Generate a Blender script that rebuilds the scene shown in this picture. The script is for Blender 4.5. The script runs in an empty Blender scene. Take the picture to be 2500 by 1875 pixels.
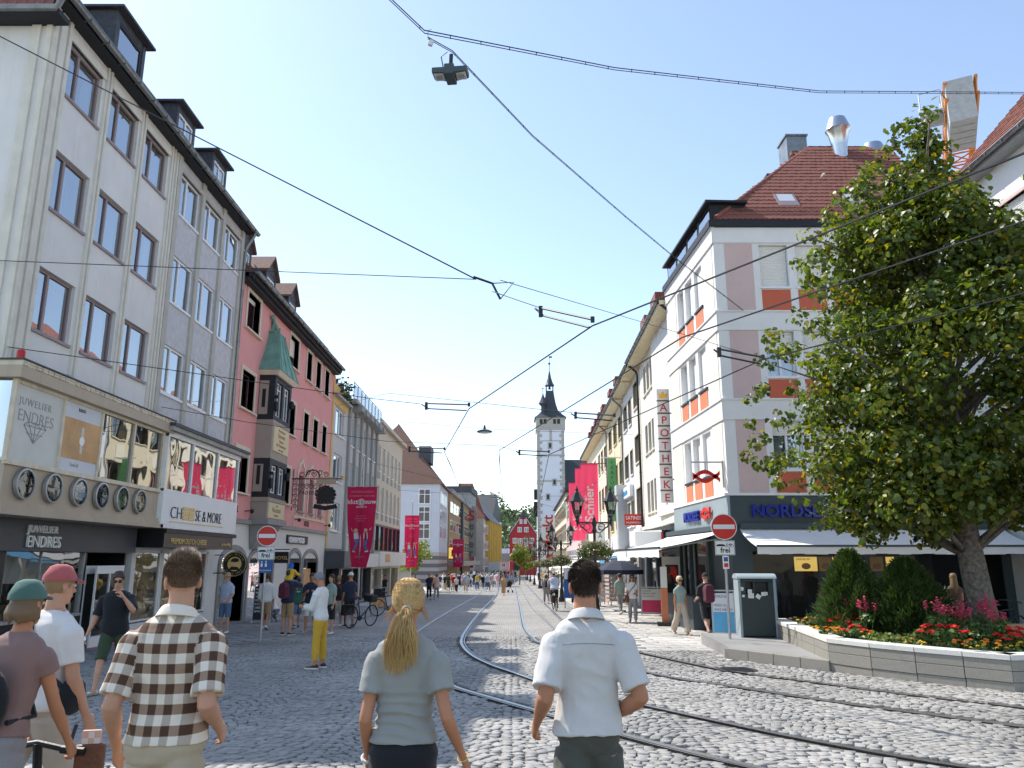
import bpy, bmesh, math, random
import numpy as np
from mathutils import Vector, Matrix, noise
random.seed(7); rng = np.random.default_rng(7)
R = math.radians
SC = bpy.context.scene; COL = SC.collection
# ---------------------------------------------------------------- camera
F_PX, HOR, CAM_H = 1885.0, 1366.0, 1.70
TILT = math.atan((HOR - 937.5) / F_PX); CT, ST = math.cos(TILT), math.sin(TILT)
cam = bpy.data.cameras.new('camera'); cam_o = bpy.data.objects.new('camera', cam); COL.objects.link(cam_o)
cam.sensor_fit = 'HORIZONTAL'; cam.sensor_width = 36.0; cam.lens = 36.0 * F_PX / 2500.0
cam.clip_start = 0.05; cam.clip_end = 6000
cam_o.location = (0, 0, CAM_H); cam_o.rotation_euler = (R(90) + TILT, 0, 0)
SC.camera = cam_o
# ---------------------------------------------------------------- sky, sun, exposure
SUN_TRAVEL = Vector((8.9, -6.65, -13.6)).normalized(); TO_SUN = -SUN_TRAVEL
SUN_EL = math.asin(TO_SUN.z); SUN_AZ = math.atan2(TO_SUN.x, TO_SUN.y)
W = bpy.data.worlds.new('World'); SC.world = W; W.use_nodes = True
wn = W.node_tree; bg = wn.nodes['Background']
sky = wn.nodes.new('ShaderNodeTexSky'); sky.sky_type = 'NISHITA'; sky.sun_disc = False
sky.sun_elevation = SUN_EL; sky.sun_rotation = SUN_AZ; sky.air_density = 1.0; sky.dust_density = 0.35; sky.ozone_density = 0.35
hsv = wn.nodes.new('ShaderNodeHueSaturation'); hsv.inputs['Saturation'].default_value = .92; wn.links.new(sky.outputs[0], hsv.inputs['Color']); wn.links.new(hsv.outputs[0], bg.inputs[0]); bg.inputs[1].default_value = 0.15
sun = bpy.data.lights.new('sun', 'SUN'); sun.energy = 3.5; sun.angle = R(0.53); sun.color = (1.0, 0.955, 0.88)
sun_o = bpy.data.objects.new('sun', sun); COL.objects.link(sun_o)
sun_o.rotation_euler = SUN_TRAVEL.to_track_quat('-Z', 'Y').to_euler(); sun_o.location = (-30, 20, 60)
SC.view_settings.view_transform = 'Standard'; SC.view_settings.look = 'None'
SC.view_settings.exposure = 0.9; SC.view_settings.gamma = 1.0; SC.view_settings.use_curve_mapping = False
SC.cycles.use_denoising = True
SC.cycles.max_bounces = 6; SC.cycles.transparent_max_bounces = 12; SC.cycles.diffuse_bounces = 3; SC.cycles.glossy_bounces = 3
SC.cycles.caustics_reflective = False; SC.cycles.caustics_refractive = False
SC.cycles.sample_clamp_indirect = 6.0
# ---------------------------------------------------------------- pixels of the photograph -> places
def ray(px, py):
	v = (937.5 - py) / F_PX
	return ((px - 1250) / F_PX, CT - v * ST, ST + v * CT)
def gz(y):                                   # the street runs gently downhill away from the camera
	y = np.asarray(y, float)
	z = np.where(y < 60, -0.018 * y, -1.08 - 0.010 * (y - 60))
	return z if z.shape else float(z)
def gnd(px, py):
	d = ray(px, py); t = CAM_H / (-d[2] - 0.018 * d[1])
	if d[1] * t > 60: t = (CAM_H + 1.08 - 0.6) / (-d[2] - 0.010 * d[1])
	return d[0] * t, d[1] * t
def at_y(px, py, y):
	d = ray(px, py); t = y / d[1]; return d[0] * t, CAM_H + d[2] * t
def at_z(px, py, h):                         # height h above the street
	d = ray(px, py); t = (h - CAM_H) / (d[2] + 0.018 * d[1]); return Vector((d[0] * t, d[1] * t, CAM_H + d[2] * t))
class Frame:
	"""vertical facade plane: u runs to the viewer's right, y inwards, z up"""
	def __init__(s, p0, p1):
		s.o = Vector((p0[0], p0[1], 0)); d = Vector((p1[0] - p0[0], p1[1] - p0[1], 0)); s.L = d.length; s.d = d.normalized()
		s.n = Vector((s.d.y, -s.d.x, 0))     # outwards
		s.rz = math.atan2(s.d.y, s.d.x)
	def px(s, x, y, w=0.0):
		d = Vector(ray(x, y)); o = s.o + s.n * w
		t = o.dot(s.n) / d.dot(s.n); p = d * t
		return (p - o).dot(s.d), CAM_H + p.z
	def w(s, u, y, z):
		p = s.o + s.d * u - s.n * y; return Vector((p.x, p.y, z))
# ---------------------------------------------------------------- materials
MATS = {}
def _mat(name):
	m = bpy.data.materials.new(name); m.use_nodes = True; nt = m.node_tree
	return m, nt, nt.nodes['Principled BSDF'], nt.nodes, nt.links
def lin(c):                                  # sRGB 0-255 -> linear
	return tuple(((v / 255) / 12.92 if v / 255 <= .04045 else ((v / 255 + .055) / 1.055) ** 2.4) for v in c)
def mat(name, col, rough=.75, var=.10, scale=2.5, bump=.15, bscale=60, metal=0.0, streak=0.0, spec=.4, obj_color=False, sheen=0, emit=0, tl=0, dirt=(.25, .22, .18)):
	if name in MATS: return MATS[name]
	m, nt, bs, N, L = _mat(name)
	tc = N.new('ShaderNodeTexCoord')
	n1 = N.new('ShaderNodeTexNoise'); n1.inputs['Scale'].default_value = scale; n1.inputs['Detail'].default_value = 6; n1.inputs['Roughness'].default_value = .62
	L.new(tc.outputs['Object'], n1.inputs['Vector'])
	mr = N.new('ShaderNodeMapRange'); mr.inputs[1].default_value = .3; mr.inputs[2].default_value = .7
	mr.inputs[3].default_value = 1 - var; mr.inputs[4].default_value = 1 + var
	L.new(n1.outputs['Fac'], mr.inputs[0])
	mul = N.new('ShaderNodeVectorMath'); mul.operation = 'SCALE'
	if obj_color:
		oi = N.new('ShaderNodeObjectInfo'); L.new(oi.outputs['Color'], mul.inputs[0])
	else: mul.inputs[0].default_value = col[:3]
	L.new(mr.outputs[0], mul.inputs['Scale'])
	out = mul.outputs[0]
	if streak:
		mp = N.new('ShaderNodeMapping'); mp.inputs['Scale'].default_value = (2.2, 2.2, .16)
		L.new(tc.outputs['Object'], mp.inputs['Vector'])
		n3 = N.new('ShaderNodeTexNoise'); n3.inputs['Scale'].default_value = 2.0; n3.inputs['Detail'].default_value = 7; n3.inputs['Roughness'].default_value = .7
		L.new(mp.outputs[0], n3.inputs['Vector'])
		r3 = N.new('ShaderNodeMapRange'); r3.inputs[1].default_value = .52; r3.inputs[2].default_value = .8; r3.inputs[4].default_value = streak
		L.new(n3.outputs['Fac'], r3.inputs[0])
		mx = N.new('ShaderNodeMix'); mx.data_type = 'RGBA'; mx.inputs[7].default_value = (*dirt, 1)
		L.new(r3.outputs[0], mx.inputs[0]); L.new(out, mx.inputs[6]); out = mx.outputs[2]
	L.new(out, bs.inputs['Base Color'])
	bs.inputs['Roughness'].default_value = rough; bs.inputs['Metallic'].default_value = metal
	bs.inputs['Specular IOR Level'].default_value = spec
	if sheen: bs.inputs['Sheen Weight'].default_value = sheen
	if emit: bs.inputs['Emission Color'].default_value = (*col[:3], 1); bs.inputs['Emission Strength'].default_value = emit
	if bump:
		n2 = N.new('ShaderNodeTexNoise'); n2.inputs['Scale'].default_value = bscale; n2.inputs['Detail'].default_value = 4
		L.new(tc.outputs['Object'], n2.inputs['Vector'])
		b = N.new('ShaderNodeBump'); b.inputs['Strength'].default_value = bump; b.inputs['Distance'].default_value = .02
		L.new(n2.outputs['Fac'], b.inputs['Height']); L.new(b.outputs[0], bs.inputs['Normal'])
	MATS[name] = m; return m
def glass(name, tint=(.80, .84, .86), refl=.22, ior=1.6, rough=.01, op=.0, opcol=(.02, .025, .03)):
	if name in MATS: return MATS[name]
	m, nt, bs, N, L = _mat(name); N.remove(bs)
	out = N['Material Output']; tr = N.new('ShaderNodeBsdfTransparent'); tr.inputs[0].default_value = (*tint, 1)
	base = tr.outputs[0]
	if op:
		df = N.new('ShaderNodeBsdfDiffuse'); df.inputs[0].default_value = (*opcol, 1)
		mo = N.new('ShaderNodeMixShader'); mo.inputs[0].default_value = op
		L.new(tr.outputs[0], mo.inputs[1]); L.new(df.outputs[0], mo.inputs[2]); base = mo.outputs[0]
	gl = N.new('ShaderNodeBsdfGlossy'); gl.inputs['Roughness'].default_value = rough; gl.inputs[0].default_value = (.95, .97, 1, 1)
	fr = N.new('ShaderNodeFresnel'); fr.inputs[0].default_value = ior
	tc = N.new('ShaderNodeTexCoord'); nz = N.new('ShaderNodeTexNoise'); nz.inputs['Scale'].default_value = 1.1; nz.inputs['Detail'].default_value = 1
	L.new(tc.outputs['Object'], nz.inputs['Vector'])
	b = N.new('ShaderNodeBump'); b.inputs['Strength'].default_value = .06; b.inputs['Distance'].default_value = .1
	L.new(nz.outputs['Fac'], b.inputs['Height']); L.new(b.outputs[0], gl.inputs['Normal'])
	ad = N.new('ShaderNodeMath'); ad.operation = 'ADD'; ad.use_clamp = True; ad.inputs[1].default_value = refl
	L.new(fr.outputs[0], ad.inputs[0])
	mx = N.new('ShaderNodeMixShader'); L.new(ad.outputs[0], mx.inputs[0]); L.new(base, mx.inputs[1]); L.new(gl.outputs[0], mx.inputs[2])
	L.new(mx.outputs[0], out.inputs[0]); MATS[name] = m; return m
def M(name): return MATS[name]
# ---------------------------------------------------------------- objects
def link(o): COL.objects.link(o); return o
def thing(name, label, cat, loc=(0, 0, 0), rz=0.0, group=None, kind=None):
	o = link(bpy.data.objects.new(name, None)); o.empty_display_size = .1
	o.location = loc; o.rotation_euler = (0, 0, rz); return tag(o, label, cat, group, kind)
def tag(o, label=None, cat=None, group=None, kind=None):
	if label: o['label'] = label
	if cat: o['category'] = cat
	if group: o['group'] = group
	if kind: o['kind'] = kind
	return o
def dup(root, loc=None, rz=None, label=None, parent=None, color=None):
	r = root.copy(); COL.objects.link(r)
	if parent is not None: r.parent = parent
	if loc is not None: r.location = loc
	if rz is not None: r.rotation_euler = (0, 0, rz)
	if label: r['label'] = label
	for ch in root.children: dup(ch, parent=r)
	return r
class MB:
	def __init__(s): s.v = []; s.f = []; s.mi = []; s.uv = None; s.cur = 0
	def add(s, vs, fs):
		o = len(s.v); s.v.extend([tuple(v) for v in vs]); s.f.extend([tuple(i + o for i in f) for f in fs]); s.mi.extend([s.cur] * len(fs)); return s
	def box(s, x0, x1, y0, y1, z0, z1):
		return s.add([(x0, y0, z0), (x1, y0, z0), (x1, y1, z0), (x0, y1, z0), (x0, y0, z1), (x1, y0, z1), (x1, y1, z1), (x0, y1, z1)],
					 [(0, 3, 2, 1), (4, 5, 6, 7), (0, 1, 5, 4), (1, 2, 6, 5), (2, 3, 7, 6), (3, 0, 4, 7)])
	def obox(s, c, sx, sy, sz, rz=0, rx=0, ry=0):
		m = Matrix.Translation(c) @ Matrix.Rotation(rz, 4, 'Z') @ Matrix.Rotation(ry, 4, 'Y') @ Matrix.Rotation(rx, 4, 'X')
		vs = [m @ Vector((a * sx / 2, b * sy / 2, d * sz / 2)) for d in (-1, 1) for a, b in ((-1, -1), (1, -1), (1, 1), (-1, 1))]
		return s.add(vs, [(0, 3, 2, 1), (4, 5, 6, 7), (0, 1, 5, 4), (1, 2, 6, 5), (2, 3, 7, 6), (3, 0, 4, 7)])
	def poly(s, pts): return s.add(pts, [tuple(range(len(pts)))])
	def prism(s, pts, d):                    # closed polygon extruded along vector d
		n = len(pts); d = Vector(d); a = [Vector(p) for p in pts]; b = [p + d for p in a]
		return s.add(a + b, [tuple(range(n - 1, -1, -1)), tuple(range(n, 2 * n))] + [(i, (i + 1) % n, (i + 1) % n + n, i + n) for i in range(n)])
	def loft(s, rings, cap=True, closed=True):
		n = len(rings[0]); vs = [p for r in rings for p in r]; fs = []
		for i in range(len(rings) - 1):
			for j in range(n if closed else n - 1):
				k = (j + 1) % n; fs.append((i * n + j, i * n + k, (i + 1) * n + k, (i + 1) * n + j))
		if cap:
			fs.append(tuple(range(n - 1, -1, -1))); e = (len(rings) - 1) * n; fs.append(tuple(range(e, e + n)))
		return s.add(vs, fs)
	def tube(s, pts, r, seg=6, cap=True, flat=1.0):
		pts = [Vector(p) for p in pts]; rings = []; up = None
		rr = r if isinstance(r, (list, tuple)) else [r] * len(pts)
		for i, p in enumerate(pts):
			t = (pts[min(i + 1, len(pts) - 1)] - pts[max(i - 1, 0)])
			if t.length < 1e-9: t = Vector((0, 0, 1))
			t.normalize()
			if up is None:
				up = Vector((0, 0, 1)) if abs(t.z) < .9 else Vector((1, 0, 0))
			a = t.cross(up).normalized(); b = a.cross(t).normalized(); up = b
			rings.append([p + a * (math.cos(q) * rr[i]) + b * (math.sin(q) * rr[i] * flat) for q in (2 * math.pi * k / seg for k in range(seg))])
		return s.loft(rings, cap)
	def lathe(s, prof, seg=12, c=(0, 0, 0), rot=0, sy=1.0):
		c = Vector(c); rings = [[c + Vector((r * math.cos(q), sy * r * math.sin(q), z)) for q in (rot + 2 * math.pi * k / seg for k in range(seg))] for r, z in prof]
		return s.loft(rings)
	def sphere(s, c, r, seg=10, rings=6, sc=(1, 1, 1)):
		c = Vector(c); vs = [c + Vector((0, 0, -r * sc[2]))]; fs = []
		for i in range(1, rings):
			a = -math.pi / 2 + math.pi * i / rings
			vs += [c + Vector((sc[0] * r * math.cos(a) * math.cos(2 * math.pi * k / seg), sc[1] * r * math.cos(a) * math.sin(2 * math.pi * k / seg), sc[2] * r * math.sin(a))) for k in range(seg)]
		vs.append(c + Vector((0, 0, r * sc[2])))
		for k in range(seg): fs.append((0, 1 + (k + 1) % seg, 1 + k))
		for i in range(rings - 2):
			for k in range(seg):
				a = 1 + i * seg + k; b = 1 + i * seg + (k + 1) % seg; fs.append((a, b, b + seg, a + seg))
		e = len(vs) - 1; q = 1 + (rings - 2) * seg
		for k in range(seg): fs.append((q + k, q + (k + 1) % seg, e))
		return s.add(vs, fs)
	def mesh(s, name, smooth=0):
		me = bpy.data.meshes.new(name); me.from_pydata(s.v, [], s.f); me.validate();
		if s.mi and max(s.mi) > 0 and len(me.polygons) == len(s.mi): me.polygons.foreach_set('material_index', s.mi)
		if smooth:
			me.polygons.foreach_set('use_smooth', [True] * len(me.polygons))
			if smooth < 180: me.set_sharp_from_angle(angle=R(smooth))
		me.update(); return me
	def build(s, name, m, parent=None, smooth=0, loc=None, bevel=0, fixn=False):
		me = s.mesh(name, smooth)
		if fixn:
			bm = bmesh.new(); bm.from_mesh(me); bmesh.ops.recalc_face_normals(bm, faces=bm.faces); bm.to_mesh(me); bm.free()
		for x in (m if isinstance(m, (list, tuple)) else [m]): me.materials.append(MATS[x] if isinstance(x, str) else x)
		o = link(bpy.data.objects.new(name, me)); o.parent = parent
		if loc is not None: o.location = loc
		if bevel:
			bv = o.modifiers.new('bevel', 'BEVEL'); bv.width = bevel; bv.segments = 2; bv.limit_method = 'ANGLE'; bv.angle_limit = R(40)
		return o
def mesh_np(name, V, Fq, mats=None, mi=None, smooth=False, uv=None):
	"""V (n,3), Fq (m,k) arrays"""
	me = bpy.data.meshes.new(name); V = np.asarray(V, np.float32); Fq = np.asarray(Fq, np.int32); m, k = Fq.shape
	me.vertices.add(len(V)); me.vertices.foreach_set('co', V.ravel())
	me.loops.add(m * k); me.loops.foreach_set('vertex_index', Fq.ravel())
	me.polygons.add(m); me.polygons.foreach_set('loop_start', np.arange(0, m * k, k, dtype=np.int32))
	if mi is not None: me.polygons.foreach_set('material_index', np.asarray(mi, np.int32))
	if smooth: me.polygons.foreach_set('use_smooth', np.ones(m, bool))
	if uv is not None:
		l = me.uv_layers.new(name='UVMap'); l.data.foreach_set('uv', np.asarray(uv, np.float32)[Fq.ravel()].ravel())
	for x in (mats or []): me.materials.append(MATS[x] if isinstance(x, str) else x)
	me.update(calc_edges=True); return me
TXT = {}
def text(s, size, m, parent, loc, rot=(R(90), 0, 0), ext=.01, align='LEFT', name='lettering', sx=1.0, bold=0.0, spacing=1.0, shear=0.0, mirror=False):
	c = bpy.data.curves.new('txt', 'FONT'); c.body = s; c.size = size; c.extrude = ext; c.align_x = align; c.offset = bold; c.space_character = spacing; c.shear = shear
	c.resolution_u = 3; c.fill_mode = 'BOTH'
	key = (s, size, ext, align, bold, spacing, shear)
	if key in TXT: me = TXT[key].copy(); bpy.data.curves.remove(c)
	else:
		o = bpy.data.objects.new('txt', c); me = o.to_mesh().copy(); o.to_mesh_clear(); TXT[key] = me
		bpy.data.objects.remove(o); bpy.data.curves.remove(c); me = me.copy()
	me.name = name; me.materials.clear(); me.materials.append(MATS[m] if isinstance(m, str) else m)
	t = link(bpy.data.objects.new(name, me)); t.parent = parent; t.location = loc; t.rotation_euler = rot; t.scale = (-sx if mirror else sx, 1, 1)
	return t
# ---------------------------------------------------------------- facade parts (local frame of a building: x = u, y inwards, z up)
def wall_mb(u0, u1, z0, z1, holes, depth=.22, back=8.0, sides=True, y=0.0):
	mb = MB(); us = sorted({u0, u1, *[h[0] for h in holes], *[h[1] for h in holes]}); zs = sorted({z0, z1, *[h[2] for h in holes], *[h[3] for h in holes]})
	us = [a for a in us if u0 <= a <= u1]; zs = [a for a in zs if z0 <= a <= z1]
	for zi in range(len(zs) - 1):
		run = None
		for ui in range(len(us)):
			solid = False
			if ui < len(us) - 1:
				cu, cz = (us[ui] + us[ui + 1]) / 2, (zs[zi] + zs[zi + 1]) / 2
				solid = not any(h[0] < cu < h[1] and h[2] < cz < h[3] for h in holes)
			if solid and run is None: run = us[ui]
			if not solid and run is not None:
				a, b = run, us[ui]; mb.poly([(a, y, zs[zi]), (b, y, zs[zi]), (b, y, zs[zi + 1]), (a, y, zs[zi + 1])]); run = None
	for a, b, c, d in holes:
		e = y + depth
		mb.poly([(a, y, c), (a, e, c), (a, e, d), (a, y, d)][::-1]); mb.poly([(b, y, c), (b, e, c), (b, e, d), (b, y, d)])
		mb.poly([(a, y, d), (b, y, d), (b, e, d), (a, e, d)]); mb.poly([(a, y, c), (b, y, c), (b, e, c), (a, e, c)][::-1])
	if sides:
		e = y + back
		mb.poly([(u0, e, z0), (u0, y, z0), (u0, y, z1), (u0, e, z1)]); mb.poly([(u1, y, z0), (u1, e, z0), (u1, e, z1), (u1, y, z1)])
		mb.poly([(u1, e, z0), (u0, e, z0), (u0, e, z1), (u1, e, z1)]); mb.poly([(u0, y, z1), (u1, y, z1), (u1, e, z1), (u0, e, z1)])
	return mb
def window(B, u0, u1, z0, z1, fm='white_frame', d=.10, fw=.055, mull=(.5,), trans=(), sill=None, sm=None, sur=None, surm=None, shut=0.0, shm='shutter_white', gm='glass_a', cur=None, curm='curtain', arch=False, interior=True, proud=.10):
	"""window (frame) > pane, sill, surround, shutter, curtain"""
	mb = MB(); y0, y1 = d, d + .06
	mb.box(u0, u0 + fw, y0, y1, z0, z1); mb.box(u1 - fw, u1, y0, y1, z0, z1)
	mb.box(u0 + fw, u1 - fw, y0, y1, z0, z0 + fw); mb.box(u0 + fw, u1 - fw, y0, y1, z1 - fw, z1)
	for k in mull:
		c = u0 + (u1 - u0) * k; mb.box(c - fw * .6, c + fw * .6, y0 - .004, y1 - .004, z0 + fw, z1 - fw)
	for k in trans:
		c = z0 + (z1 - z0) * k; mb.box(u0 + fw, u1 - fw, y0 - .007, y1 - .007, c - fw * .45, c + fw * .45)
	w = mb.build('window', fm, B)
	MB().poly([(u0 + .01, d + .035, z0 + .01), (u1 - .01, d + .035, z0 + .01), (u1 - .01, d + .035, z1 - .01), (u0 + .01, d + .035, z1 - .01)]).build('pane', gm, w)
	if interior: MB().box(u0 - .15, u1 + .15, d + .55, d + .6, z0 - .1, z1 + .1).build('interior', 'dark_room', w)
	if sill: MB().box(u0 - sill, u1 + sill, -proud, d - .003, z0 - .07, z0 - .002).build('sill', sm or fm, w)
	if sur:
		s = MB(); s.box(u0 - sur, u0, -.04, d - .01, z0 - .001, z1); s.box(u1, u1 + sur, -.04, d - .01, z0 - .001, z1); s.box(u0 - sur, u1 + sur, -.045, d - .01, z1, z1 + sur)
		s.build('surround', surm or fm, w)
	if shut:
		zz = z1 - (z1 - z0) * shut; s = MB(); n = max(3, int((z1 - zz) / .06))
		for k in range(n):
			a = zz + (z1 - zz) * k / n; b = zz + (z1 - zz) * (k + 1) / n
			s.add([(u0 + .02, d - .02, a), (u1 - .02, d - .02, a), (u1 - .02, d - .045, (a + b) / 2), (u0 + .02, d - .045, (a + b) / 2), (u1 - .02, d - .02, b), (u0 + .02, d - .02, b)], [(0, 1, 2, 3), (3, 2, 4, 5)])
		s.build('shutter', shm, w)
	if cur:
		for a, b in cur:
			ua, ub = u0 + (u1 - u0) * a, u0 + (u1 - u0) * b; n = max(6, int((ub - ua) / .035)); v = []; f = []
			for k in range(n + 1):
				x = ua + (ub - ua) * k / n; yy = d + .16 + .025 * math.sin(k * 1.5) + .012 * math.sin(k * .53 + u0)
				v += [(x, yy, z0), (x, yy, z1)]
			for k in range(n): f.append((2 * k, 2 * k + 2, 2 * k + 3, 2 * k + 1))
			MB().add(v, f).build('curtain', curm, w, smooth=180)
	return w
def building(name, label, fr, base_z=0.0):
	o = thing(name, label, 'building', (fr.o.x, fr.o.y, 0), fr.rz); return o
def roof_tiles(B, O, ux, vy, wid, hgt, m, tw=.2, th=.33, name='roof_tiles', clip=None, thick=.03):
	"""stepped tile courses on a plane O + u*ux + v*vy, joined"""
	O = Vector(O); ux = Vector(ux).normalized(); vy = Vector(vy).normalized(); n = ux.cross(vy).normalized()
	mb = MB(); rows = int(hgt / th); cols = int(wid / tw)
	for r in range(rows):
		for c in range(cols):
			a, b = c * tw + (tw / 2 if r % 2 else 0), r * th
			if clip and not clip(a + tw / 2, b + th / 2): continue
			j = random.uniform(-.006, .006); g = .006
			p = lambda u, v, h: O + ux * u + vy * v + n * h
			mb.add([p(a + g, b, thick + j), p(a + tw - g, b, thick + j), p(a + tw - g, b + th * 1.08, j * .3 + .003), p(a + g, b + th * 1.08, j * .3 + .003), p(a + g, b, j - .01), p(a + tw - g, b, j - .01), p(a+tw-g, b+th*1.08, -.01), p(a+g, b+th*1.08, -.01)],
				   [(0, 1, 2, 3), (4, 5, 1, 0), (5, 6, 2, 1), (7, 4, 0, 3)])
	o = mb.build(name, m, B); o['kind'] = 'stuff'; return o
# common materials
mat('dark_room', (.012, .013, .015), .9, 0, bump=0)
glass('glass_a'); glass('glass_sky', (.5, .55, .6), .34, 1.7); glass('glass_dark', (.35, .37, .4), .06, 1.45); glass('glass_shop', (.85, .88, .88), .08, 1.45)
mat('white_frame', (.80, .81, .82), .45, .03, bump=0)
mat('brown_frame', (.30, .235, .24), .5, .08, bump=0)
mat('dark_frame', (.035, .037, .04), .45, .1, bump=0)
mat('shutter_white', (.78, .77, .73), .5, .04, bump=0)
mat('curtain', (.72, .76, .80), .9, .08, bump=0); mat('curtain_dark', (.10, .11, .12), .9, .1, bump=0)
mat('black_metal', (.012, .013, .014), .42, .2, bump=.05, spec=.5)
mat('zinc', (.23, .24, .24), .42, .25, 3, .08, 30, metal=.75)
mat('steel', (.55, .56, .57), .28, .1, 6, 0, metal=1.0)
mat('galv', (.42, .43, .44), .45, .15, 8, .03, 60, metal=.7)
mat('white_paint', (.80, .80, .79), .5, .03, bump=0)
mat('black_paint', (.015, .015, .016), .5, .05, bump=0)
mat('tile_red', (.23, .085, .06), .8, .35, 9, .3, 40)
mat('tile_brown', (.16, .085, .062), .82, .35, 9, .3, 40)
mat('slate', (.055, .06, .07), .6, .3, 8, .2, 30)
mat('concrete', (.38, .37, .35), .85, .14, 2, .2, 50, streak=.25)
# ================================================================ GROUND, ROAD, RAILS, PAVEMENTS
def cobble_mat(name, col, var, jit=1.0):
	m, nt, bs, N, L = _mat(name)
	tc = N.new('ShaderNodeTexCoord'); gi = N.new('ShaderNodeNewGeometry'); oi = N.new('ShaderNodeObjectInfo')
	n1 = N.new('ShaderNodeTexNoise'); n1.inputs['Scale'].default_value = .4; n1.inputs['Detail'].default_value = 5
	n2 = N.new('ShaderNodeTexNoise'); n2.inputs['Scale'].default_value = 55; n2.inputs['Detail'].default_value = 5; n2.inputs['Roughness'].default_value = .7
	for n in (n1, n2): L.new(gi.outputs['Position'], n.inputs['Vector'])
	ra = N.new('ShaderNodeMath'); ra.operation = 'ADD'; L.new(gi.outputs['Random Per Island'], ra.inputs[0]); L.new(oi.outputs['Random'], ra.inputs[1])
	fr = N.new('ShaderNodeMath'); fr.operation = 'FRACT'; L.new(ra.outputs[0], fr.inputs[0])
	a = N.new('ShaderNodeMapRange'); a.inputs[3].default_value = 1 - var; a.inputs[4].default_value = 1 + var; L.new(fr.outputs[0], a.inputs[0])
	b = N.new('ShaderNodeMapRange'); b.inputs[1].default_value = .3; b.inputs[2].default_value = .7; b.inputs[3].default_value = .74; b.inputs[4].default_value = 1.2; L.new(n1.outputs['Fac'], b.inputs[0])
	c = N.new('ShaderNodeMapRange'); c.inputs[1].default_value = .3; c.inputs[2].default_value = .7; c.inputs[3].default_value = .88; c.inputs[4].default_value = 1.12; L.new(n2.outputs['Fac'], c.inputs[0])
	m1 = N.new('ShaderNodeMath'); m1.operation = 'MULTIPLY'; L.new(a.outputs[0], m1.inputs[0]); L.new(b.outputs[0], m1.inputs[1])
	m2 = N.new('ShaderNodeMath'); m2.operation = 'MULTIPLY'; L.new(m1.outputs[0], m2.inputs[0]); L.new(c.outputs[0], m2.inputs[1])
	v = N.new('ShaderNodeVectorMath'); v.operation = 'SCALE'; v.inputs[0].default_value = col; L.new(m2.outputs[0], v.inputs['Scale'])
	L.new(v.outputs[0], bs.inputs['Base Color']); bs.inputs['Roughness'].default_value = .62; bs.inputs['Specular IOR Level'].default_value = .35
	bp = N.new('ShaderNodeBump'); bp.inputs['Strength'].default_value = .5; bp.inputs['Distance'].default_value = .006
	L.new(n2.outputs['Fac'], bp.inputs['Height']); L.new(bp.outputs[0], bs.inputs['Normal']); MATS[name] = m; return m
def far_cobble(name, col, joint, bw, bh, mortar=.012, rot=0.0, depth=.02):
	m, nt, bs, N, L = _mat(name)
	tc = N.new('ShaderNodeTexCoord'); mp = N.new('ShaderNodeMapping'); L.new(tc.outputs['Object'], mp.inputs['Vector']); mp.inputs['Rotation'].default_value = (0, 0, rot)
	nw = N.new('ShaderNodeTexNoise'); nw.inputs['Scale'].default_value = 1.3; L.new(mp.outputs[0], nw.inputs['Vector'])
	mx = N.new('ShaderNodeMix'); mx.data_type = 'VECTOR'; mx.inputs[0].default_value = .06; L.new(mp.outputs[0], mx.inputs[4]); L.new(nw.outputs['Color'], mx.inputs[5])
	br = N.new('ShaderNodeTexBrick'); br.inputs['Scale'].default_value = 1; br.inputs['Brick Width'].default_value = bw; br.inputs['Row Height'].default_value = bh; br.inputs['Mortar Size'].default_value = mortar; br.inputs['Mortar Smooth'].default_value = .4
	br.inputs['Color1'].default_value = (*[c * .84 for c in col], 1); br.inputs['Color2'].default_value = (*[min(c * 1.16, 1) for c in col], 1); br.inputs['Mortar'].default_value = (*joint, 1)
	L.new(mx.outputs[1], br.inputs['Vector'])
	n1 = N.new('ShaderNodeTexNoise'); n1.inputs['Scale'].default_value = .35; n1.inputs['Detail'].default_value = 6; L.new(tc.outputs['Object'], n1.inputs['Vector'])
	b = N.new('ShaderNodeMapRange'); b.inputs[1].default_value = .3; b.inputs[2].default_value = .7; b.inputs[3].default_value = .84; b.inputs[4].default_value = 1.14; L.new(n1.outputs['Fac'], b.inputs[0])
	v = N.new('ShaderNodeVectorMath'); v.operation = 'SCALE'; L.new(br.outputs['Color'], v.inputs[0]); L.new(b.outputs[0], v.inputs['Scale'])
	L.new(v.outputs[0], bs.inputs['Base Color']); bs.inputs['Roughness'].default_value = .7; bs.inputs['Specular IOR Level'].default_value = .3
	bp = N.new('ShaderNodeBump'); bp.invert = True; bp.inputs['Strength'].default_value = .8; bp.inputs['Distance'].default_value = depth
	L.new(br.outputs['Fac'], bp.inputs['Height']); L.new(bp.outputs[0], bs.inputs['Normal']); MATS[name] = m; return m
COB = (.31, .295, .272)
cobble_mat('cobble', COB, .15); far_cobble('road_far', tuple(1.12 * c for c in COB), (.15, .142, .128), .13, .11, .011)
far_cobble('paver_pale', (.50, .475, .435), (.26, .245, .22), .42, .30, .006, depth=.006)
mat('joint_sand', (.105, .098, .085), .95, .3, 8, .4, 80)
cobble_mat('slab_stone', (.50, .475, .435), .09); cobble_mat('slab_grey', (.27, .265, .255), .10)
mat('soil_ground', (.30, .29, .27), .9, .2, .05, .1, 2)
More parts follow.
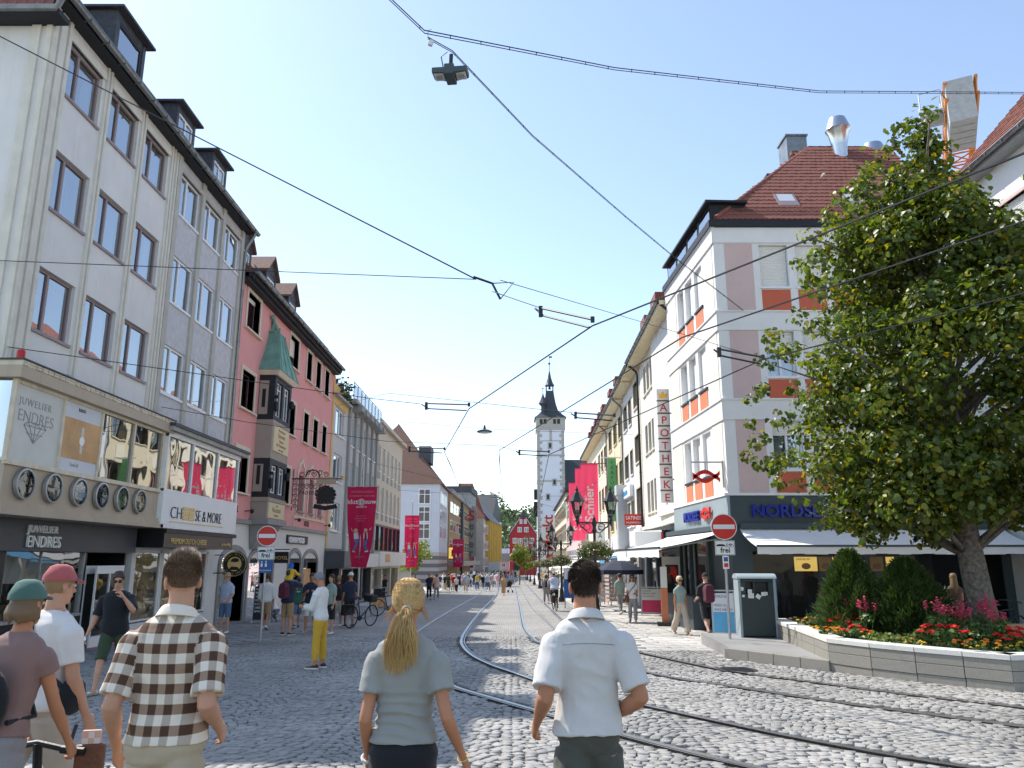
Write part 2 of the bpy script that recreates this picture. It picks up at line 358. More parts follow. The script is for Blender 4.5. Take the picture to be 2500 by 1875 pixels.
# the ground: one sheet to the horizon
ys = [-40, -10, 0, 60, 130, 300, 700, 2500]; mb = MB()
for a, b in zip(ys[:-1], ys[1:]):
	mb.poly([(-1800, a, gz(a) - .10), (1800, a, gz(a) - .10), (1800, b, gz(b) - .10), (-1800, b, gz(b) - .10)])
tag(mb.build('ground', 'soil_ground'), kind='structure')
COB_END = 23.0
def strip(name, m, x0, x1, ya, yb, dz, n=12, wx=None):
	mb = MB()
	for k in range(n):
		a, b = ya + (yb - ya) * k / n, ya + (yb - ya) * (k + 1) / n
		X = (lambda y: (x0, x1)) if wx is None else wx
		mb.poly([(X(a)[0], a, gz(a) + dz), (X(a)[1], a, gz(a) + dz), (X(b)[1], b, gz(b) + dz), (X(b)[0], b, gz(b) + dz)])
	return tag(mb.build(name, m), kind='structure')
road_bed = strip('road', 'joint_sand', -14, 16, -6, COB_END, -.022, 6)
road_far = strip('far_road', 'road_far', -8.6, 5.2, COB_END - .4, 260, -.008, 30)
pave_l = strip('far_pavement', 'paver_pale', -12.5, -6.9, 44.0, 260, .010, 24)
pave_r = strip('pale_pavement', 'paver_pale', 3.4, 9.0, 44.0, 260, .012, 24)
side_l = strip('side_street', 'paver_pale', -60, -8.6, 71.5, 97.5, -.004, 3)
# ---- rails: pixel traces on the street
def spline(P, n=10):
	P = [Vector((p[0], p[1], 0)) for p in P]; out = []
	for i in range(len(P) - 1):
		a, b, c, d = P[max(i - 1, 0)], P[i], P[i + 1], P[min(i + 2, len(P) - 1)]
		for k in range(n):
			t = k / n; out.append(.5 * ((2 * b) + (c - a) * t + (2 * a - 5 * b + 4 * c - d) * t * t + (3 * b - a - 3 * c + d) * t ** 3))
	out.append(P[-1]); return out
zr_ = lambda L: [gnd(900 + x * .27125, 1375 + y * .27125) for x, y in L]
zq_ = lambda L: [gnd(1500 + x * .45208, 1500 + y * .45208) for x, y in L]
R2 = zr_([(1170, 235), (1010, 430), (890, 585), (838, 680), (845, 745), (930, 830), (1100, 915), (1300, 985), (1500, 1055), (1730, 1115)]) + zq_([(620, 592), (1110, 690), (1560, 770), (1930, 828)])
R1 = zr_([(1115, 215), (900, 385), (635, 590)]) + [(-2.62, 18.4), (-2.36, 16.4)] + zr_([(705, 945), (900, 1030), (1200, 1130), (1480, 1220), (1730, 1290)]) + zq_([(400, 665), (780, 745), (1150, 828)])
R3 = zr_([(1310, 140), (1345, 310), (1385, 500), (1410, 590), (1480, 670), (1590, 730)]) + zq_([(165, 308), (700, 395), (1200, 470), (1700, 535), (2212, 602)])
R4 = zr_([(1372, 170), (1500, 350), (1630, 570), (1700, 640)]) + zq_([(165, 255), (700, 340), (1300, 425), (1750, 485), (2212, 535)])
def extend(P, far):                           # on to the far end of the street and out of the frame
	P = [far] + P; a, b = Vector(P[-2]), Vector(P[-1]); d = (b - a).normalized(); return P + [tuple(b + d * 1.2 * k) for k in range(1, 9)]
def offset_path(P, d):
	out = []
	for i, p in enumerate(P):
		t = (P[min(i + 1, len(P) - 1)] - P[max(i - 1, 0)]).normalized(); out.append(p + Vector((t.y, -t.x, 0)) * d)
	return out
S2_, S3_, S4_ = (spline(extend(P, f)) for P, f in ((R2, (-2.1, 215)), (R3, (.9, 215)), (R4, (2.35, 215))))
S2_ = [p for p in S2_ if p.y < 216]; RAILS = [offset_path(S2_, 1.45), S2_, S3_, offset_path(S3_, -1.45)]
mat('rail_steel', (.34, .335, .33), .38, .2, 14, .05, 90, metal=.9); mat('rail_groove', (.02, .02, .022), .7, .1, bump=0)
rl = ['leftmost tram rail, sweeping behind the woman in the grey tee', 'second tram rail from the left, sharply curved in the shadow edge',
	  'third tram rail from the left, bending past the man in the white shirt', 'rightmost tram rail, nearest to the stone planter']
def ribbon(P, o0, o1, dz):
	v = []; f = []
	for i, p in enumerate(P):
		t = (P[min(i + 1, len(P) - 1)] - P[max(i - 1, 0)]).normalized(); n = Vector((-t.y, t.x, 0))
		for o in (o0, o1):
			q = p + n * o; v.append((q.x, q.y, gz(q.y) + dz))
		if i: k = 2 * i; f.append((k - 2, k - 1, k + 1, k))
	return v, f
for i, P in enumerate(RAILS):
	s = 1 if i % 2 == 0 else -1               # groove on the inner side of each track
	t = thing('tram_rail', rl[i], 'rail', (P[len(P)//2].x, P[len(P)//2].y, 0)); off = Vector(t.location)
	Q = [p - Vector((off.x, off.y, 0)) for p in P]
	def rib(o0, o1, dz):
		v, f = ribbon(P, o0, o1, dz); return MB().add([(a - off.x, b - off.y, c) for a, b, c in v], f)
	rib(-.036, .036, .010).build('head', 'rail_steel', t, fixn=True); rib(*sorted((-s * .038, -s * .068)), .005).build('groove', 'rail_groove', t, fixn=True); rib(*sorted((-s * .070, -s * .090)), .009).build('lip', 'rail_steel', t, fixn=True)
# ---- cobblestones: rows laid in shallow arcs
def rail_near(X, Y):
	keep = np.ones(len(X), bool)
	for P in RAILS:
		A = np.array([(p.x, p.y) for p in P if p.y < COB_END + 4])
		for a, b in zip(A[:-1], A[1:]):
			d = b - a; l2 = (d ** 2).sum()
			if l2 < 1e-9: continue
			t = np.clip(((X - a[0]) * d[0] + (Y - a[1]) * d[1]) / l2, 0, 1)
			keep &= np.hypot(X - a[0] - t * d[0], Y - a[1] - t * d[1]) > .155
	return keep
def cobbles():
	cx = []; cy = []; rz = []; w = []; h = []
	CW, st, rw = 1.95, .108, .104                # arc width, stone width, row height
	for ci in range(int(-13 / CW), int(15 / CW)):
		for r in range(int((COB_END - 5.6) / rw)):
			n = 18; offs = rng.uniform(-.5, .5) * .1
			for k in range(n):
				x = (k + .5) / n * CW - CW / 2 + offs * (1 if 0 < k < n - 1 else 0)
				arc = .42 * (1 - (2 * x / CW) ** 2)
				cx.append(ci * CW + CW / 2 + x); cy.append(5.6 + r * rw + arc - .3); rz.append(math.atan2(-.42 * 8 * x / CW ** 2, 1)); w.append(CW / n * rng.uniform(.90, .985)); h.append(rw * rng.uniform(.87, .965))
	cx, cy, rz, w, h = map(np.array, (cx, cy, rz, w, h))
	cx += rng.normal(0, .006, len(cx)); cy += rng.normal(0, .006, len(cx)); rz += rng.normal(0, .05, len(cx))
	vis = (np.abs(cx) < .70 * cy + 1.2) & (cy < COB_END) & (cy > 5.7) & rail_near(cx, cy)
	vis &= ~((cx < LEFT_KERB(cy)) | in_right(cx, cy))
	return [a[vis] for a in (cx, cy, rz, w, h)]
def LEFT_KERB(y): return np.where(y < 16, -7.6 - (16 - y) * .55, -7.6 + (y - 16) * .22)
def poly_in(P, X, Y):
	ins = np.zeros(len(X), bool); n = len(P)
	for i in range(n):
		(x0, y0), (x1, y1) = P[i], P[(i + 1) % n]
		if y0 == y1: continue
		c = ((y0 > Y) != (y1 > Y)) & (X < (x1 - x0) * (Y - y0) / (y1 - y0) + x0); ins ^= c
	return ins
PL_APRON = [gnd(1770, 1609), gnd(2029, 1640)]           # front edge of the low kerb
PL_FRONT = [gnd(2029, 1640), gnd(2130, 1652), gnd(2238, 1664), gnd(2360, 1677), gnd(2479, 1689)]
RIGHT_AREA = [gnd(1560, 1588), gnd(1770, 1588), gnd(1772, 1609), gnd(2029, 1640), gnd(2479, 1689), (13, 11.5), (16, 14), (16, 26), (3.0, 26), (3.3, 22)]
def in_right(X, Y): return poly_in(RIGHT_AREA, X, Y)
CX, CY, CR, CWd, CHt = cobbles()
def stone_block(X, Y, RZ, Wd, Ht, seed):
	n = len(X); r = np.random.default_rng(seed)
	b = np.array([(-.5, -.5), (.5, -.5), (.5, .5), (-.5, .5)])
	V = np.zeros((n, 12, 3)); hz = r.uniform(-.006, .005, n); tx = r.normal(0, .02, n); ty = r.normal(0, .02, n)
	for j, (sc, z) in enumerate(((1.0, -.03), (1.0, -.004), (.92, .0))):
		for q in range(4):
			jit = r.normal(0, .004, (n, 2))
			lx = b[q, 0] * Wd * sc + jit[:, 0]; ly = b[q, 1] * Ht * sc + jit[:, 1]
			gx = X + lx * np.cos(RZ) - ly * np.sin(RZ); gy = Y + lx * np.sin(RZ) + ly * np.cos(RZ)
			V[:, 4 * j + q, 0] = gx; V[:, 4 * j + q, 1] = gy; V[:, 4 * j + q, 2] = gz(gy) + z + hz + (tx * lx + ty * ly if z > -.02 else 0)
	Fb = [(0, 1, 5, 4), (1, 2, 6, 5), (2, 3, 7, 6), (3, 0, 4, 7), (4, 5, 9, 8), (5, 6, 10, 9), (6, 7, 11, 10), (7, 4, 8, 11), (8, 9, 10, 11)]
	Fq = (np.array(Fb)[None] + 12 * np.arange(n)[:, None, None]).reshape(-1, 4)
	return V.reshape(-1, 3), Fq
def pieces(name, X, Y, RZ, Wd, Ht, m, parent, score, n_ind=300, seed=1):
	"""the pieces that show largest are objects of their own, the rest one joined mesh"""
	order = np.argsort(score); ind, rest = order[:n_ind], order[n_ind:]
	if len(rest):
		V, Fq = stone_block(X[rest], Y[rest], RZ[rest], Wd[rest], Ht[rest], seed)
		o = link(bpy.data.objects.new(name + '_field', mesh_np(name + '_field', V, Fq, [m]))); o.parent = parent; o['kind'] = 'stuff'
	base = []
	for k in range(6):
		V, Fq = stone_block(np.zeros(1), np.zeros(1), np.zeros(1), np.ones(1) * float(np.mean(Wd)), np.ones(1) * float(np.mean(Ht)), 50 + k)
		base.append(mesh_np(name, V, Fq, [m]))
	for i in ind:
		o = link(bpy.data.objects.new(name, base[int(i) % 6])); o.parent = parent; o.location = (X[i], Y[i], gz(Y[i])); o.rotation_euler = (math.atan(-.018), 0, RZ[i])
		o.scale = (Wd[i] / float(np.mean(Wd)), Ht[i] / float(np.mean(Ht)), 1)
infront = (np.abs(CX) < .64 * CY) & (CY > 7.3)
pieces('cobblestone', CX, CY, CR, CWd, CHt, 'cobble', road_bed, np.where(infront, CY, CY + 50), 300, 3)
# ---- right pavement of pale slabs, left pavement of grey slabs
def slabs(name, parent, area, x0, x1, y0, y1, sw, sh, m, seed, n_ind):
	X = []; Y = []
	for j in range(int((y1 - y0) / sh)):
		for i in range(int((x1 - x0) / sw)):
			X.append(x0 + (i + .5 + .5 * (j % 2)) * sw); Y.append(y0 + (j + .5) * sh)
	X, Y = np.array(X), np.array(Y); k = area(X, Y); X, Y = X[k], Y[k]; n = len(X)
	pieces(name, X, Y, np.zeros(n), np.full(n, sw - .006), np.full(n, sh - .006), m, parent, Y, n_ind, seed)
pave_rn = tag(MB().poly([(x, y, gz(y) - .016) for x, y in RIGHT_AREA[:1] + RIGHT_AREA[1:5] + [(13, 11.5), (16, 14), (16, 46), (3.0, 46), (3.0, 26), (3.3, 22)]]).build('pavement', 'joint_sand'), kind='structure')
def rarea(X, Y): return ((X > 3.3) & (Y > 25.9) & (X < 7.0)) | (in_right(X, Y) & (X < 9) & (Y > 15.5))
slabs('paving_slab', pave_rn, rarea, 2.6, 9.0, 15.0, 45, .60, .40, 'slab_stone', 5, 300)
pave_ln = tag(MB().poly([(-16, 6, gz(6) - .016), (float(LEFT_KERB(np.array(6.))), 6, gz(6) - .016), (float(LEFT_KERB(np.array(16.))), 16, gz(16) - .016), (float(LEFT_KERB(np.array(25.))), 25, gz(25) - .016), (-5.7, 46, gz(46) - .016), (-16, 46, gz(46) - .016)]).build('pavement', 'joint_sand'), kind='structure')
def larea(X, Y): return (X < np.where(Y < 25, LEFT_KERB(Y), -5.6)) & (X > -.70 * Y - 1) & (X > -10.6)
slabs('paving_slab', pave_ln, larea, -13, -5, 8, 45.5, .50, .36, 'slab_grey', 6, 250)
# manhole cover in the road by the kerb
mh = gnd(1800, 1636); mo = thing('manhole_cover', 'dark round iron manhole cover in the cobbles by the planter kerb', 'manhole', (mh[0], mh[1], gz(mh[1])))
MB().lathe([(.36, -.03), (.36, .009), (.33, .012), (.0, .012)], 28).build('rim', 'rail_groove', mo)
mm = MB()
for k in range(-3, 4): mm.box(-.24, .24, k * .085 - .02, k * .085 + .02, .012, .017)
mm.build('ribs', 'black_metal', mo)
# ================================================================ LEFT SIDE OF THE STREET (facade line X = -10.2)
XL = -10.2
mat('stucco_white', (.73, .72, .70), .9, .07, .8, .12, 90, streak=.28, dirt=(.42, .39, .34)); mat('cream_rib', (.69, .66, .58), .8, .09, 2, .1, 60, streak=.35, dirt=(.36, .34, .27))
mat('lilac_plaster', (.56, .555, .58), .92, .14, 5, .5, 45, streak=.12); mat('rib_grey', (.47, .455, .40), .85, .1, 2, .15, 60, streak=.3)
mat('beige_metal', (.46, .375, .275), .5, .07, 1.5, .05, 20, streak=.35, dirt=(.25, .19, .13)); mat('cream_trim', (.68, .60, .46), .55, .15, 4, .1, 30, streak=.5, dirt=(.2, .14, .09))
mat('anthracite', (.075, .08, .092), .5, .08, 2, .04, 40); mat('black_front', (.012, .014, .018), .35, .15, bump=0)
mat('frost', (.56, .57, .53), .3, .10, .9, 0, spec=.6); mat('letter_grey', (.33, .33, .32), .5, 0, bump=0); mat('letter_white', (.86, .86, .84), .4, 0, bump=0)
mat('letter_gold', (.75, .52, .18), .45, .1, bump=0); mat('letter_black', (.01, .01, .012), .5, 0, bump=0); mat('poster_orange', (.62, .36, .16), .6, .28, .9, 0)
mat('poster_pale', (.62, .64, .68), .5, .03, bump=0); mat('red_gloss', (.50, .02, .02), .3, .1, bump=0)
mat('pink_wall', (.74, .34, .325), .9, .05, 1.2, .15, 80, streak=.12, dirt=(.5, .22, .2)); mat('pink_trim', (.68, .585, .47), .85, .07, 3, .1, 50, streak=.2)
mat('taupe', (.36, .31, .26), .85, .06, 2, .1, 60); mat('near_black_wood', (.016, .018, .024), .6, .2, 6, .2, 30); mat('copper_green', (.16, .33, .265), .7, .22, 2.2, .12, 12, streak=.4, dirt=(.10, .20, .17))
mat('grey_stone', (.30, .295, .285), .85, .12, 3, .2, 50); mat('off_white', (.72, .71, .68), .9, .04, 1.2, .1, 80, streak=.12)
mat('cream_relief', (.66, .56, .36), .8, .06, 3, .1, 60); mat('brown_script', (.30, .18, .08), .8, .1, bump=0)
mat('yellow_plaster', (.68, .47, .18), .9, .06, 1.5, .15, 70, streak=.15); mat('beige_plaster', (.60, .555, .45), .9, .07, 1.5, .2, 60, streak=.25, dirt=(.36, .33, .26)); mat('pale_grey_plaster', (.56, .565, .56), .9, .06, 1.5, .2, 60, streak=.2)
mat('sage_grey', (.31, .325, .315), .8, .07, 2, .1, 50, streak=.2); mat('ivy', (.035, .075, .03), .7, .4, 6, .0)
def lf(y0, y1, x=XL): return Frame((x, y0), (x, y1))
def gutter(B, u0, u1, y, z, r=.085, name='gutter'):
	mb = MB(); n = 8; P = [(math.cos(math.pi + math.pi * k / n) * r, math.sin(math.pi + math.pi * k / n) * r) for k in range(n + 1)]
	rings = [[(u, y + a, z + b) for a, b in P] for u in (u0, u1)]; mb.loft(rings, cap=True, closed=False)
	mb.box(u0, u1, y - r - .012, y - r + .008, z - .015, z + .012)
	for k in range(int((u1 - u0) / .8) + 1):
		u = u0 + .1 + k * .8
		if u < u1: mb.box(u - .012, u + .012, y - r - .008, y + r, z - r - .008, z - r * .2)
	return mb.build(name, 'zinc', B, smooth=40)
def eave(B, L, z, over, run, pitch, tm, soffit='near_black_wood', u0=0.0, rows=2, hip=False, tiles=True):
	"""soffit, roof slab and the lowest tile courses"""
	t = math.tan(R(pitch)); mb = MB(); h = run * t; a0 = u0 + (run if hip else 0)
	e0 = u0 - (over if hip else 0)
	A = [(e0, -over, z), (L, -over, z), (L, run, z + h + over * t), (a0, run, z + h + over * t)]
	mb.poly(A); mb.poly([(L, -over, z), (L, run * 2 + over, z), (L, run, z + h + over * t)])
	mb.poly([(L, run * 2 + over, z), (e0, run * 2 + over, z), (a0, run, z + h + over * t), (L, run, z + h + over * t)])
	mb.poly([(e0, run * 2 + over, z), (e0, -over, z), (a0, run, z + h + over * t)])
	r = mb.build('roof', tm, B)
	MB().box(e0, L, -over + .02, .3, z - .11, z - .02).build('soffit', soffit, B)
	if tiles:
		V = (0, math.cos(R(pitch)), math.sin(R(pitch)))
		roof_tiles(r, (e0, -over - .04, z + .01), (1, 0, 0), V, L - e0, .33 * rows + .02, tm)
	return r
def dormer(B, u0, u1, y, z0, z1, run=2.2, fm='white_frame', gable=False, side='slate', mull=(.5,), fw=.08):
	mb = MB(); w = .16
	mb.box(u0, u0 + w, y, y + run, z0, z1); mb.box(u1 - w, u1, y, y + run, z0, z1); mb.box(u0 + .01, u1 - .01, y + .02, y + run, z1 - .22, z1 - .001); mb.box(u0 + .01, u1 - .01, y + .005, y + .3, z0 - .3, z0 + .12); mb.box(u0 + w, u1 - w, y + .6, y + .7, z0, z1 - .2)
	if gable: c = (u0 + u1) / 2; mb.prism([(u0 - .05, y, z1), (u1 + .05, y, z1), (c, y, z1 + (u1 - u0) * .55)], (0, run, 0))
	o = mb.build('dormer', side, B)
	if gable:
		c = (u0 + u1) / 2; h = z1 + (u1 - u0) * .55; g = MB()
		for a, s in ((u0 - .16, 1), (u1 + .16, -1)): g.prism([(a, y - .15, z1 - .10), (c, y - .15, h + .02), (c, y - .15, h + .12), (a, y - .15, z1 + .0)], (0, run, 0))
		g.build('dormer_roof', 'tile_brown', o)
	else: MB().box(u0 - .14, u1 + .14, y - .22, y + run, z1, z1 + .07).build('dormer_roof', 'slate', o)
	win_part(o, u0 + w, u1 - w, y + .03, z0 + .12, z1 - .22, fm, mull, fw)
	return o
def win_part(P, u0, u1, y, z0, z1, fm, mull=(.5,), fw=.07, trans=(), gm='glass_sky'):
	"""frame and pane that are sub-parts of a part"""
	mb = MB(); mb.box(u0, u0 + fw, y, y + .05, z0, z1); mb.box(u1 - fw, u1, y, y + .05, z0, z1); mb.box(u0 + fw, u1 - fw, y, y + .05, z0, z0 + fw); mb.box(u0 + fw, u1 - fw, y, y + .05, z1 - fw, z1)
	for k in mull: c = u0 + (u1 - u0) * k; mb.box(c - fw * .5, c + fw * .5, y - .004, y + .045, z0 + fw, z1 - fw)
	for k in trans: c = z0 + (z1 - z0) * k; mb.box(u0 + fw, u1 - fw, y - .006, y + .04, c - fw * .4, c + fw * .4)
	mb.build('frame', fm, P); MB().poly([(u0, y + .03, z0), (u1, y + .03, z0), (u1, y + .03, z1), (u0, y + .03, z1)]).build('pane', gm, P)
def downpipe(B, u, z0, z1, y=-.10, r=.055, m='zinc', over=.6):
	mb = MB(); mb.tube([(u, -over, z1 + .25), (u, -over, z1 + .1), (u, y - .05, z1 - .35), (u, y, z1 - .55), (u, y, z0)], r, 8)
	for k in range(int((z1 - z0) / 2)): mb.lathe([(r + .015, 0), (r + .015, .05)], 8, (u, y, z0 + 1 + 2 * k))
	return mb.build('downpipe', m, B, smooth=40)
# ---------------------------------------------------------------- corner building with the jeweller
fA = lf(15.0, 21.45); A = building('corner_building', 'white ribbed corner building with a jeweller in its beige bay', fA); LA = 6.45
cols = [(.68, 2.10), (2.57, 4.00), (4.45, 5.86)]; rows = [(12.05, 13.40), (9.27, 10.67), (6.50, 7.90)]
holes = [(a, b, c, d) for a, b in cols for c, d in rows]
wall_mb(0, LA, 2.4, 13.86, holes, .2, 14).build('wall', 'stucco_white', A)
for i, (a, b) in enumerate(cols):
	for j, (c, d) in enumerate(rows):
		op = (i == 0 and j == 2)
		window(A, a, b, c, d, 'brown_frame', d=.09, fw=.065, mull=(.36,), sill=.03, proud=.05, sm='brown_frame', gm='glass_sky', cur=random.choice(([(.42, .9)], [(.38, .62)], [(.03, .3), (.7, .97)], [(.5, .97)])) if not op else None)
rb = MB()
for a, b in ((0, .12), (.20, .42), (.50, .62), (2.22, 2.30), (2.38, 2.46), (4.10, 4.18), (4.27, 4.35), (6.0, 6.08), (6.17, 6.25), (6.36, 6.44)):
	rb.box(a, b, -.055, .02, 5.2, 13.8)
for a, b in ((.0, .12), (.25, .45)): rb.box(-.055, .02, a, b, 5.2, 13.8)
rb.build('ribs', 'cream_rib', A)
hd = MB()
for a, b in cols: hd.box(a - .08, b + .08, -.05, .06, 13.40, 13.60)
hd.box(-.06, .0, 0.5, 14, 13.3, 13.7); hd.build('window_heads', 'cream_rib', A)
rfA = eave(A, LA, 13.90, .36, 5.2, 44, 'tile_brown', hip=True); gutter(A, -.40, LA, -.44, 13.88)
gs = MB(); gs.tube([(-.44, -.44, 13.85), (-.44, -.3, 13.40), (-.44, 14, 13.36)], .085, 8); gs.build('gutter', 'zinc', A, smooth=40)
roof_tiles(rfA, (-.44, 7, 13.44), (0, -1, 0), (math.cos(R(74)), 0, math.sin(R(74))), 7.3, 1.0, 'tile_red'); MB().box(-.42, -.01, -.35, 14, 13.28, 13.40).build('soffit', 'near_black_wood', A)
dormer(A, 3.30, 4.95, .55, 14.2, 16.35, mull=(), fm='dark_frame')
sg = MB()
for k in range(60): sg.box(.2 + k * .1, .21 + k * .1, -.30, -.28, 13.96, 14.2)
sg.box(0, 6.3, -.30, -.28, 14.19, 14.21); sg.build('snow_guard', 'black_metal', A)
# bay of the jeweller
wb = -.80; b0, b1 = -.70, 5.92
MB().box(b0 + .03, b1 - .01, wb + .04, 3.0, 2.55, 3.50).build('bay_band', 'beige_metal', A)
cn = MB(); cn.box(b0 - .14, b1 + .06, wb - .14, 3.0, 5.06, 5.30); o = cn.build('canopy', 'beige_metal', A, bevel=.01)
cd_ = MB()
for k in range(34):
	u = b0 - .1 + k * .197
	if random.random() < .75: cd_.box(u, u + random.uniform(.1, .17), wb - .155, wb - .138, 5.305, 5.345)
	if random.random() < .8: cd_.box(u, u + .16, wb - .155, wb - .138, 5.355, 5.385)
cd_.box(b0 - .12, b1 + .05, wb - .135, 3, 5.301, 5.40); cd_.build('peeling_trim', 'cream_trim', o)
MB().box(b0 - .16, b1 + .07, wb - .17, 3, 5.402, 5.43).build('roof_edge', 'slate', o)
bl = MB()
for a, b, w in ((2.515, 2.62, .10), (2.62, 2.69, .06), (2.69, 2.76, .02)): bl.box(b0 - w, b1 - .012, wb - w, 2.8, a, b)
bl.build('moulding', 'beige_metal', A)
fr_ = MB()
for u in (b0, .93, 2.47, 4.02, b1 - .3): fr_.box(u - .02, u + .05, wb - .015, wb + .08, 3.50, 5.06)
fr_.box(b0, b1, wb - .02, wb + .08, 3.44, 3.53); fr_.box(b0, b1, wb - .01, wb + .08, 4.99, 5.06); fr_.box(b1 - .3, b1, wb, wb + .09, 3.5, 5.06); fr_.box(b0, b0 + .05, wb, 2, 3.5, 3.56); fr_.build('bay_frame', 'cream_trim', A)
sp = MB().box(b0 + .04, .92, wb + .02, wb + .04, 3.53, 5.0).build('frosted_panel', 'frost', A)
text('JUWELIER', .20, 'letter_grey', sp, (-.53, wb + .016, 4.62), ext=.003, spacing=1.25); text('ENDRES', .33, 'letter_grey', sp, (-.53, wb + .016, 4.30), ext=.003, bold=-.004)
dm = MB(); dp = [(-.30, 4.24), (-.18, 4.32), (.30, 4.32), (.42, 4.24), (.06, 3.92)]
sg_ = lambda p, q: dm.tube([(p[0], wb + .014, p[1]), (q[0], wb + .014, q[1])], .006, 4)
for i in range(5): sg_(dp[i], dp[(i + 1) % 5])
for x in (-.12, .06, .24):
	sg_((x, 4.24), dp[4])
for a, b in ((-.30, -.18), (-.12, -.18), (-.12, .06), (.06, .06), (.24, .06), (.24, .30), (.42, .30)): sg_((a, 4.24), (b, 4.32))
sg_((-.3, 4.24), (.42, 4.24)); sg_((-.2, 4.1), (.33, 4.1)); dm.build('diamond_emblem', 'letter_grey', sp)
pp = MB().box(.99, 2.46, wb + .02, wb + .04, 3.53, 5.0).build('poster', 'poster_pale', A); MB().box(1.0, 2.45, wb + .012, wb + .019, 3.80, 4.66).build('poster_picture', 'poster_orange', pp)
text('RADO', .10, 'letter_black', pp, (1.5, wb + .016, 4.84), ext=.002, bold=.003); text('Feel it!', .12, 'letter_grey', pp, (1.4, wb + .016, 3.64), ext=.002, shear=.2)
wt = MB(); wt.lathe([(.0, 0), (.10, 0), (.10, .015), (0, .015)], 20); o = wt.build('poster_watch', 'letter_white', pp); o.location = (1.75, wb + .010, 4.22); o.rotation_euler = (R(90), 0, 0); o.scale = (1, 1, .2)
MB().box(1.70, 1.80, wb + .0112, wb + .0118, 4.32, 4.52).box(1.70, 1.80, wb + .0112, wb + .0118, 3.95, 4.12).build('poster_strap', 'frost', pp)
for a, b in ((2.52, 4.0), (4.07, 5.6)):
	MB().poly([(a, wb + .04, 3.5), (b, wb + .04, 3.5), (b, wb + .04, 5.0), (a, wb + .04, 5.0)]).build('pane', 'glass_sky', A)
MB().poly([(b0 + .02, wb + .05, 3.5), (b0 + .02, 2, 3.5), (b0 + .02, 2, 5.05), (b0 + .02, wb + .05, 5.05)]).build('pane', 'glass_sky', A)
MB().box(b0 + .2, b1 - .35, -.1, -.02, 3.48, 5.05).build('interior', 'curtain_dark', A)
pl = MB();
for k in range(9): pl.tube([(3.0, wb + .3, 3.5), (3.0 + random.uniform(-.12, .12), wb + .3 + random.uniform(-.1, .1), 3.75), (3.0 + random.uniform(-.3, .3), wb + .3, 3.7 + random.uniform(0, .25))], [.012, .02, .004], 4)
pl.build('pot_plant', 'ivy', A)
for k, uc in enumerate((-.08, .86, 1.84, 2.77, 3.71, 4.63)):
	c = MB(); c.lathe([(.30, -.02), (.30, .05), (.265, .06), (.262, .0)], 32); o = c.build('clock', 'galv', A, smooth=40); o.location = (uc, wb - .0, 3.12); o.rotation_euler = (R(90), 0, 0)
	f = MB().lathe([(0, .015), (.262, .015), (.262, .018), (0, .018)], 32).build('dial', 'frost', o)
	h = MB()
	for q in range(12):
		a = q * math.pi / 6; h.obox((.21 * math.cos(a), .21 * math.sin(a), .021), .05, .014, .004, rz=a)
	for a, l in ((.9 + k * 1.7, .13), (2.2 + k * .9, .2)): h.obox((l / 2 * math.cos(a), l / 2 * math.sin(a), .024), l, .018, .004, rz=a)
	h.build('hands', 'letter_black', o); MB().lathe([(0, .035), (.262, .035)], 32).build('pane', 'glass_a', o)
# jeweller's shop front
wall_mb(-.3, 5.92, -.6, 2.52, [(.95, 3.9, .48, 1.86), (4.0, 5.85, -.6, 1.86)], .5, 3, y=.0).build('shop_front', 'black_front', A)
s = MB().box(-.3, 5.93, -.22, .0, 1.87, 2.51).build('fascia', 'anthracite', A)
text('JUWELIER', .22, 'letter_white', s, (1.12, -.265, 2.25), ext=.02, spacing=1.15); text('ENDRES', .34, 'letter_white', s, (1.12, -.265, 1.95), ext=.025)
w = MB(); w.box(.95, .99, .02, .1, .48, 1.86); w.box(3.86, 3.9, -.01, .1, .48, 1.86); w.box(.95, 3.9, -.06, .1, .42, .485); w.box(2.2, 2.22, .02, .08, .48, 1.86); w = w.build('shop_window', 'galv', A)
MB().poly([(.97, .05, .48), (3.88, .05, .48), (3.88, .05, 1.86), (.97, .05, 1.86)]).build('pane', 'glass_shop', w)
mat('display', (.42, .33, .22), .7, .5, 7, 0); mat('warm_light', (1, .85, .6), .5, 0, bump=0, emit=2.0)
dsp = MB()
for k in range(22): x = 1.1 + random.random() * 2.6; h = random.uniform(.05, .3); dsp.box(x, x + random.uniform(.06, .2), .25 + random.random() * .15, .44, .5, .5 + h)
dsp.box(1.0, 3.85, .2, .49, .48, .52); dsp.build('display_goods', 'display', w); MB().box(1.0, 3.85, .47, .495, 1.2, 1.86).build('display_back', 'frost', w)
sc = MB()
for u in (4.2, 4.85, 5.5): sc.box(u - .02, u + .02, -.18, -.14, -.36, 1.55)
sc.box(4.2, 5.5, -.185, -.13, 1.36, 1.55); sc.box(4.2, 5.5, -.17, -.13, -.36, -.1); sc.box(4.2, 5.5, -.17, -.13, .5, .54); sc.box(4.2, 5.5, .1, .14, -.36, 1.55); sc = sc.build('showcase', 'white_paint', A)
MB().poly([(4.22, -.15, -.1), (5.48, -.15, -.1), (5.48, -.15, 1.4), (4.22, -.15, 1.4)]).build('pane', 'glass_shop', sc); MB().box(4.25, 5.45, .05, .09, -.1, 1.36).build('backing', 'black_front', sc)
MB().box(.98, 5.6, -.35, -.05, -.50, -.345).build('doorstep', 'red_gloss', A)
o = MB().lathe([(.075, 0), (.075, .16), (.065, .19), (0, .20)], 14, (b0 + .02, wb + .02, 5.43)).build('alarm_light', 'red_gloss', A, smooth=40)
MB().lathe([(.0, 0), (.10, .02), (.13, .10), (.10, .18), (0, .20)], 12, (1.35, wb + .3, 5.43)).build('vent_cap', 'galv', A, smooth=60)
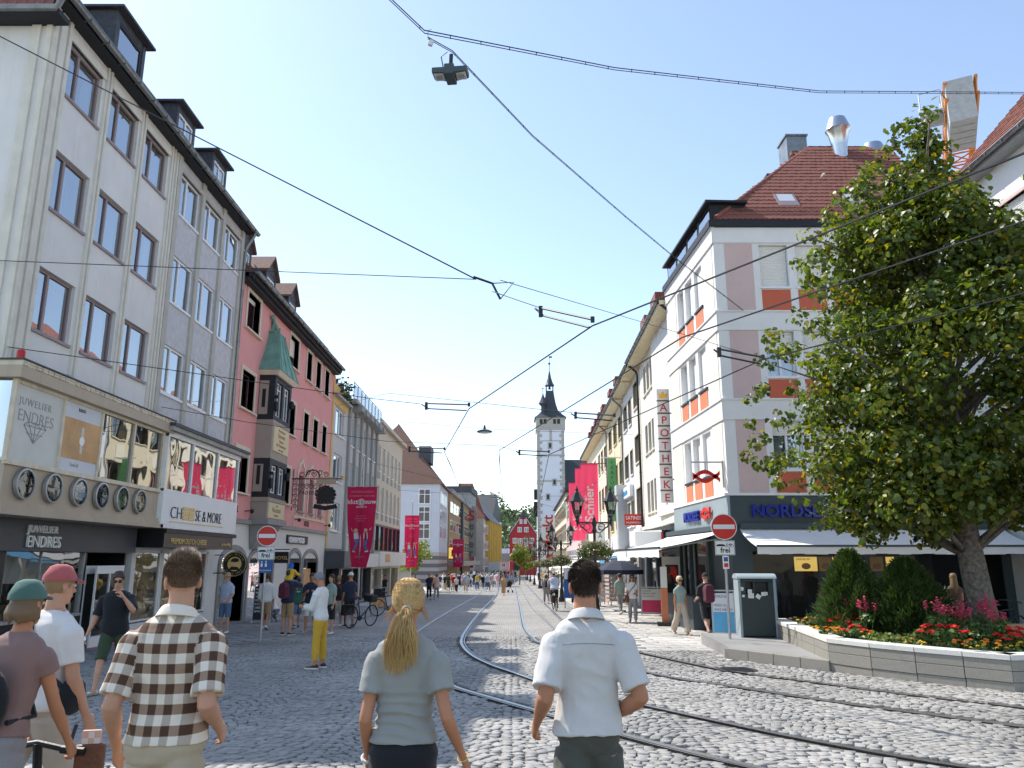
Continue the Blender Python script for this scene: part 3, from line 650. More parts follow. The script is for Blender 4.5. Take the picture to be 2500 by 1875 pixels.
# ---------------------------------------------------------------- grey building with the cheese shop
fA2 = lf(21.45, 27.4); A2 = building('grey_building', 'lilac grey rendered building with white windows above the cheese shop', fA2); L2 = 5.95
cols = [(.38, 1.86), (2.26, 3.70), (4.14, 5.56)]; holes = [(a, b, c, d) for a, b in cols for c, d in ((12.02, 13.36), (9.22, 10.68), (6.46, 7.90))]
wall_mb(0.002, L2, 2.4, 13.86, holes, .2, 14).build('wall', 'lilac_plaster', A2)
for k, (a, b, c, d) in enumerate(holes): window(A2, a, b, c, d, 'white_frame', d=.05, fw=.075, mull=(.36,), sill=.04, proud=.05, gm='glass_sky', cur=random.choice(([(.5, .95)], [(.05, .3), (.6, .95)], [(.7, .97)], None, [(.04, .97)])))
rb = MB()
for u in (.14, 2.0, 3.86, 5.78): rb.box(u - .13, u + .13, -.07, .02, 5.2, 13.8)
for a, b in cols: rb.box(a - .1, b + .1, -.06, .05, 13.36, 13.5)
rb.build('ribs', 'rib_grey', A2)
eave(A2, L2 + .1, 13.90, .36, 5.2, 44, 'tile_brown', u0=.01); gutter(A2, .02, L2 + .3, -.44, 13.88)
dormer(A2, 1.12, 2.55, .70, 14.4, 16.25); dormer(A2, 4.18, 5.55, .70, 14.4, 16.25)
downpipe(A2, L2 - .02, 2.5, 13.6, y=-.12, over=.42)
c0, c1, wc = -.70, 5.25, -.90
MB().box(c0, c1 - .3, wc, 2.0, 2.52, 3.50).build('sign_box', 'white_paint', A2, bevel=.008); sb = A2.children[-1]
fc = Frame((XL + .9, 21.45), (XL + .9, 30));
text('CH', .47, 'letter_black', sb, (-.22, wc - .012, 2.80), ext=.008, sx=1.2, bold=-.01); text('SE & MORE', .47, 'letter_black', sb, (1.48, wc - .012, 2.80), ext=.008, sx=.92, bold=-.01)
ch = MB()
for i in range(2):
	for j in range(3): ch.box(.62 + i * .42, .98 + i * .42, wc - .02, wc - .006, 2.80 + j * .125, 2.90 + j * .125)
ch.build('cheese_emblem', 'letter_gold', sb); MB().box(-.2, 3.75, wc - .014, wc - .004, 2.70, 2.72).build('underline', 'letter_gold', sb)
fr_ = MB()
for u in (c0, 1.0, 2.95, c1 - .45): fr_.box(u, u + .09, wc + .01, wc + .1, 3.5, 5.05)
fr_.box(c0, c1 - .3, wc, wc + .12, 3.50, 3.56); fr_.box(c0, c1 - .3, wc, wc + .12, 4.98, 5.12); fr_.build('bay_frame', 'white_paint', A2)
for k, (a, b) in enumerate(((c0 + .09, 1.0), (1.09, 2.95), (3.04, c1 - .45))): MB().poly([(a, wc + .06, 3.55), (b, wc + .06, 3.55), (b, wc + .06, 5.0), (a, wc + .06, 5.0)]).build('pane', 'glass_sky', A2)
mat('red_drape', (.5, .03, .035), .8, .2, 3, .1, 20); mat('warm_room', (.55, .42, .22), .8, .4, 1.5, 0)
MB().box(c0 + .1, 2.9, -.2, -.12, 3.5, 5.0).build('interior', 'warm_room', A2); rd = MB().box(3.06, c1 - .5, wc + .2, wc + .24, 3.52, 5.0).build('red_banner', 'red_drape', A2)
text('SELTEN', .3, 'letter_white', rd, (3.75, wc + .195, 3.62), rot=(R(90), R(-90), 0), ext=.002); text('CHEESE', .3, 'letter_white', rd, (4.35, wc + .195, 3.62), rot=(R(90), R(-90), 0), ext=.002)
MB().box(c0 - .1, c1 + .0, wc - .15, .2, 5.12, 5.24).build('canopy', 'concrete', A2); MB().box(c0 - .12, c1 + .05, wc - .2, .2, 5.241, 5.33).build('roof_edge', 'slate', A2)
wall_mb(-.2, L2, -.9, 2.52, [(.0, 1.62, .05, 1.95), (1.74, 5.1, .05, 1.95)], .3, 3).build('shop_front', 'off_white', A2)
s = MB().box(-.3, 4.9, -.85, -.05, 2.02, 2.40).build('fascia', 'black_front', A2); MB().box(-.3, 5.1, -.9, -.05, 2.4, 2.51).build('fascia_roof', 'black_paint', s)
text('PREMIUM DUTCH CHEESE', .21, 'letter_gold', s, (.1, -.862, 2.13), ext=.006, sx=1.05); text('by Henri Willig', .13, 'letter_gold', s, (3.9, -.862, 2.13), ext=.004, shear=.25)
for a, b in ((.0, 1.62), (1.74, 5.1)):
	w = MB(); w.box(a, a + .07, .02, .1, .05, 1.95); w.box(b - .07, b, .02, .1, .05, 1.95); w.box(a, b, .02, .1, 1.88, 1.95); w.box(a, b, .0, .1, .02, .1); w = w.build('shop_window', 'white_paint', A2)
	MB().poly([(a, .06, .05), (b, .06, .05), (b, .06, 1.95), (a, .06, 1.95)]).build('pane', 'glass_shop', w)
	ds = MB()
	for k in range(int((b - a) * 9)): x = a + .1 + random.random() * (b - a - .3); r_ = random.uniform(.06, .14); zz = random.choice((.1, .5, .9)); ds.lathe([(r_, 0), (r_ * 1.08, .05), (r_, .1)], 10, (x, .2, zz))
	ds.build('cheese_wheels', 'letter_gold', w); MB().box(a, b, .28, .295, .0, 1.95).build('display_back', 'warm_room', w)
# ---------------------------------------------------------------- pink hotel with the oriel
fB = lf(27.4, 43.0); B_ = building('pink_hotel', 'pink hotel with a dark oriel under a green copper roof', fB); LB = 15.6
o_ = 27.4
W1 = [(28.36 - o_, 29.82 - o_), (34.2 - o_, 35.66 - o_)]; W3 = [(37.2 - o_, 38.12 - o_), (39.05 - o_, 40.0 - o_), (40.95 - o_, 41.9 - o_)]
up = [(a, b, 10.38, 11.85) for a, b in W1 + W3]; mid = [(a, b, 7.28, 8.75) for a, b in W1 + W3]; low = [(.96, 2.30, 4.15, 5.75), (34.2 - o_, 35.5 - o_, 4.15, 5.75)]; tri = [(36.85 - o_, 37.98 - o_, 3.95, 5.65), (38.85 - o_, 39.85 - o_, 3.95, 5.65), (40.75 - o_, 41.7 - o_, 3.95, 5.65)]
wall_mb(0, LB, 3.1, 12.05, up + mid + low + tri, .34, 10).build('wall', 'pink_wall', B_)
for k, (a, b, c, d) in enumerate(up + mid + low):
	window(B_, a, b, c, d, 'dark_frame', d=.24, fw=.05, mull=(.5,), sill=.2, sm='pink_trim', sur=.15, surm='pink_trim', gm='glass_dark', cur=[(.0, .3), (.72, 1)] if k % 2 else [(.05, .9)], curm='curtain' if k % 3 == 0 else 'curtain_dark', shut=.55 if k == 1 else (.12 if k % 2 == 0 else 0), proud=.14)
for k, (a, b, c, d) in enumerate(tri):
	w = window(B_, a, b, c, d, 'dark_frame', d=.24, fw=.05, sill=.08, sm='grey_stone', gm='glass_dark', cur=[(.6, 1)], curm='red_drape' if k else 'curtain')
	m_ = (a + b) / 2; s = MB(); hw = (b - a) / 2 + .16
	pts = [(-hw, 5.75), (-hw * .72, 6.15), (0, 6.45), (hw * .72, 6.15), (hw, 5.75)]; inn = [(-hw + .2, 5.75), (-hw * .6, 6.0), (0, 6.25), (hw * .6, 6.0), (hw - .2, 5.75)]
	for i in range(4): s.prism([(m_ + pts[i][0], -.05, pts[i][1]), (m_ + pts[i + 1][0], -.05, pts[i + 1][1]), (m_ + inn[i + 1][0], -.05, inn[i + 1][1]), (m_ + inn[i][0], -.05, inn[i][1])], (0, .06, 0))
	s.box(m_ - hw, m_ - hw + .17, -.045, .02, 3.65, 5.75); s.box(m_ + hw - .17, m_ + hw, -.045, .02, 3.65, 5.75); s.build('arch_moulding', 'pink_trim', w)
MB().box(36.4 - o_, 42.5 - o_, -.05, .02, 3.62, 3.72).box(36.4 - o_, 36.55 - o_, -.05, .02, 3.2, 3.62).build('sill_band', 'pink_trim', B_)
text('HOTEL', .36, 'near_black_wood', B_, (38.4 - o_, -.02, 3.3), ext=.006, sx=.85); text('HOTEL', .36, 'near_black_wood', B_, (28.2 - o_, -.02, 3.42), ext=.006, sx=.75)
MB().box(0.02, LB, -.12, .1, 3.02, 3.18).build('string_course', 'grey_stone', B_); MB().box(0.02, LB, -.30, .02, 11.98, 12.25).box(0.02, LB, -.45, .02, 12.1, 12.25).build('cornice', 'near_black_wood', B_)
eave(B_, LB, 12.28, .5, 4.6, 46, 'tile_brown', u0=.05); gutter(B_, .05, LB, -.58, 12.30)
for u in (.9, 4.2, 7.6): dormer(B_, u, u + 1.35, .45, 12.7, 14.0, run=1.6, gable=True)
sg = MB()
for k in range(100): sg.box(.3 + k * .12, .315 + k * .12, -.42, -.40, 12.4, 12.62)
sg.box(.2, 12.4, -.42, -.40, 12.62, 12.64); sg.build('snow_guard', 'black_metal', B_)
# oriel
p0, p1, po = 30.4 - o_, 32.72 - o_, -.65
def ring(z, e=0.0, y1=0.0): return [(p0 - e, y1, z), (p0 - e, po - e, z), (p1 + e, po - e, z), (p1 + e, y1, z)]
ob = MB(); ob.box(p0, p1, po, 0, 5.62, 5.86); ob.box(p0 - .04, p1 + .04, po - .04, 0, 3.92, 4.08); ob.box(p0, p1, po, 0, 3.25, 3.92); ob.box(p0 - .02, p1 + .02, po - .02, 0, 7.02, 7.16); ob.box(p0, p1, po, 0, 5.86, 7.02)
ob.box(p0 + .1, p1 - .1, -.06, .0, 3.3, 7.1); orl = ob.build('oriel', 'taupe', B_)
fpan = MB(); fpan.box(p0 + .18, p1 - .05, po - .03, po, 5.95, 6.98); fpan.box(p0 + .12, p1 - .05, po - .03, po, 3.3, 3.9); fpan.build('inscription_panel', 'cream_relief', orl)
for i, (t, zz, sz) in enumerate((('Wuerzburger', 6.78, .17), ('Schoenes', 6.55, .26), ('Haus in', 6.36, .2), ('der Domstrasse', 6.18, .2), ('anno domini', 6.02, .13))): text(t, sz, 'brown_script', orl, ((p0 + p1) / 2 + .05, po - .032, zz), ext=.004, align='CENTER')
for t, zz, sz in (('zum', 3.76, .12), ('Wuerzbub', 3.54, .27), ('Domstrasse', 3.38, .12)): text(t, sz, 'brown_script', orl, ((p0 + p1) / 2, po - .032, zz), ext=.004, align='CENTER')
for zb_, zt_, nm in ((7.16, 9.0, 0), (4.08, 5.62, 1)):
	q = MB(); q.box(p0, p1, po, 0, zb_, zb_ + .2); q.box(p0, p1, po, 0, zt_ - .22, zt_)
	for u in (p0, (p0 + p1) / 2 - .12, p1 - .24): q.box(u, u + .24, po, po + .24, zb_ + .2, zt_ - .22)
	q.box(p0 + .02, p0 + .06, po + .24, 0, zb_ + .2, zt_ - .22); q.box(p1 - .06, p1 - .02, po + .24, 0, zb_ + .2, zt_ - .22); q.box(p0 + .1, p1 - .1, -.1, -.05, zb_, zt_); q = q.build('timber_frame', 'near_black_wood', orl)
	MB().box(p0 - .006, p0 + .02, po + .26, -.03, zb_ + .22, zt_ - .24).build('side_panel', 'taupe', orl)
	MB().box(p0 - .012, p0 - .004, po + .36, po + .5, zb_ + .5, zb_ + 1.25).build('side_slit', 'black_front', orl)
	win_part(orl, p0 + .26, (p0 + p1) / 2 - .13, po + .08, zb_ + .22, zt_ - .24, 'white_frame', (.5,), .045, (.8,), 'glass_dark'); win_part(orl, (p0 + p1) / 2 + .13, p1 - .26, po + .08, zb_ + .22, zt_ - .24, 'white_frame', (.5,), .045, (.8,), 'glass_dark')
	fg = MB(); fg.sphere((p0 + .12, po - .05, zb_ + .55), .09, 8, 6, (1, .8, 2.6)); fg.sphere((p0 + .12, po - .06, zb_ + .95), .08, 8, 6); fg.sphere((p1 - .1, po - .07, zb_ + 1.0), .11, 8, 6, (1, 1, 1.8)); fg.build('carved_figure', 'near_black_wood', orl, smooth=60)
MB().loft([ring(8.98, .10), ring(9.16, .22)]).build('oriel_cornice', 'pink_trim', orl)
rr = [[(a[0] + (.5 * (p0 + p1) - a[0]) * t, a[1] * (1 - t * .72) if a[1] < 0 else 0, z) for a in ring(0, .24)] for t, z in ((0, 9.165), (.12, 9.42), (.42, 10.1), (.60, 10.62), (.70, 11.0))]
MB().loft(rr).build('copper_roof', 'copper_green', orl)
sm_ = MB()
for f_ in (.06, .34, .66, .94):
	sm_.tube([tuple(Vector(r_[1]) * (1 - f_) + Vector(r_[2]) * f_ + Vector((0, -.012, .01))) for r_ in rr], .016, 4)
sm_.box(rr[-1][0][0] - .05, rr[-1][3][0] + .05, -.25, 0, 11.0, 11.07); sm_.build('roof_seams', 'copper_green', orl)
lion = MB(); c_ = (p0 + p1) / 2; lion.tube([(c_ + .45, -.12, 11.2), (c_ + .2, -.12, 11.34), (c_ - .15, -.12, 11.44), (c_ - .35, -.12, 11.62)], [.05, .09, .11, .06], 7); lion.sphere((c_ - .42, -.12, 11.66), .11, 8, 6)
for a, b in ((-.3, -.42), (-.12, -.2), (.2, .12), (.36, .42)): lion.tube([(c_ + a, -.12, 11.4), (c_ + b, -.12, 11.07)], .035, 5)
lion.tube([(c_ + .45, -.12, 11.2), (c_ + .62, -.12, 11.3), (c_ + .6, -.12, 11.5)], .03, 5); lion.build('rooftop_figure', 'copper_green', orl, smooth=60)
MB().loft([ring(3.04, .10), ring(3.26, .10)]).loft([[(p0 + .25, 0, 2.1), (p0 + .25, -.1, 2.1), (p1 - .25, -.1, 2.1), (p1 - .25, 0, 2.1)], ring(3.04, -.05)]).build('oriel_bracket', 'grey_stone', orl)
# ground floor with arches
def arch_pts(a, b, z0, zs, rise, n=10): return [(a, z0)] + [(a + (b - a) * (.5 - .5 * math.cos(math.pi * k / n)), zs + rise * math.sin(math.pi * k / n)) for k in range(n + 1)] + [(b, z0)]
arches = [(.3, 2.85, 'froyo'), (3.25, 6.3, 'hotel'), (8.75, 10.75, 'win'), (11.2, 14.0, 'win')]
gf = wall_mb(0.02, LB, -1.0, 3.02, [(a, b, -1.0 if t in ('froyo', 'hotel') else -.5, 1.75) for a, b, t in arches], .45, 4, y=.02); gf.build('ground_floor_wall', 'off_white', B_)
for a, b, t in arches:
	z0 = -1.0 if t in ('froyo', 'hotel') else -.5; am = MB(); P = arch_pts(a, b, z0, 1.55, .5); Q = arch_pts(a - .16, b + .16, z0, 1.55, .68)
	for i in range(len(P) - 1): am.prism([(P[i][0], -.05, P[i][1]), (P[i + 1][0], -.05, P[i + 1][1]), (Q[i + 1][0], -.05, Q[i + 1][1]), (Q[i][0], -.05, Q[i][1])], (0, .5, 0))
	am = am.build('arch_surround', 'grey_stone', B_)
	MB().poly([(x, .25, z) for x, z in P]).build('pane', 'glass_shop', am)
	bk = 'black_front' if t == 'froyo' else ('warm_room' if t == 'win' else 'poster_pale'); MB().poly([(x, .44, z) for x, z in P]).build('interior', bk, am)
	if t == 'froyo':
		text('LERO', .3, 'letter_white', am, (a + .9, .2, 1.45), ext=.004, shear=.15); text('FROZEN YOGURT', .12, 'letter_white', am, (a + .6, .2, 1.28), ext=.003)
		ps = MB().box(a + .15, a + 1.0, .2, .215, .2, 1.15).build('poster', 'sage_grey', am)
		for i, t_ in enumerate(('MATCHA', 'FROZEN', 'YOGURT')): text(t_, .15, 'letter_white', ps, (a + .22, .196, .75 - i * .2), ext=.002)
		text('YOGURT.', .2, 'letter_white', am, (a + 1.0, .2, -.3), ext=.003)
	if t == 'win': MB().box(a + .5, b - .4, .2, .215, -.1, 1.25).build('poster', 'poster_orange' if a > 10 else 'frost', am)
text('CINNAMOOD', .36, 'letter_white', B_, (35.7 - o_, -.10, 2.46), ext=.04, sx=1.12, bold=.006); MB().box(35.6 - o_, 39.2 - o_, -.04, .0, 2.42, 2.80).build('sign_backing', 'near_black_wood', B_)
hs = MB(); hs.box(33.6 - o_, 33.64 - o_, -.75, -.02, 2.1, 2.14); hs.box(33.6 - o_, 33.64 - o_, -.7, -.1, 1.55, 2.02); hs = hs.build('hotel_sign', 'black_front', B_); text('HOTEL', .2, 'letter_gold', hs, (33.595 - o_, -.68, 1.7), rot=(R(90), 0, R(90)), ext=.003, mirror=False, sx=.9)
hs.children[0].rotation_euler = (R(90), 0, R(-90)); hs.children[0].location = (33.59 - o_, -.12, 1.7)
for u in (2.4, 9.1, 15.2):
	l = MB(); l.tube([(u, 0, 3.5), (u, -.25, 3.52)], .02, 5); l.lathe([(.05, -.08), (.09, .0), (.05, .08)], 8, (u, -.28, 3.5)); l.build('wall_spotlight', 'black_metal', B_)
# wrought iron hanging sign of the hotel
hg = thing('hanging_sign', 'black wrought iron hotel hanging sign on the pink wall', 'sign', (XL, 35.9, 0), R(90))
ir = MB(); L_ = 2.2
ir.tube([(0, 0, 5.35), (0, -L_ - .15, 5.35)], .028, 6); ir.tube([(0, -.06, 3.9), (0, -.06, 5.8)], .022, 5)
def curl(c, r, s=1, n=22, t=1.6): return [(0, c[0] + s * r * (1 - k / n * .7) * math.cos(t * 2 * math.pi * k / n), c[1] + r * (1 - k / n * .7) * math.sin(t * 2 * math.pi * k / n)) for k in range(n)]
for i in range(6): ir.tube(curl((-.2, 4.1 + i * .24), .11, (-1) ** i), .013, 4)
for i in range(5): ir.tube(curl((-.45 - i * .28, 5.55 + .08 * (i % 2)), .13, (-1) ** i), .014, 4)
for i in range(4): ir.tube(curl((-.5 - i * .2, 5.0), .14, (-1) ** i), .013, 4)
ir.tube([(0, -.95 + .32 * math.cos(a), 5.42 + .34 * math.sin(a)) for a in (math.pi * k / 10 for k in range(11))], .035, 5)
ir.tube([(0, -1.55, 5.35), (0, -1.55, 4.85)], .02, 5); ir.build('bracket', 'black_metal', hg, smooth=60)
sh = MB(); sh.prism([(-.04, -2.0, 4.2), (-.04, -1.2, 4.2), (-.04, -1.25, 4.9), (-.04, -1.6, 5.05), (-.04, -1.95, 4.9)], (.08, 0, 0))
for k in range(14): a = k * .449; sh.sphere((0, -1.6 + .42 * math.cos(a), 4.62 + .36 * math.sin(a)), .085, 6, 4)
sh.build('crest', 'black_metal', hg, smooth=40)
MB().prism([(-.03, -2.15, 4.0), (-.03, -1.6, 3.9), (-.03, -1.05, 4.0), (-.03, -1.1, 4.2), (-.03, -1.6, 4.1), (-.03, -2.1, 4.2)], (.06, 0, 0)).build('ribbon', 'near_black_wood', hg)
MB().box(-.02, .02, -2.05, -1.15, 5.1, 5.42).build('plaque', 'beige_metal', hg); MB().lathe([(0, 0), (.08, .03), (.05, .1), (.1, .2), (.09, .22)], 8, (0, -2.35, 5.28)).build('finial', 'letter_gold', hg)
text('Hotel', .34, 'black_metal', hg, (-.03, -.35, 4.62), rot=(R(90), 0, R(-90)), ext=.012, shear=.2)
# ---------------------------------------------------------------- round shop sign, facing the camera
rs = thing('round_sign', 'round black and gold shop sign on a bracket beside the cheese shop', 'sign', (XL + .72, 27.2, 1.55))
d = MB(); d.lathe([(0, 0), (.42, 0), (.42, .12), (0, .12)], 36); o = d.build('disc', 'black_paint', rs, bevel=.01); o.rotation_euler = (R(90), 0, 0)
d = MB(); d.lathe([(0, .121), (.24, .121), (.24, .124), (0, .124)], 32); o = d.build('face', 'letter_gold', rs); o.rotation_euler = (R(90), 0, 0)
MB().tube([(.395 * math.cos(q), -.122, .395 * math.sin(q)) for q in (2 * math.pi * k / 36 for k in range(37))], .008, 4, cap=False).build('gold_rim', 'letter_gold', rs)
mat('skin_print', (.72, .45, .24), .6, .1, bump=0)
pr = MB(); ell = lambda cx, cz, a, b, y, n=18: pr.poly([(cx + a * math.cos(2 * math.pi * k / n), y, cz + b * math.sin(2 * math.pi * k / n)) for k in range(n)])
ell(.02, .13, .13, .07, -.129); ell(-.05, .10, .10, .03, -.131); pr.poly([(-.2, -.128, -.2), (.2, -.128, -.2), (.12, -.128, -.1), (-.1, -.128, -.08)]); pr.build('portrait', 'black_paint', rs)
pr = MB(); ell(.0, .02, .09, .11, -.127); pr.build('portrait_face', 'skin_print', rs)
for s_, a0, up_ in (('HENRI WILLIG', 2.72, 1), ('SINCE 1974', -2.45, -1)):
	for k, ch_ in enumerate(s_):
		a = a0 - up_ * k * (.205 if up_ > 0 else .19); r_ = .30 if up_ > 0 else .345
		text(ch_, .07, 'letter_gold', rs, (r_ * math.cos(a), -.13, r_ * math.sin(a)), rot=(R(90), -(a - math.pi / 2 * up_), 0), ext=.003, align='CENTER')
MB().tube([(-.42, -.06, .3), (-.75, -.06, .3)], .02, 6).tube([(-.42, -.06, -.3), (-.75, -.06, -.3)], .02, 6).build('bracket', 'black_metal', rs)
# ---------------------------------------------------------------- houses further along
def slab_house(name, label, y0, y1, wm, ztop, x=XL, back=10, gf=2.4):
	fr = lf(y0, y1, x); o = building(name, label, fr); return o, fr, y1 - y0
C_, fC, LC = slab_house('narrow_house', 'narrow yellow and grey house squeezed beside the pink hotel', 43.0, 47.2, 'pale_grey_plaster', 11)
hC = [(1.0, 3.2, z, z + 1.6) for z in (3.3, 6.1, 8.8)]
wall_mb(0.0, LC, 2.3, 10.85, hC, .2, 10).build('wall', 'pale_grey_plaster', C_)
for a, b, c, d in hC: window(C_, a, b, c, d, 'white_frame', fw=.1, mull=(.6,), sill=.06, gm='glass_sky', cur=[(.1, .5)])
MB().box(.02, .35, -.05, .01, 2.3, 12.0).build('cream_edge', 'yellow_plaster', C_);
MB().box(.36, LC - .02, -.04, .01, 10.45, 11.6).build('yellow_band', 'yellow_plaster', C_); MB().box(0.02, LC, -.3, 9.9, 10.86, 11.0).build('terrace_edge', 'concrete', C_)
iv = MB()
for k in range(420): c = (random.gauss(2.6, .8), random.uniform(-.4, .5), 11.0 + abs(random.gauss(.5, .42))); a = random.uniform(0, 6.3); iv.obox(c, .14, .01, .11, rz=a, rx=random.uniform(-1, 1))
iv.build('terrace_plants', 'ivy', C_); MB().box(0, LC, 2.2, 8, 11.0, 14.2).build('set_back_storey', 'yellow_plaster', C_); MB().box(-.1, LC, 1.9, 8, 14.2, 14.4).build('top_roof', 'slate', C_)
wall_mb(0, LC, -1.2, 2.3, [(.5, LC - .4, -1.2, 1.2)], .8, 4).build('shop_front', 'anthracite', C_); MB().poly([(.5, .4, -1.2), (LC - .4, .4, -1.2), (LC - .4, .4, 1.2), (.5, .4, 1.2)]).build('pane', 'glass_dark', C_); MB().box(.0, LC, -1.1, 0, 1.25, 2.15).build('awning_box', 'anthracite', C_)
D_, fD, LD = slab_house('ribbed_house', 'grey office house with dark ribs and five white windows per floor', 47.2, 57.6, '', 12)
hD = []
for z in (3.2, 5.9, 8.7):
	for k in range(5): u = .75 + k * 1.98; hD.append((u, u + 1.15, z, z + 1.75))
wall_mb(0, LD, 2.2, 11.3, hD, .2, 10).build('wall', 'pale_grey_plaster', D_)
for k, (a, b, c, d) in enumerate(hD): window(D_, a, b, c, d, 'white_frame', fw=.09, mull=(.5,), sill=.05, gm='glass_sky', cur=[(.5, 1)] if k % 2 else None)
rb = MB()
for k in range(6): u = .28 + k * 1.98; rb.box(u - .2, u + .2, -.16, .02, 2.2, 11.2)
rb.build('ribs', 'sage_grey', D_); MB().box(0, LD, -.5, .1, 11.3, 11.5).build('roof_slab', 'concrete', D_)
for k in range(6): MB().box(.9 + k * 1.7, 1.9 + k * 1.7, -.7, .1, 10.9, 11.25).build('awning_case', 'sage_grey', D_)
rl_ = MB()
for k in range(9): rl_.tube([(.1 + k * 1.28, -.3, 11.5), (.1 + k * 1.28, -.3, 12.6)], .03, 5)
rl_.box(0, LD, -.32, -.28, 12.55, 12.6); rl_ = rl_.build('terrace_railing', 'galv', D_); MB().box(.1, LD - .1, -.29, -.275, 11.55, 12.5).build('railing_glass', 'glass_a', rl_)
MB().box(1, LD, 2.0, 9, 11.5, 13.8).build('set_back_storey', 'off_white', D_)
wall_mb(0, LD, -1.3, 2.2, [(.3, 3.3, -1.2, 1.1), (3.7, 6.7, -1.2, 1.1), (7.1, LD - .3, -1.2, 1.1)], 1.0, 4).build('shop_front', 'anthracite', D_)
for a, b in ((.3, 3.3), (3.7, 6.7), (7.1, LD - .3)):
	p = MB().poly([(a, .3, -1.2), (b, .3, -1.2), (b, .3, 1.1), (a, .3, 1.1)]).build('pane', 'glass_shop', D_); ds = MB()
	for k in range(26): x = a + .1 + random.random() * (b - a - .3); zz = random.choice((-1.1, -.6, -.1)); ds.box(x, x + .18, .5, .7, zz, zz + random.uniform(.15, .4))
	ds.build('display_goods', 'display', p)
MB().box(.0, LD, -.5, 0, 1.2, 2.1).build('canopy', 'off_white', D_)
E_, fE, LE = slab_house('cream_office', 'plain cream office block with six narrow windows per floor', 57.6, 71.5, '', 12)
hE = []
for z in (5.2, 8.3):
	for k in range(6): u = 1.0 + k * 2.15; hE.append((u, u + 1.05, z, z + 2.0))
wall_mb(0, LE, 4.35, 11.7, hE, .25, 14).build('wall', 'beige_plaster', E_)
for k, (a, b, c, d) in enumerate(hE):
	w = window(E_, a, b, c, d, 'white_frame', fw=.09, mull=(), sill=.02, gm='glass_sky', cur=[(.1, .5)] if k % 2 else None); MB().box(a + .02, b - .02, -.03, .05, c - .55, c - .08).build('grille', 'sage_grey', w)
MB().box(-.02, LE + .3, -.35, .1, 11.9, 12.15).box(0, LE + .1, -.15, .1, 11.7, 11.9).build('cornice', 'beige_plaster', E_)
dn = MB()
for k in range(58): dn.box(.05 + k * .24, .17 + k * .24, -.28, -.15, 11.72, 11.88)
dn.build('dentils', 'taupe', E_); MB().box(.5, LE, 1.2, 9, 12.15, 13.6).build('set_back_storey', 'off_white', E_)
wall_mb(0, LE, 2.3, 4.35, [(.6 + k * 2.2, 2.5 + k * 2.2, 2.4, 4.2) for k in range(6)], .3, 5).build('glazed_storey', 'black_front', E_)
for k in range(6): MB().poly([(.6 + k * 2.2, .12, 2.4), (2.5 + k * 2.2, .12, 2.4), (2.5 + k * 2.2, .12, 4.2), (.6 + k * 2.2, .12, 4.2)]).build('pane', 'glass_sky', E_)
MB().box(-.02, LE, -.6, .0, 1.2, 2.28).build('canopy', 'off_white', E_); MB().box(2.5, 4.6, -.63, -.602, 1.5, 2.1).build('shop_sign', 'poster_orange', E_)
wall_mb(0, LE, -1.5, 1.2, [(.4, 4.4, -1.4, 1.0), (4.9, 8.9, -1.4, 1.0), (9.4, 13.4, -1.4, 1.0)], 1.2, 4).build('shop_front', 'beige_plaster', E_)
for a in (.4, 4.9, 9.4): MB().poly([(a, .3, -1.4), (a + 4, .3, -1.4), (a + 4, .3, 1.0), (a, .3, 1.0)]).build('pane', 'glass_shop', E_); MB().box(a, a + 4, 1.1, 1.19, -1.4, 1.0).build('interior', 'curtain_dark', E_)
# ================================================================ RIGHT SIDE OF THE STREET
mat('white_render', (.77, .765, .745), .9, .04, 1.5, .1, 80, streak=.10, dirt=(.5, .48, .44)); mat('pale_pink', (.62, .47, .44), .9, .05, 1.5, .1, 80, streak=.2, dirt=(.45, .33, .31)); mat('panel_red', (.56, .13, .07), .75, .06, 2, .05, 60); mat('panel_orange', (.66, .22, .11), .75, .06, 2, .05, 60)
mat('slate_green', (.055, .075, .085), .5, .06, 2, .04, 40); mat('slate_pale', (.30, .36, .38), .5, .05, 2, .04, 40); mat('nord_blue', (.012, .03, .28), .3, .05, bump=0, spec=.6); mat('nord_red', (.62, .03, .02), .3, .05, bump=0, spec=.6)
mat('awning_white', (.78, .78, .77), .85, .04, 3, .1, 40); mat('awning_blue', (.10, .36, .66), .8, .05, 3, .1, 40); mat('menu_yellow', (.75, .50, .12), .5, .25, 3, 0, emit=.5); glass('glass_rest', (.8, .82, .82), .0, 1.3); mat('poster_blue', (.10, .36, .58), .5, .1, 2, 0)
mat('cream_wall', (.76, .72, .62), .9, .04, 1.5, .12, 70, streak=.18, dirt=(.5, .4, .27)); mat('yellow_cream', (.70, .60, .40), .9, .05, 1.5, .12, 70, streak=.15); mat('pale_yellow', (.76, .70, .53), .9, .05, 1.5, .12, 70, streak=.15)
mat('stone_frame', (.52, .46, .34), .85, .08, 3, .15, 50); mat('sign_red', (.58, .03, .025), .4, .05, bump=0); mat('sign_panel', (.66, .64, .60), .5, .05, bump=0); mat('letter_red', (.50, .02, .025), .45, .05, bump=0); mat('letter_blue', (.02, .03, .16), .5, 0, bump=0)
mat('apo_brown', (.2, .13, .09), .6, .1, bump=0); mat('orange_print', (.80, .42, .05), .6, .1, bump=0); mat('bun', (.45, .20, .06), .5, .4, 6, .1, 20)
def side_children(B, fr, fn):
	"""build parts in another facade frame of the same building"""
	before = set(B.children); fn(); rel = Matrix.LocRotScale(B.location, B.rotation_euler, None).inverted() @ Matrix.LocRotScale(Vector((fr.o.x, fr.o.y, 0)), Matrix.Rotation(fr.rz, 3, 'Z').to_euler(), None)
	for o in B.children:
		if o not in before: o.location, q, _s = (rel @ Matrix.LocRotScale(o.location, o.rotation_euler, None)).decompose(); o.rotation_euler = q.to_euler()
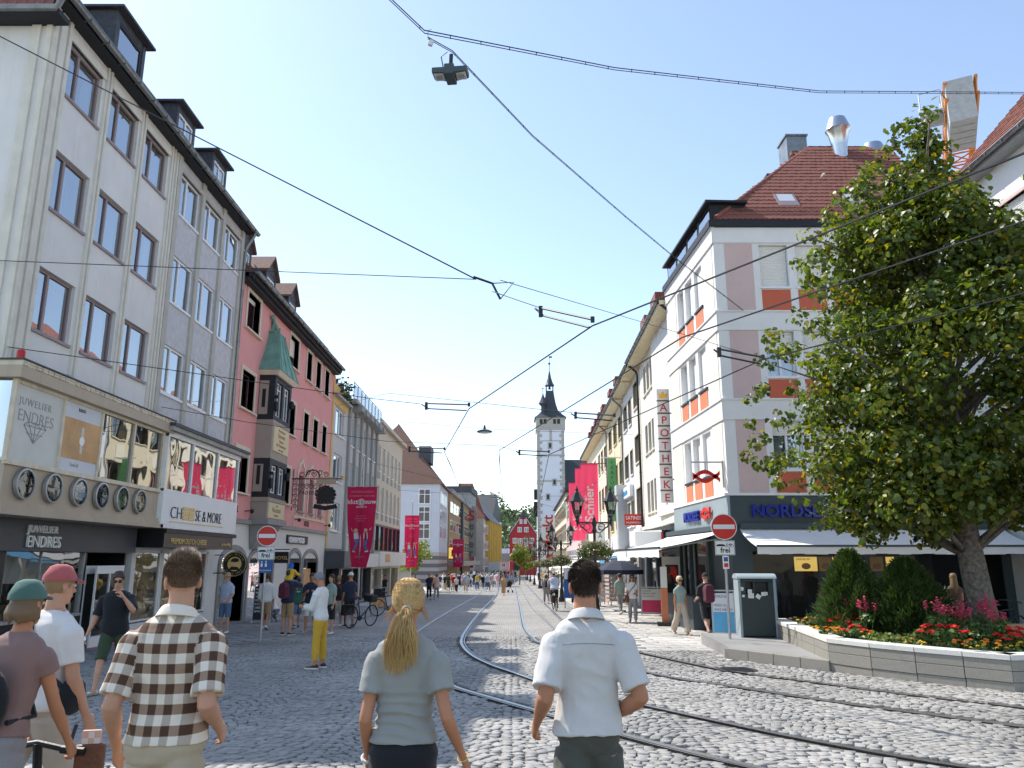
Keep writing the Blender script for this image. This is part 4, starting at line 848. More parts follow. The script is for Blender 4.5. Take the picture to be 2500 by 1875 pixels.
fN = Frame((6.72, 24.1), (15.2, 24.1)); fNs = Frame((6.42, 30.6), (6.72, 24.1)); LN = 8.48; LNs = fNs.L
N_ = building('corner_house', 'white corner house with red panels and pink strips above the fish restaurant', fN)
cN = [(1.50, 2.44), (2.70, 3.62), (3.88, 4.80), (5.06, 5.98)]; rN = [(10.46, 11.94), (7.43, 8.94), (4.46, 5.98)]
hN = [(a, b, c, d) for a, b in cN for c, d in rN]
wall_mb(0, LN, 3.62, 12.55, hN, .3, 12.0).build('wall', 'white_render', N_)
def n_front():
	for i, (a, b) in enumerate(cN):
		for j, (c, d) in enumerate(rN):
			w = window(N_, a, b, c, d, 'white_frame', d=.16, fw=.06, mull=(.5,), sill=.05, proud=.06, shut=.97 if j == 0 else (.45 if j == 1 else .3), gm='glass_a', cur=[(.05, .45), (.6, .95)])
			MB().box(a - .0, b + .0, -.012, .02, c - .84, c - .10).build('red_panel', 'panel_red', w)
	for c, d in rN: MB().box(.35, 1.27, -.012, .02, c - .84, d + .03).build('pink_strip', 'pale_pink', N_)
	for z0, z1 in ((8.97, 9.58), (6.02, 6.65)): MB().box(-.02, LN, -.05, .05, z0, z1).box(-.05, LN, -.09, .05, z1, z1 + .05).build('floor_band', 'white_render', N_)
	MB().box(-.02, LN, -.05, .05, 12.0, 12.54).build('top_band', 'white_render', N_); MB().box(-.10, LN, -.14, .05, 12.55, 12.80).build('eaves_fascia', 'near_black_wood', N_); MB().box(-.06, LN, -.12, .05, 3.63, 3.71).build('ledge', 'white_render', N_)
	s = MB().box(0, LN, -.09, .4, 2.72, 3.62).build('fascia', 'slate_green', N_)
	text('NORDSEE', .52, 'nord_blue', s, (.62, -.14, 2.98), ext=.05, sx=1.04, bold=.012)
	fish(s, 3.75, -.13, 3.16, 1.5, .5)
def fish(P, u, y, z, L, H, m='nord_red', name='fish_emblem', rot=None):
	mb = MB(); n = 14; up, lo = [], []
	for k in range(n + 1):
		t = k / n; h = H * .5 * math.sin(math.pi * min(t * 1.12, 1.0)) if t < .89 else 0
		up.append((u + t * L, h + (t > .8) * (t - .8) * H * 2.2)); lo.append((u + t * L, -h - (t > .8) * (t - .8) * H * 2.2))
	for e in (up, lo):
		for i in range(n):
			a, b = e[i], e[i + 1]; w = H * .30 * (1 if e is up else -1)
			mb.prism([(a[0], y, z + a[1]), (b[0], y, z + b[1]), (b[0], y, z + b[1] - w), (a[0], y, z + a[1] - w)], (0, -.06, 0))
	return mb.build(name, m, P, fixn=True)
n_front()
# ground floor, front: restaurant window between dark piers
wall_mb(0, LN, -.7, 2.74, [(.62, 8.2, .0, 1.95)], .12, 5).build('ground_floor_wall', 'slate_green', N_)
gp = MB().poly([(.6, .08, 0), (8.2, .08, 0), (8.2, .08, 1.95), (.6, .08, 1.95)]).build('pane', 'glass_rest', N_)
MB().box(.4, 8.3, 4.2, 4.3, -.6, 2.6).build('interior', 'curtain_dark', N_); MB().box(.4, 8.3, .2, 4.2, 2.5, 2.6).build('ceiling', 'anthracite', N_); MB().box(.5, 8.3, .12, 4.2, -.55, -.45).build('floor', 'anthracite', N_)
for a, b, m_ in ((2.05, 2.75, 'menu_yellow'), (2.82, 3.2, 'orange_print'), (3.24, 3.6, 'menu_yellow'), (4.4, 4.8, 'orange_print'), (4.9, 5.4, 'menu_yellow'), (5.5, 5.8, 'orange_print')):
	mo = MB().box(a, b, .5, .53, 1.35, 1.78).build('menu_board', m_, N_); pd = MB().lathe([(0, 0), (.16, 0), (.13, .02), (0, .03)], 14).build('dish_picture', 'bun', mo); pd.location = ((a + b) / 2, .495, 1.5); pd.rotation_euler = (R(90), 0, 0); pd.scale = (.9, .6, .3)
	if a < 2.5: text('GARNELEN', .09, 'letter_black', mo, (a + .04, .495, 1.68), ext=.002)
pb = MB().box(.74, 1.28, .04, .06, .36, 1.28).build('poster', 'poster_blue', N_); text('HEISS AUF\nWAS NEUES!', .10, 'nord_blue', pb, (.80, .036, 1.13), ext=.002, bold=.002)
o = MB().sphere((0, 0, 0), .19, 14, 8, (1, .3, .72)).build('burger_picture', 'bun', pb, smooth=60); o.location = (1.03, .04, .78); MB().box(.82, 1.24, .034, .039, .60, .66).build('wrapper', 'letter_white', pb)
for z in (.35, .82): MB().box(.24, .48, -.012, .0, z, z + .38).build('menu_sheet', 'poster_pale', N_)
mb_ = MB().box(3.02, 3.55, -.25, -.22, .35, 1.1).build('order_board', 'near_black_wood', N_); text('BESTELLEN UND\nLIEFERN LASSEN', .07, 'letter_white', mb_, (3.05, -.254, .72), ext=.002)
def awning(B, u0, u1, z0, drop, proj, m='awning_white', y0=-.1, val=.22, name='awning', arms=True):
	mb = MB(); n = 10; v = []; f = []
	for i in range(n + 1):
		t = i / n; z = z0 - drop * (t ** .8) - .03 * math.sin(math.pi * t)
		v += [(u0, y0 - proj * t, z), (u1, y0 - proj * t, z)]
		if i: k = 2 * i; f.append((k - 2, k - 1, k + 1, k))
	v += [(a, b, c - .02) for a, b, c in v]; m2 = 2 * n + 2
	f += [tuple(i + m2 for i in q[::-1]) for q in f]; mb.add(v, f)
	for k in range(24):
		a = u0 + (u1 - u0) * k / 24; b = u0 + (u1 - u0) * (k + 1) / 24; e = val + .012 * math.sin(k * 1.7)
		mb.add([(a, y0 - proj - .015, z0 - drop), (b, y0 - proj - .015, z0 - drop), (b, y0 - proj - .012, z0 - drop - e), (a, y0 - proj - .012, z0 - drop - e)], [(0, 1, 2, 3), (3, 2, 1, 0)])
	o = mb.build(name, m, B); MB().box(u0, u1, y0 - .12, y0 + .08, z0, z0 + .16).box(u0, u1, y0 - proj - .03, y0 - proj + .03, z0 - drop - .02, z0 - drop + .04).build('awning_case', 'slate_green', o)
	if arms:
		ar = MB()
		for u in (u0 + .3, u1 - .3): ar.tube([(u, y0, z0 - .25), (u, y0 - proj, z0 - drop - .03)], .025, 5)
		ar.build('awning_arm', 'galv', o)
	return o
awning(N_, .25, 8.3, 2.62, .55, 1.55)
# roof: hipped, tile courses facing the camera
rz0 = 12.80; HB = 17.9; pitchN = 50; run = (HB - rz0) / math.tan(R(pitchN))
rfm = MB(); e = -.12; a_ = run
U0, HF = .25, 1.18; rfm.poly([(U0 + e, e, rz0), (LN, e, rz0), (LN, run, HB), (U0 + run * HF, run, HB)]); rfm.poly([(U0 + e, 9, rz0), (U0 + e, e, rz0), (U0 + run * HF, run, HB), (U0 + run * HF, 9, HB)]); rfm.box(.0, .3, .05, 6, rz0 - .02, rz0 + .08)
rfN = rfm.build('roof', 'tile_red', N_)
def tile_field():
	ux, vy = Vector((1, 0, 0)), Vector((0, math.cos(R(pitchN)), math.sin(R(pitchN)))); n = ux.cross(vy); tw, th = .185, .30; me = None
	mb = MB(); T = .028
	mb.add([(0, 0, T), (tw - .008, 0, T), (tw - .008, th * 1.1, .004), (0, th * 1.1, .004), (0, 0, -.01), (tw - .008, 0, -.01), (tw - .008, th * 1.1, -.01), (0, th * 1.1, -.01), (tw * .5, -.03, T - .002), (tw * .5, -.03, -.01)],
		   [(0, 8, 1, 2, 3), (4, 9, 8, 0), (9, 5, 1, 8), (5, 6, 2, 1), (7, 4, 0, 3)])
	me = mb.mesh('roof_tile'); me.materials.append(MATS['tile_red']); base = Vector((U0 + e, e - .03, rz0 + .012)); rows = int((run + .12) / math.cos(R(pitchN)) / th); spots = []
	for r_ in range(rows):
		lim = r_ * th * math.cos(R(pitchN)) * HF
		for c in range(int(LN / tw)):
			u = c * tw + (tw / 2 if r_ % 2 else 0)
			if u < lim or u > LN - U0: continue
			spots.append((r_, base + ux * u + vy * (r_ * th)))
	rot = Matrix((ux, vy, n)).transposed().to_euler(); spots.sort(key=lambda s: s[0] + (20 if s[1].x > 4.6 else 0)); rest = MB()
	for i, (r_, p) in enumerate(spots):
		if i < 300:
			o = link(bpy.data.objects.new('roof_tile', me)); o.parent = N_; o.location = p + n * random.uniform(-.004, .004); o.rotation_euler = rot
		else:
			mm = Matrix.Translation(p + n * random.uniform(-.004, .004)) @ rot.to_matrix().to_4x4(); rest.add([mm @ Vector(v) for v in mb.v], mb.f)
	o = rest.build('roof_tile_field', 'tile_red', N_); o['kind'] = 'stuff'
tile_field()
rt = MB()
for k in range(26): t = k / 26; rt.tube([(U0 + e + (run * HF - e) * t - .02, e + (run - e) * t, rz0 + (HB - rz0) * t + .05), (U0 + e + (run * HF - e) * (t + .045), e + (run - e) * (t + .045), rz0 + (HB - rz0) * (t + .045) + .05)], [.10, .085], 7)
rt.build('hip_tiles', 'tile_red', rfN, smooth=40); rt = MB()
for k in range(10): rt.tube([(U0 + run * HF + k * .36, run, HB + .04 ), (U0 + run * HF + k * .36 + .40, run, HB + .04)], [.10, .085], 7)
rt.build('ridge_tiles', 'tile_red', rfN, smooth=40)
sg = MB()
for k in range(52): sg.box(.9 + k * .14, .912 + k * .14, .16, .18, rz0 + .32, rz0 + .52)
sg.box(.8, 8.3, .16, .18, rz0 + .51, rz0 + .53); sg.box(.8, 8.3, .16, .18, rz0 + .40, rz0 + .41); sg.build('snow_guard', 'tile_brown', N_)
Vn = lambda u, s: (u, s * math.cos(R(pitchN)) + e, rz0 + s * math.sin(R(pitchN)))
for u in (2.5, 4.9):
	sk = MB(); c0_, c1_ = Vn(u, .95), Vn(u, 1.75); sk.add([(u, c0_[1], c0_[2] + .1), (u + .72, c0_[1], c0_[2] + .1), (u + .72, c1_[1], c1_[2] + .16), (u, c1_[1], c1_[2] + .16), (u, c0_[1], c0_[2]), (u + .72, c0_[1], c0_[2]), (u + .72, c1_[1], c1_[2]), (u, c1_[1], c1_[2])], [(0, 1, 2, 3), (4, 5, 1, 0), (5, 6, 2, 1), (7, 4, 0, 3), (6, 7, 3, 2)])
	sk = sk.build('skylight', 'brown_frame', N_); MB().add([(u + .08, c0_[1] + .05, c0_[2] + .155), (u + .64, c0_[1] + .05, c0_[2] + .155), (u + .64, c1_[1] - .05, c1_[2] + .115), (u + .08, c1_[1] - .05, c1_[2] + .115)], [(0, 1, 2, 3)]).build('pane', 'poster_pale', sk)
for (u, y, z, s) in ((6.3, run - .55, 16.3, .95), (8.0, run + .2, 15.6, 1.05)):
	v_ = MB(); v_.lathe([(.30 * s, z - 14.2 - .6), (.30 * s, z - 14.2 + 1.4), (.42 * s, z - 14.2 + 1.95), (.52 * s, z - 14.2 + 2.1), (.36 * s, z - 14.2 + 2.55), (.34 * s, z - 14.2 + 2.6), (0, z - 14.2 + 2.6)], 22, (u, y, 14.2)); v_.build('roof_vent', 'steel', N_, smooth=35)
MB().box(4.9, 5.75, run + 1.2, run + 2.2, 15.2, 19.2).box(4.85, 5.8, run + 1.15, run + 2.25, 19.2, 19.28).build('chimney', 'zinc', N_); MB().box(3.9, 5.0, run + .6, run + 2.2, 13.5, 17.0).box(3.7, 5.1, run + .5, run + 2.3, 17.0, 17.1).build('lift_housing', 'near_black_wood', N_)
MB().lathe([(.12, 14.2), (.12, 16.6), (.16, 16.6), (.16, 16.75), (0, 16.8)], 10, (4.6, run - .2, 0.9)).build('chimney_pot', 'tile_red', N_, smooth=40)
# left facade of the corner house
def n_side():
	wall_mb(0, LNs - .004, 3.62, 12.55, [(a, b, c, d) for a, b in ((1.72, 2.60), (2.86, 3.78), (4.08, 5.02)) for c, d in ((10.34, 11.85), (7.42, 8.90), (4.44, 5.92))], .3, 1, sides=False, y=-.004).build('side_wall', 'white_render', N_)
	for c, d in ((10.34, 11.85), (7.42, 8.90), (4.44, 5.92)):
		for a, b in ((1.72, 2.60), (2.86, 3.78), (4.08, 5.02)):
			w = window(N_, a, b, c, d, 'white_frame', d=.2, fw=.06, mull=(.5,), sill=.04, proud=.06, sm='dark_frame', shut=.16, gm='glass_a', cur=[(.1, .9)], interior=False)
			MB().box(a + .02, b - .02, -.02, .02, c - .78, c - .10).build('orange_panel', 'panel_orange', w)
		for a, b in ((.2, 1.5), (5.25, 6.3)): MB().box(a, b, -.02, .02, c - .8, d + .05).build('pale_strip', 'cream_wall', N_)
	for z0, z1 in ((8.97, 9.58), (6.02, 6.65), (12.0, 12.54)): MB().box(0, LNs + .04, -.055, .05, z0 + .002, z1 - .002).box(0, LNs + .08, -.095, .05, z1 + .002, z1 + .048).build('floor_band', 'white_render', N_)
	MB().box(0, LNs + .10, -.14, .05, 12.552, 12.80).build('eaves_fascia', 'near_black_wood', N_); MB().box(0, LNs + .08, -.12, .05, 3.632, 3.708).build('ledge', 'white_render', N_)
	s = MB().box(0, LNs + .08, -.085, .3, 2.722, 3.618).build('fascia', 'slate_pale', N_); text('NORDSEE', .46, 'nord_blue', s, (1.74, -.14, 3.03), ext=.05, sx=.92, bold=.01); fish(s, 4.0, -.13, 3.2, 1.0, .42)
	wall_mb(0, LNs, -.8, 2.74, [(.3, 1.55, -.6, 2.5), (1.7, 3.9, -.1, 2.5), (4.0, 5.6, -.6, 2.5)], .25, 1, sides=False, y=-.003).build('side_ground_floor', 'slate_green', N_)
	for a, b, z in ((.3, 1.55, -.6), (1.7, 3.9, -.1), (4.0, 5.6, -.6)):
		p = MB().poly([(a, .15, z), (b, .15, z), (b, .15, 2.5), (a, .15, 2.5)]).build('pane', 'glass_shop', N_); MB().box(a - .1, a + .05, .12, .2, z, 2.5).box(b - .05, b + .05, .12, .2, z, 2.5).build('frame', 'galv', p)
	awning(N_, -.9, LNs - .2, 2.60, .55, 2.1, val=.28)
	MB().box(2.2, 5.4, -1.0, -.5, -.6, .55).build('counter', 'slate_green', N_)
	dm_ = MB(); dm_.box(.3, LNs - .3, .04, 1.2, 12.8, 13.55); dm_.box(.2, LNs - .1, -.15, 1.3, 13.55, 13.63); d_ = dm_.build('dormer', 'near_black_wood', N_)
	for a in (.5, 2.0, 3.5, 5.0): MB().poly([(a, .02, 12.9), (a + 1.2, .02, 12.9), (a + 1.2, .02, 13.48), (a, .02, 13.48)]).build('pane', 'glass_a', d_)
side_children(N_, fNs, n_side)
fh = thing('fish_sign', 'red outlined fish sign on a bracket at the corner of the white house', 'sign', (6.55, 24.35, 4.25)); fish(fh, -.86, .03, 0, .85, .42); MB().tube([(.1, 0, -.35), (.1, 0, .5), (.1, 0, .45), (-.9, 0, .45)], .028, 6).tube([(-.45, 0, .45), (-.45, 0, .2)], .018, 5).build('bracket', 'galv', fh)
# ---------------------------------------------------------------- row of houses beyond
def rx(y): return 6.75 + .0207 * (y - 30.6)
def rf(y0, y1): return Frame((rx(y1), y1), (rx(y0), y0))
def right_house(name, label, y0, y1, wm, ztop, wins, fm='stone_frame', zb=3.35, soff='yellow_cream', shut=False):
	fr = rf(y0, y1); o = building(name, label, fr); L_ = fr.L
	H = [(y1 - b, y1 - a, c, d) for a, b, c, d in wins]
	wall_mb(0, L_, zb, ztop, H, .25, 10).build('wall', wm, o)
	for k, (a, b, c, d) in enumerate(H): window(o, a, b, c, d, fm, d=.14, fw=.05, mull=(.5,) if b - a > .9 else (), sill=.06, proud=.08, sm=wm, gm='glass_dark', cur=[(.1, .8)] if k % 3 == 0 else None, sur=.07 if b - a > .9 else None, surm='stone_frame')
	MB().box(0, L_, -.62, .05, ztop - .02, ztop + .16).build('soffit', soff, o); gutter(o, 0, L_, -.68, ztop + .2)
	t = math.tan(R(46)); MB().poly([(0, -.7, ztop + .18), (L_, -.7, ztop + .18), (L_, 4.6, ztop + .18 + 5.3 * t), (0, 4.6, ztop + .18 + 5.3 * t)]).poly([(L_, -.7, ztop + .18), (L_, 9.9, ztop + .18), (L_, 4.6, ztop + .18 + 5.3 * t)]).poly([(0, 9.9, ztop + .18), (0, -.7, ztop + .18), (0, 4.6, ztop + .18 + 5.3 * t)]).build('roof', 'tile_red', o)
	return o, fr, L_
def trip(y0, w, g, n, rows): return [(y0 + k * (w + g), y0 + k * (w + g) + w, c, d) for k in range(n) for c, d in rows]
RW = ((10.02, 11.5), (6.95, 8.45), (3.98, 5.52))
apo, fAp, LAp = right_house('pharmacy_house', 'cream house with narrow triple windows behind the vertical pharmacy sign', 30.62, 41.35, 'cream_wall', 12.1, trip(32.0, .85, .25, 3, RW) + trip(36.75, .85, .25, 3, RW), 'dark_frame')
def rshop(o, L_, zt, m, holes, gm='glass_shop'):
	wall_mb(0, L_, -1.3, zt, holes, .3, 4).build('shop_front', m, o)
	for a, b, c, d in holes: p = MB().poly([(a, .15, c), (b, .15, c), (b, .15, d), (a, .15, d)]).build('pane', gm, o); MB().box(a, b, .2, .28, c, d).build('interior', 'curtain_dark', p)
rshop(apo, LAp, 3.35, 'slate_green', [(.4, 3.2, -1.0, 1.9), (3.6, 6.4, -1.0, 1.9), (6.8, 10.3, -1.0, 1.9)])
MB().box(0, LAp, -.2, .05, 3.18, 3.34).build('string_course', 'cream_wall', apo)
ab = MB(); n = 12
ab.loft([[(2.0 + 5.4 * k / n, -.35 - .75 * math.sin(math.pi * k / n) ** .7, z) for k in range(n + 1)] for z in (1.9, 2.95)], cap=False, closed=False); ab.loft([[(2.0 + 5.4 * k / n, -.35 - .75 * math.sin(math.pi * k / n) ** .7, 2.951) for k in range(n + 1)], [(2.0 + 5.4 * k / n, 0, 2.951) for k in range(n + 1)]], cap=False, closed=False); ab = ab.build('curved_sign', 'white_paint', apo, fixn=True)
ac = thing('pharmacy_box_sign', 'white box sign reading APOTHEKE above the awnings', 'sign', (5.86, 33.9, 2.35)); MB().box(-.56, .56, -.04, .04, -.55, .52).build('panel', 'white_paint', ac); text('APOTHEKE', .25, 'letter_blue', ac, (-.52, -.045, -.32), ext=.006, sx=.82, bold=.004); MB().box(.57, .66, -.04, .04, -.55, .5).build('side_strip', 'letter_red', ac)
vs = thing('vertical_sign', 'tall vertical sign of pink boxes spelling APOTHEKE under a crown', 'sign', (6.18, 31.0, 0))
zt_, zb_ = 8.52, 3.83; nb = 9; hh = (zt_ - zb_) / nb
MB().box(-.03, .03, .02, .06, zb_, zt_).box(.2, .55, .02, .06, 7.5, 7.56).box(.2, .55, .02, .06, 4.8, 4.86).build('mast', 'galv', vs)
for k in range(nb):
	z1_ = zt_ - k * hh; bx = MB().box(-.25, .25, -.06, .1, z1_ - hh + .07, z1_).build('letter_box', 'sign_panel', vs)
	if k: text('APOTHEKE'[k - 1], .44, 'letter_red', bx, (0, -.065, z1_ - hh + .12), ext=.006, align='CENTER', sx=1.02, bold=.004); MB().box(-.25, .25, -.03, .07, z1_ + .005, z1_ + .065).build('spacer', 'apo_brown', bx)
	else:
		cr = MB(); cr.prism([(-.15, -.07, z1_ - .38), (.15, -.07, z1_ - .38), (.19, -.07, z1_ - .16), (.08, -.07, z1_ - .24), (0, -.07, z1_ - .08), (-.08, -.07, z1_ - .24), (-.19, -.07, z1_ - .16)], (0, .01, 0)); cr.build('crown', 'orange_print', bx)
downpipe(apo, LAp - .1, 3.2, 12.1, r=.06, m='black_metal', over=.66); downpipe(apo, .12, 3.2, 12.1, r=.06, m='black_metal', over=.66)
strip_h, fSt, LSt = right_house('strip_house', 'narrow cream house strip beside the red hosiery sign', 41.37, 44.4, 'cream_wall', 12.0, [(42.0, 43.6, c, d) for c, d in RW], 'stone_frame'); rshop(strip_h, LSt, 3.35, 'off_white', [(.3, 2.7, -1.0, 2.0)])
st = thing('hosiery_sign', 'red projecting sign reading SATINEE in white letters', 'sign', (6.45, 41.5, 3.76)); MB().box(-.49, .49, -.05, .05, -.29, .29).build('panel', 'sign_red', st, bevel=.01); text('SATINEE', .27, 'letter_white', st, (-.43, -.055, .0), ext=.004, sx=.82); text('STRUMPFMODEN', .13, 'letter_white', st, (-.43, -.055, -.2), ext=.004, sx=.80)
wh, fWh, LWh = right_house('white_house', 'white house with paired dark windows and a pale blue shop sign', 44.42, 49.0, 'white_render', 11.9, [(44.75, 46.0, 9.5, 11.0), (46.7, 48.4, 9.5, 11.0), (44.7, 45.8, 6.55, 7.95), (46.7, 48.4, 6.5, 7.9), (44.7, 45.8, 3.6, 5.0), (46.7, 48.4, 3.6, 5.0)], 'dark_frame'); rshop(wh, LWh, 3.35, 'off_white', [(.3, 4.2, -1.0, 2.0)])
so = MB().box(.4, 4.2, -.25, -.02, 5.3, 5.95).build('shop_sign', 'white_paint', wh); text('ALLESANDRO', .4, 'awning_blue', so, (.6, -.26, 5.45), ext=.01)
yl, fYl, LYl = right_house('yellow_house', 'buff yellow house with stone framed windows and panelled strips', 49.02, 59.0, 'yellow_cream', 11.8, [(a, a + 1.9, c, d) for a in (49.5, 52.5, 55.8) for c, d in ((9.5, 10.95), (6.5, 8.0), (3.7, 5.1))], 'stone_frame', soff='pale_yellow'); rshop(yl, LYl, 3.35, 'off_white', [(.4, 4.4, -1.2, 2.0), (5.0, 9.5, -1.2, 2.0)])
pn = MB()
for a in (1.6, 4.9, 7.9):
	for z in (5.45, 8.3): pn.box(LYl - a - .8, LYl - a - .1, -.03, .02, z, z + .8)
pn.build('panels', 'pale_yellow', yl)
cr_, fCr, LCr = right_house('pale_yellow_house', 'long pale yellow house with rows of shuttered windows and small red dormers', 59.02, 79.8, 'pale_yellow', 11.7, [(a, a + 1.4, c, d) for a in (60.0, 62.6, 65.2, 69.5, 72.5, 75.5) for c, d in ((8.7, 10.4), (5.6, 7.3))], 'stone_frame', soff='yellow_cream'); rshop(cr_, LCr, 3.35, 'off_white', [(.5, 6, -1.2, 2), (7, 13, -1.2, 2), (14, 20, -1.2, 2)])
for o, L_, us in ((cr_, LCr, (3, 6.5, 10, 13.5, 17)), (yl, LYl, (2, 6)), (apo, LAp, (2, 5.5))):
	for u in us: d_ = MB().box(u, u + 1.2, .1, 2.4, 12.2, 13.6).build('dormer', 'slate', o); MB().box(u - .15, u + 1.35, -.1, 2.5, 13.6, 14.0).build('dormer_roof', 'tile_red', d_)
for o in (wh, yl, cr_): downpipe(o, .12, 3.2, 11.7, r=.055, m='zinc', over=.66)
# shop awnings along the row
for o, L_, u0, u1, z, m_ in ((apo, LAp, 5.8, 10.4, 2.35, 'awning_white'), (strip_h, LSt, .2, 2.9, 2.2, 'awning_blue'), (wh, LWh, .2, 4.4, 2.25, 'awning_white'), (yl, LYl, .3, 9.6, 2.2, 'awning_white'), (cr_, LCr, .5, 9, 2.2, 'awning_white'), (cr_, LCr, 10, 20, 2.2, 'awning_white')): awning(o, u0, u1, z, .5, 2.0, m_, val=.2)
# green vertical sign and white louvred box on the yellow house
mat('sign_green', (.16, .44, .16), .6, .15, 3, 0); mat('louvre', (.55, .57, .58), .5, .05, bump=0)
gsn = thing('green_vertical_sign', 'long green fabric sign hanging down the yellow house', 'sign', (6.55, 50.6, 0)); MB().box(-.28, .28, -.02, .02, 4.1, 8.2).build('cloth', 'sign_green', gsn); MB().box(-.7, .6, -.03, .03, 8.2, 8.28).build('arm', 'white_paint', gsn)
for i, c in enumerate('PARFUEMERIE'): text(c, .3, 'ivy', gsn, (0, -.025, 7.8 - i * .33), ext=.004, align='CENTER')
lb = MB()
for k in range(44): lb.box(0, 1.0, -.6, 0, 1.9 + k * .085, 1.96 + k * .085)
lb.box(.02, .98, -.58, 0, 1.9, 5.6); lb.box(-.05, 1.05, -.66, 0, 5.6, 6.2); lb.build('louvred_box', 'louvre', wh); wh.children[-1].location = (1.0, -.05, 0)
cf = thing('cafe_sign', 'white vertical sign spelling CAFE on the pale yellow row', 'sign', (6.5, 58.0, 0)); MB().box(-.35, .35, -.05, .05, 2.0, 4.4).build('panel', 'white_paint', cf)
for i, c in enumerate('CAFE'): text(c, .46, 'letter_black', cf, (0, -.055, 3.8 - i * .56), ext=.005, align='CENTER')
# ---------------------------------------------------------------- white gabled house behind the tree
fR = Frame((15.2, 24.1), (15.2, 9.0)); R_ = building('white_house_by_tree', 'white rendered house with a red tiled roof behind the linden tree', fR); LR = 15.1
hR = [(a, a + 1.5, z, z + 1.5) for a in (1.6, 4.6, 8.0) for z in (4.4, 7.6, 10.9)]
wall_mb(0.0, LR, -.6, 13.75, hR, .25, 10).build('wall', 'white_render', R_)
for a, b, c, d in hR: window(R_, a, b, c, d, 'white_frame', d=.14, fw=.07, shut=.55, sill=.06, sur=.10, surm='pale_pink', gm='glass_a')
MB().box(-.02, LR, -.45, .05, 13.72, 13.9).build('soffit', 'sage_grey', R_); t = math.tan(R(48)); rr_ = MB().poly([(-.1, -.5, 13.92), (LR, -.5, 13.92), (LR, 4.5, 13.92 + 5 * t), (-.1, 4.5, 13.92 + 5 * t)]).poly([(-.1, 9.5, 13.92), (-.1, -.5, 13.92), (-.1, 4.5, 13.92 + 5 * t)]).build('roof', 'tile_red', R_)
roof_tiles(rr_, (-.1, -.55, 13.93), (1, 0, 0), (0, math.cos(R(48)), math.sin(R(48))), 8.0, 5.5, 'tile_red', .22, .34); gutter(R_, 0, LR, -.58, 13.92)
# ---------------------------------------------------------------- tower crane on the skyline
mat('crane_orange', (.66, .22, .03), .5, .12, 3, .03, 40); mat('crane_grey', (.45, .45, .44), .7, .15, 3, .1, 30)
ck = thing('tower_crane', 'orange tower crane with concrete ballast above the red roof', 'crane', (37.7, 60, 0), R(-28.6))
zc = 32.4; lat = MB()
def lattice(mb, p, q, w, h, n, r):
	p, q = Vector(p), Vector(q); d = (q - p); s = d.cross(Vector((0, 1, 0))); s = (s if s.length > .1 else Vector((1, 0, 0))).normalized(); u = s.cross(d).normalized()
	C = lambda i, k: p + d * (i / n) + s * (w / 2 * (1 if k in (0, 1) else -1)) + u * (h / 2 * (1 if k in (0, 3) else -1))
	for k in range(4): mb.tube([C(0, k), C(n, k)], r, 5)
	for i in range(n):
		for k in range(4): mb.tube([C(i, k), C(i + 1, (k + 1) % 4)], r * .6, 4); mb.tube([C(i, k), C(i, (k + 1) % 4)], r * .6, 4)
lattice(lat, (0, 0, -1), (0, 0, zc), 1.9, 1.9, 12, .12); lat.build('mast', 'crane_orange', ck)
jb = MB(); lattice(jb, (.2, 2, zc + 1.5), (.2, -13.5, zc + 1.5), 1.9, 1.3, 7, .13); jb.build('counter_jib', 'crane_orange', ck); jf = MB(); lattice(jf, (.2, 2, zc + 1.5), (-.6, 34, zc + 1.5), 1.6, 1.6, 16, .1); jf.build('jib', 'crane_orange', ck)
MB().lathe([(1.5, zc - .4), (1.5, zc + .4), (1.2, zc + .9)], 14).build('slewing_ring', 'crane_orange', ck)
for k in range(5): MB().box(-.75, .95, -13.4 + k * .95, -12.55 + k * .95, zc - .9, zc + 2.3).build('ballast_block', 'crane_grey', ck)
MB().box(-2.4, -.9, -12.0, -10.0, zc + .8, zc + 1.1).build('winch_platform', 'crane_grey', ck); wr = MB()
for x in (-2.4, -1.0):
	for y in (-12, -10): wr.tube([(x, y, zc + 1.1), (x, y, zc + 2.6)], .04, 4)
wr.tube([(-2.4, -12, zc + 2.6), (-1.0, -12, zc + 2.6), (-1, -10, zc + 2.6)], .04, 4); wr.build('platform_railing', 'galv', ck)
MB().box(1.6, 3.4, .5, 2.2, zc + .2, zc + 2.2).build('cabin', 'white_paint', ck); MB().box(2.2, 2.9, .49, .5, zc + .9, zc + 1.8).build('cabin_window', 'black_front', ck); MB().box(1.2, 4.0, .2, 2.4, zc - .1, zc + .18).build('walkway', 'galv', ck)
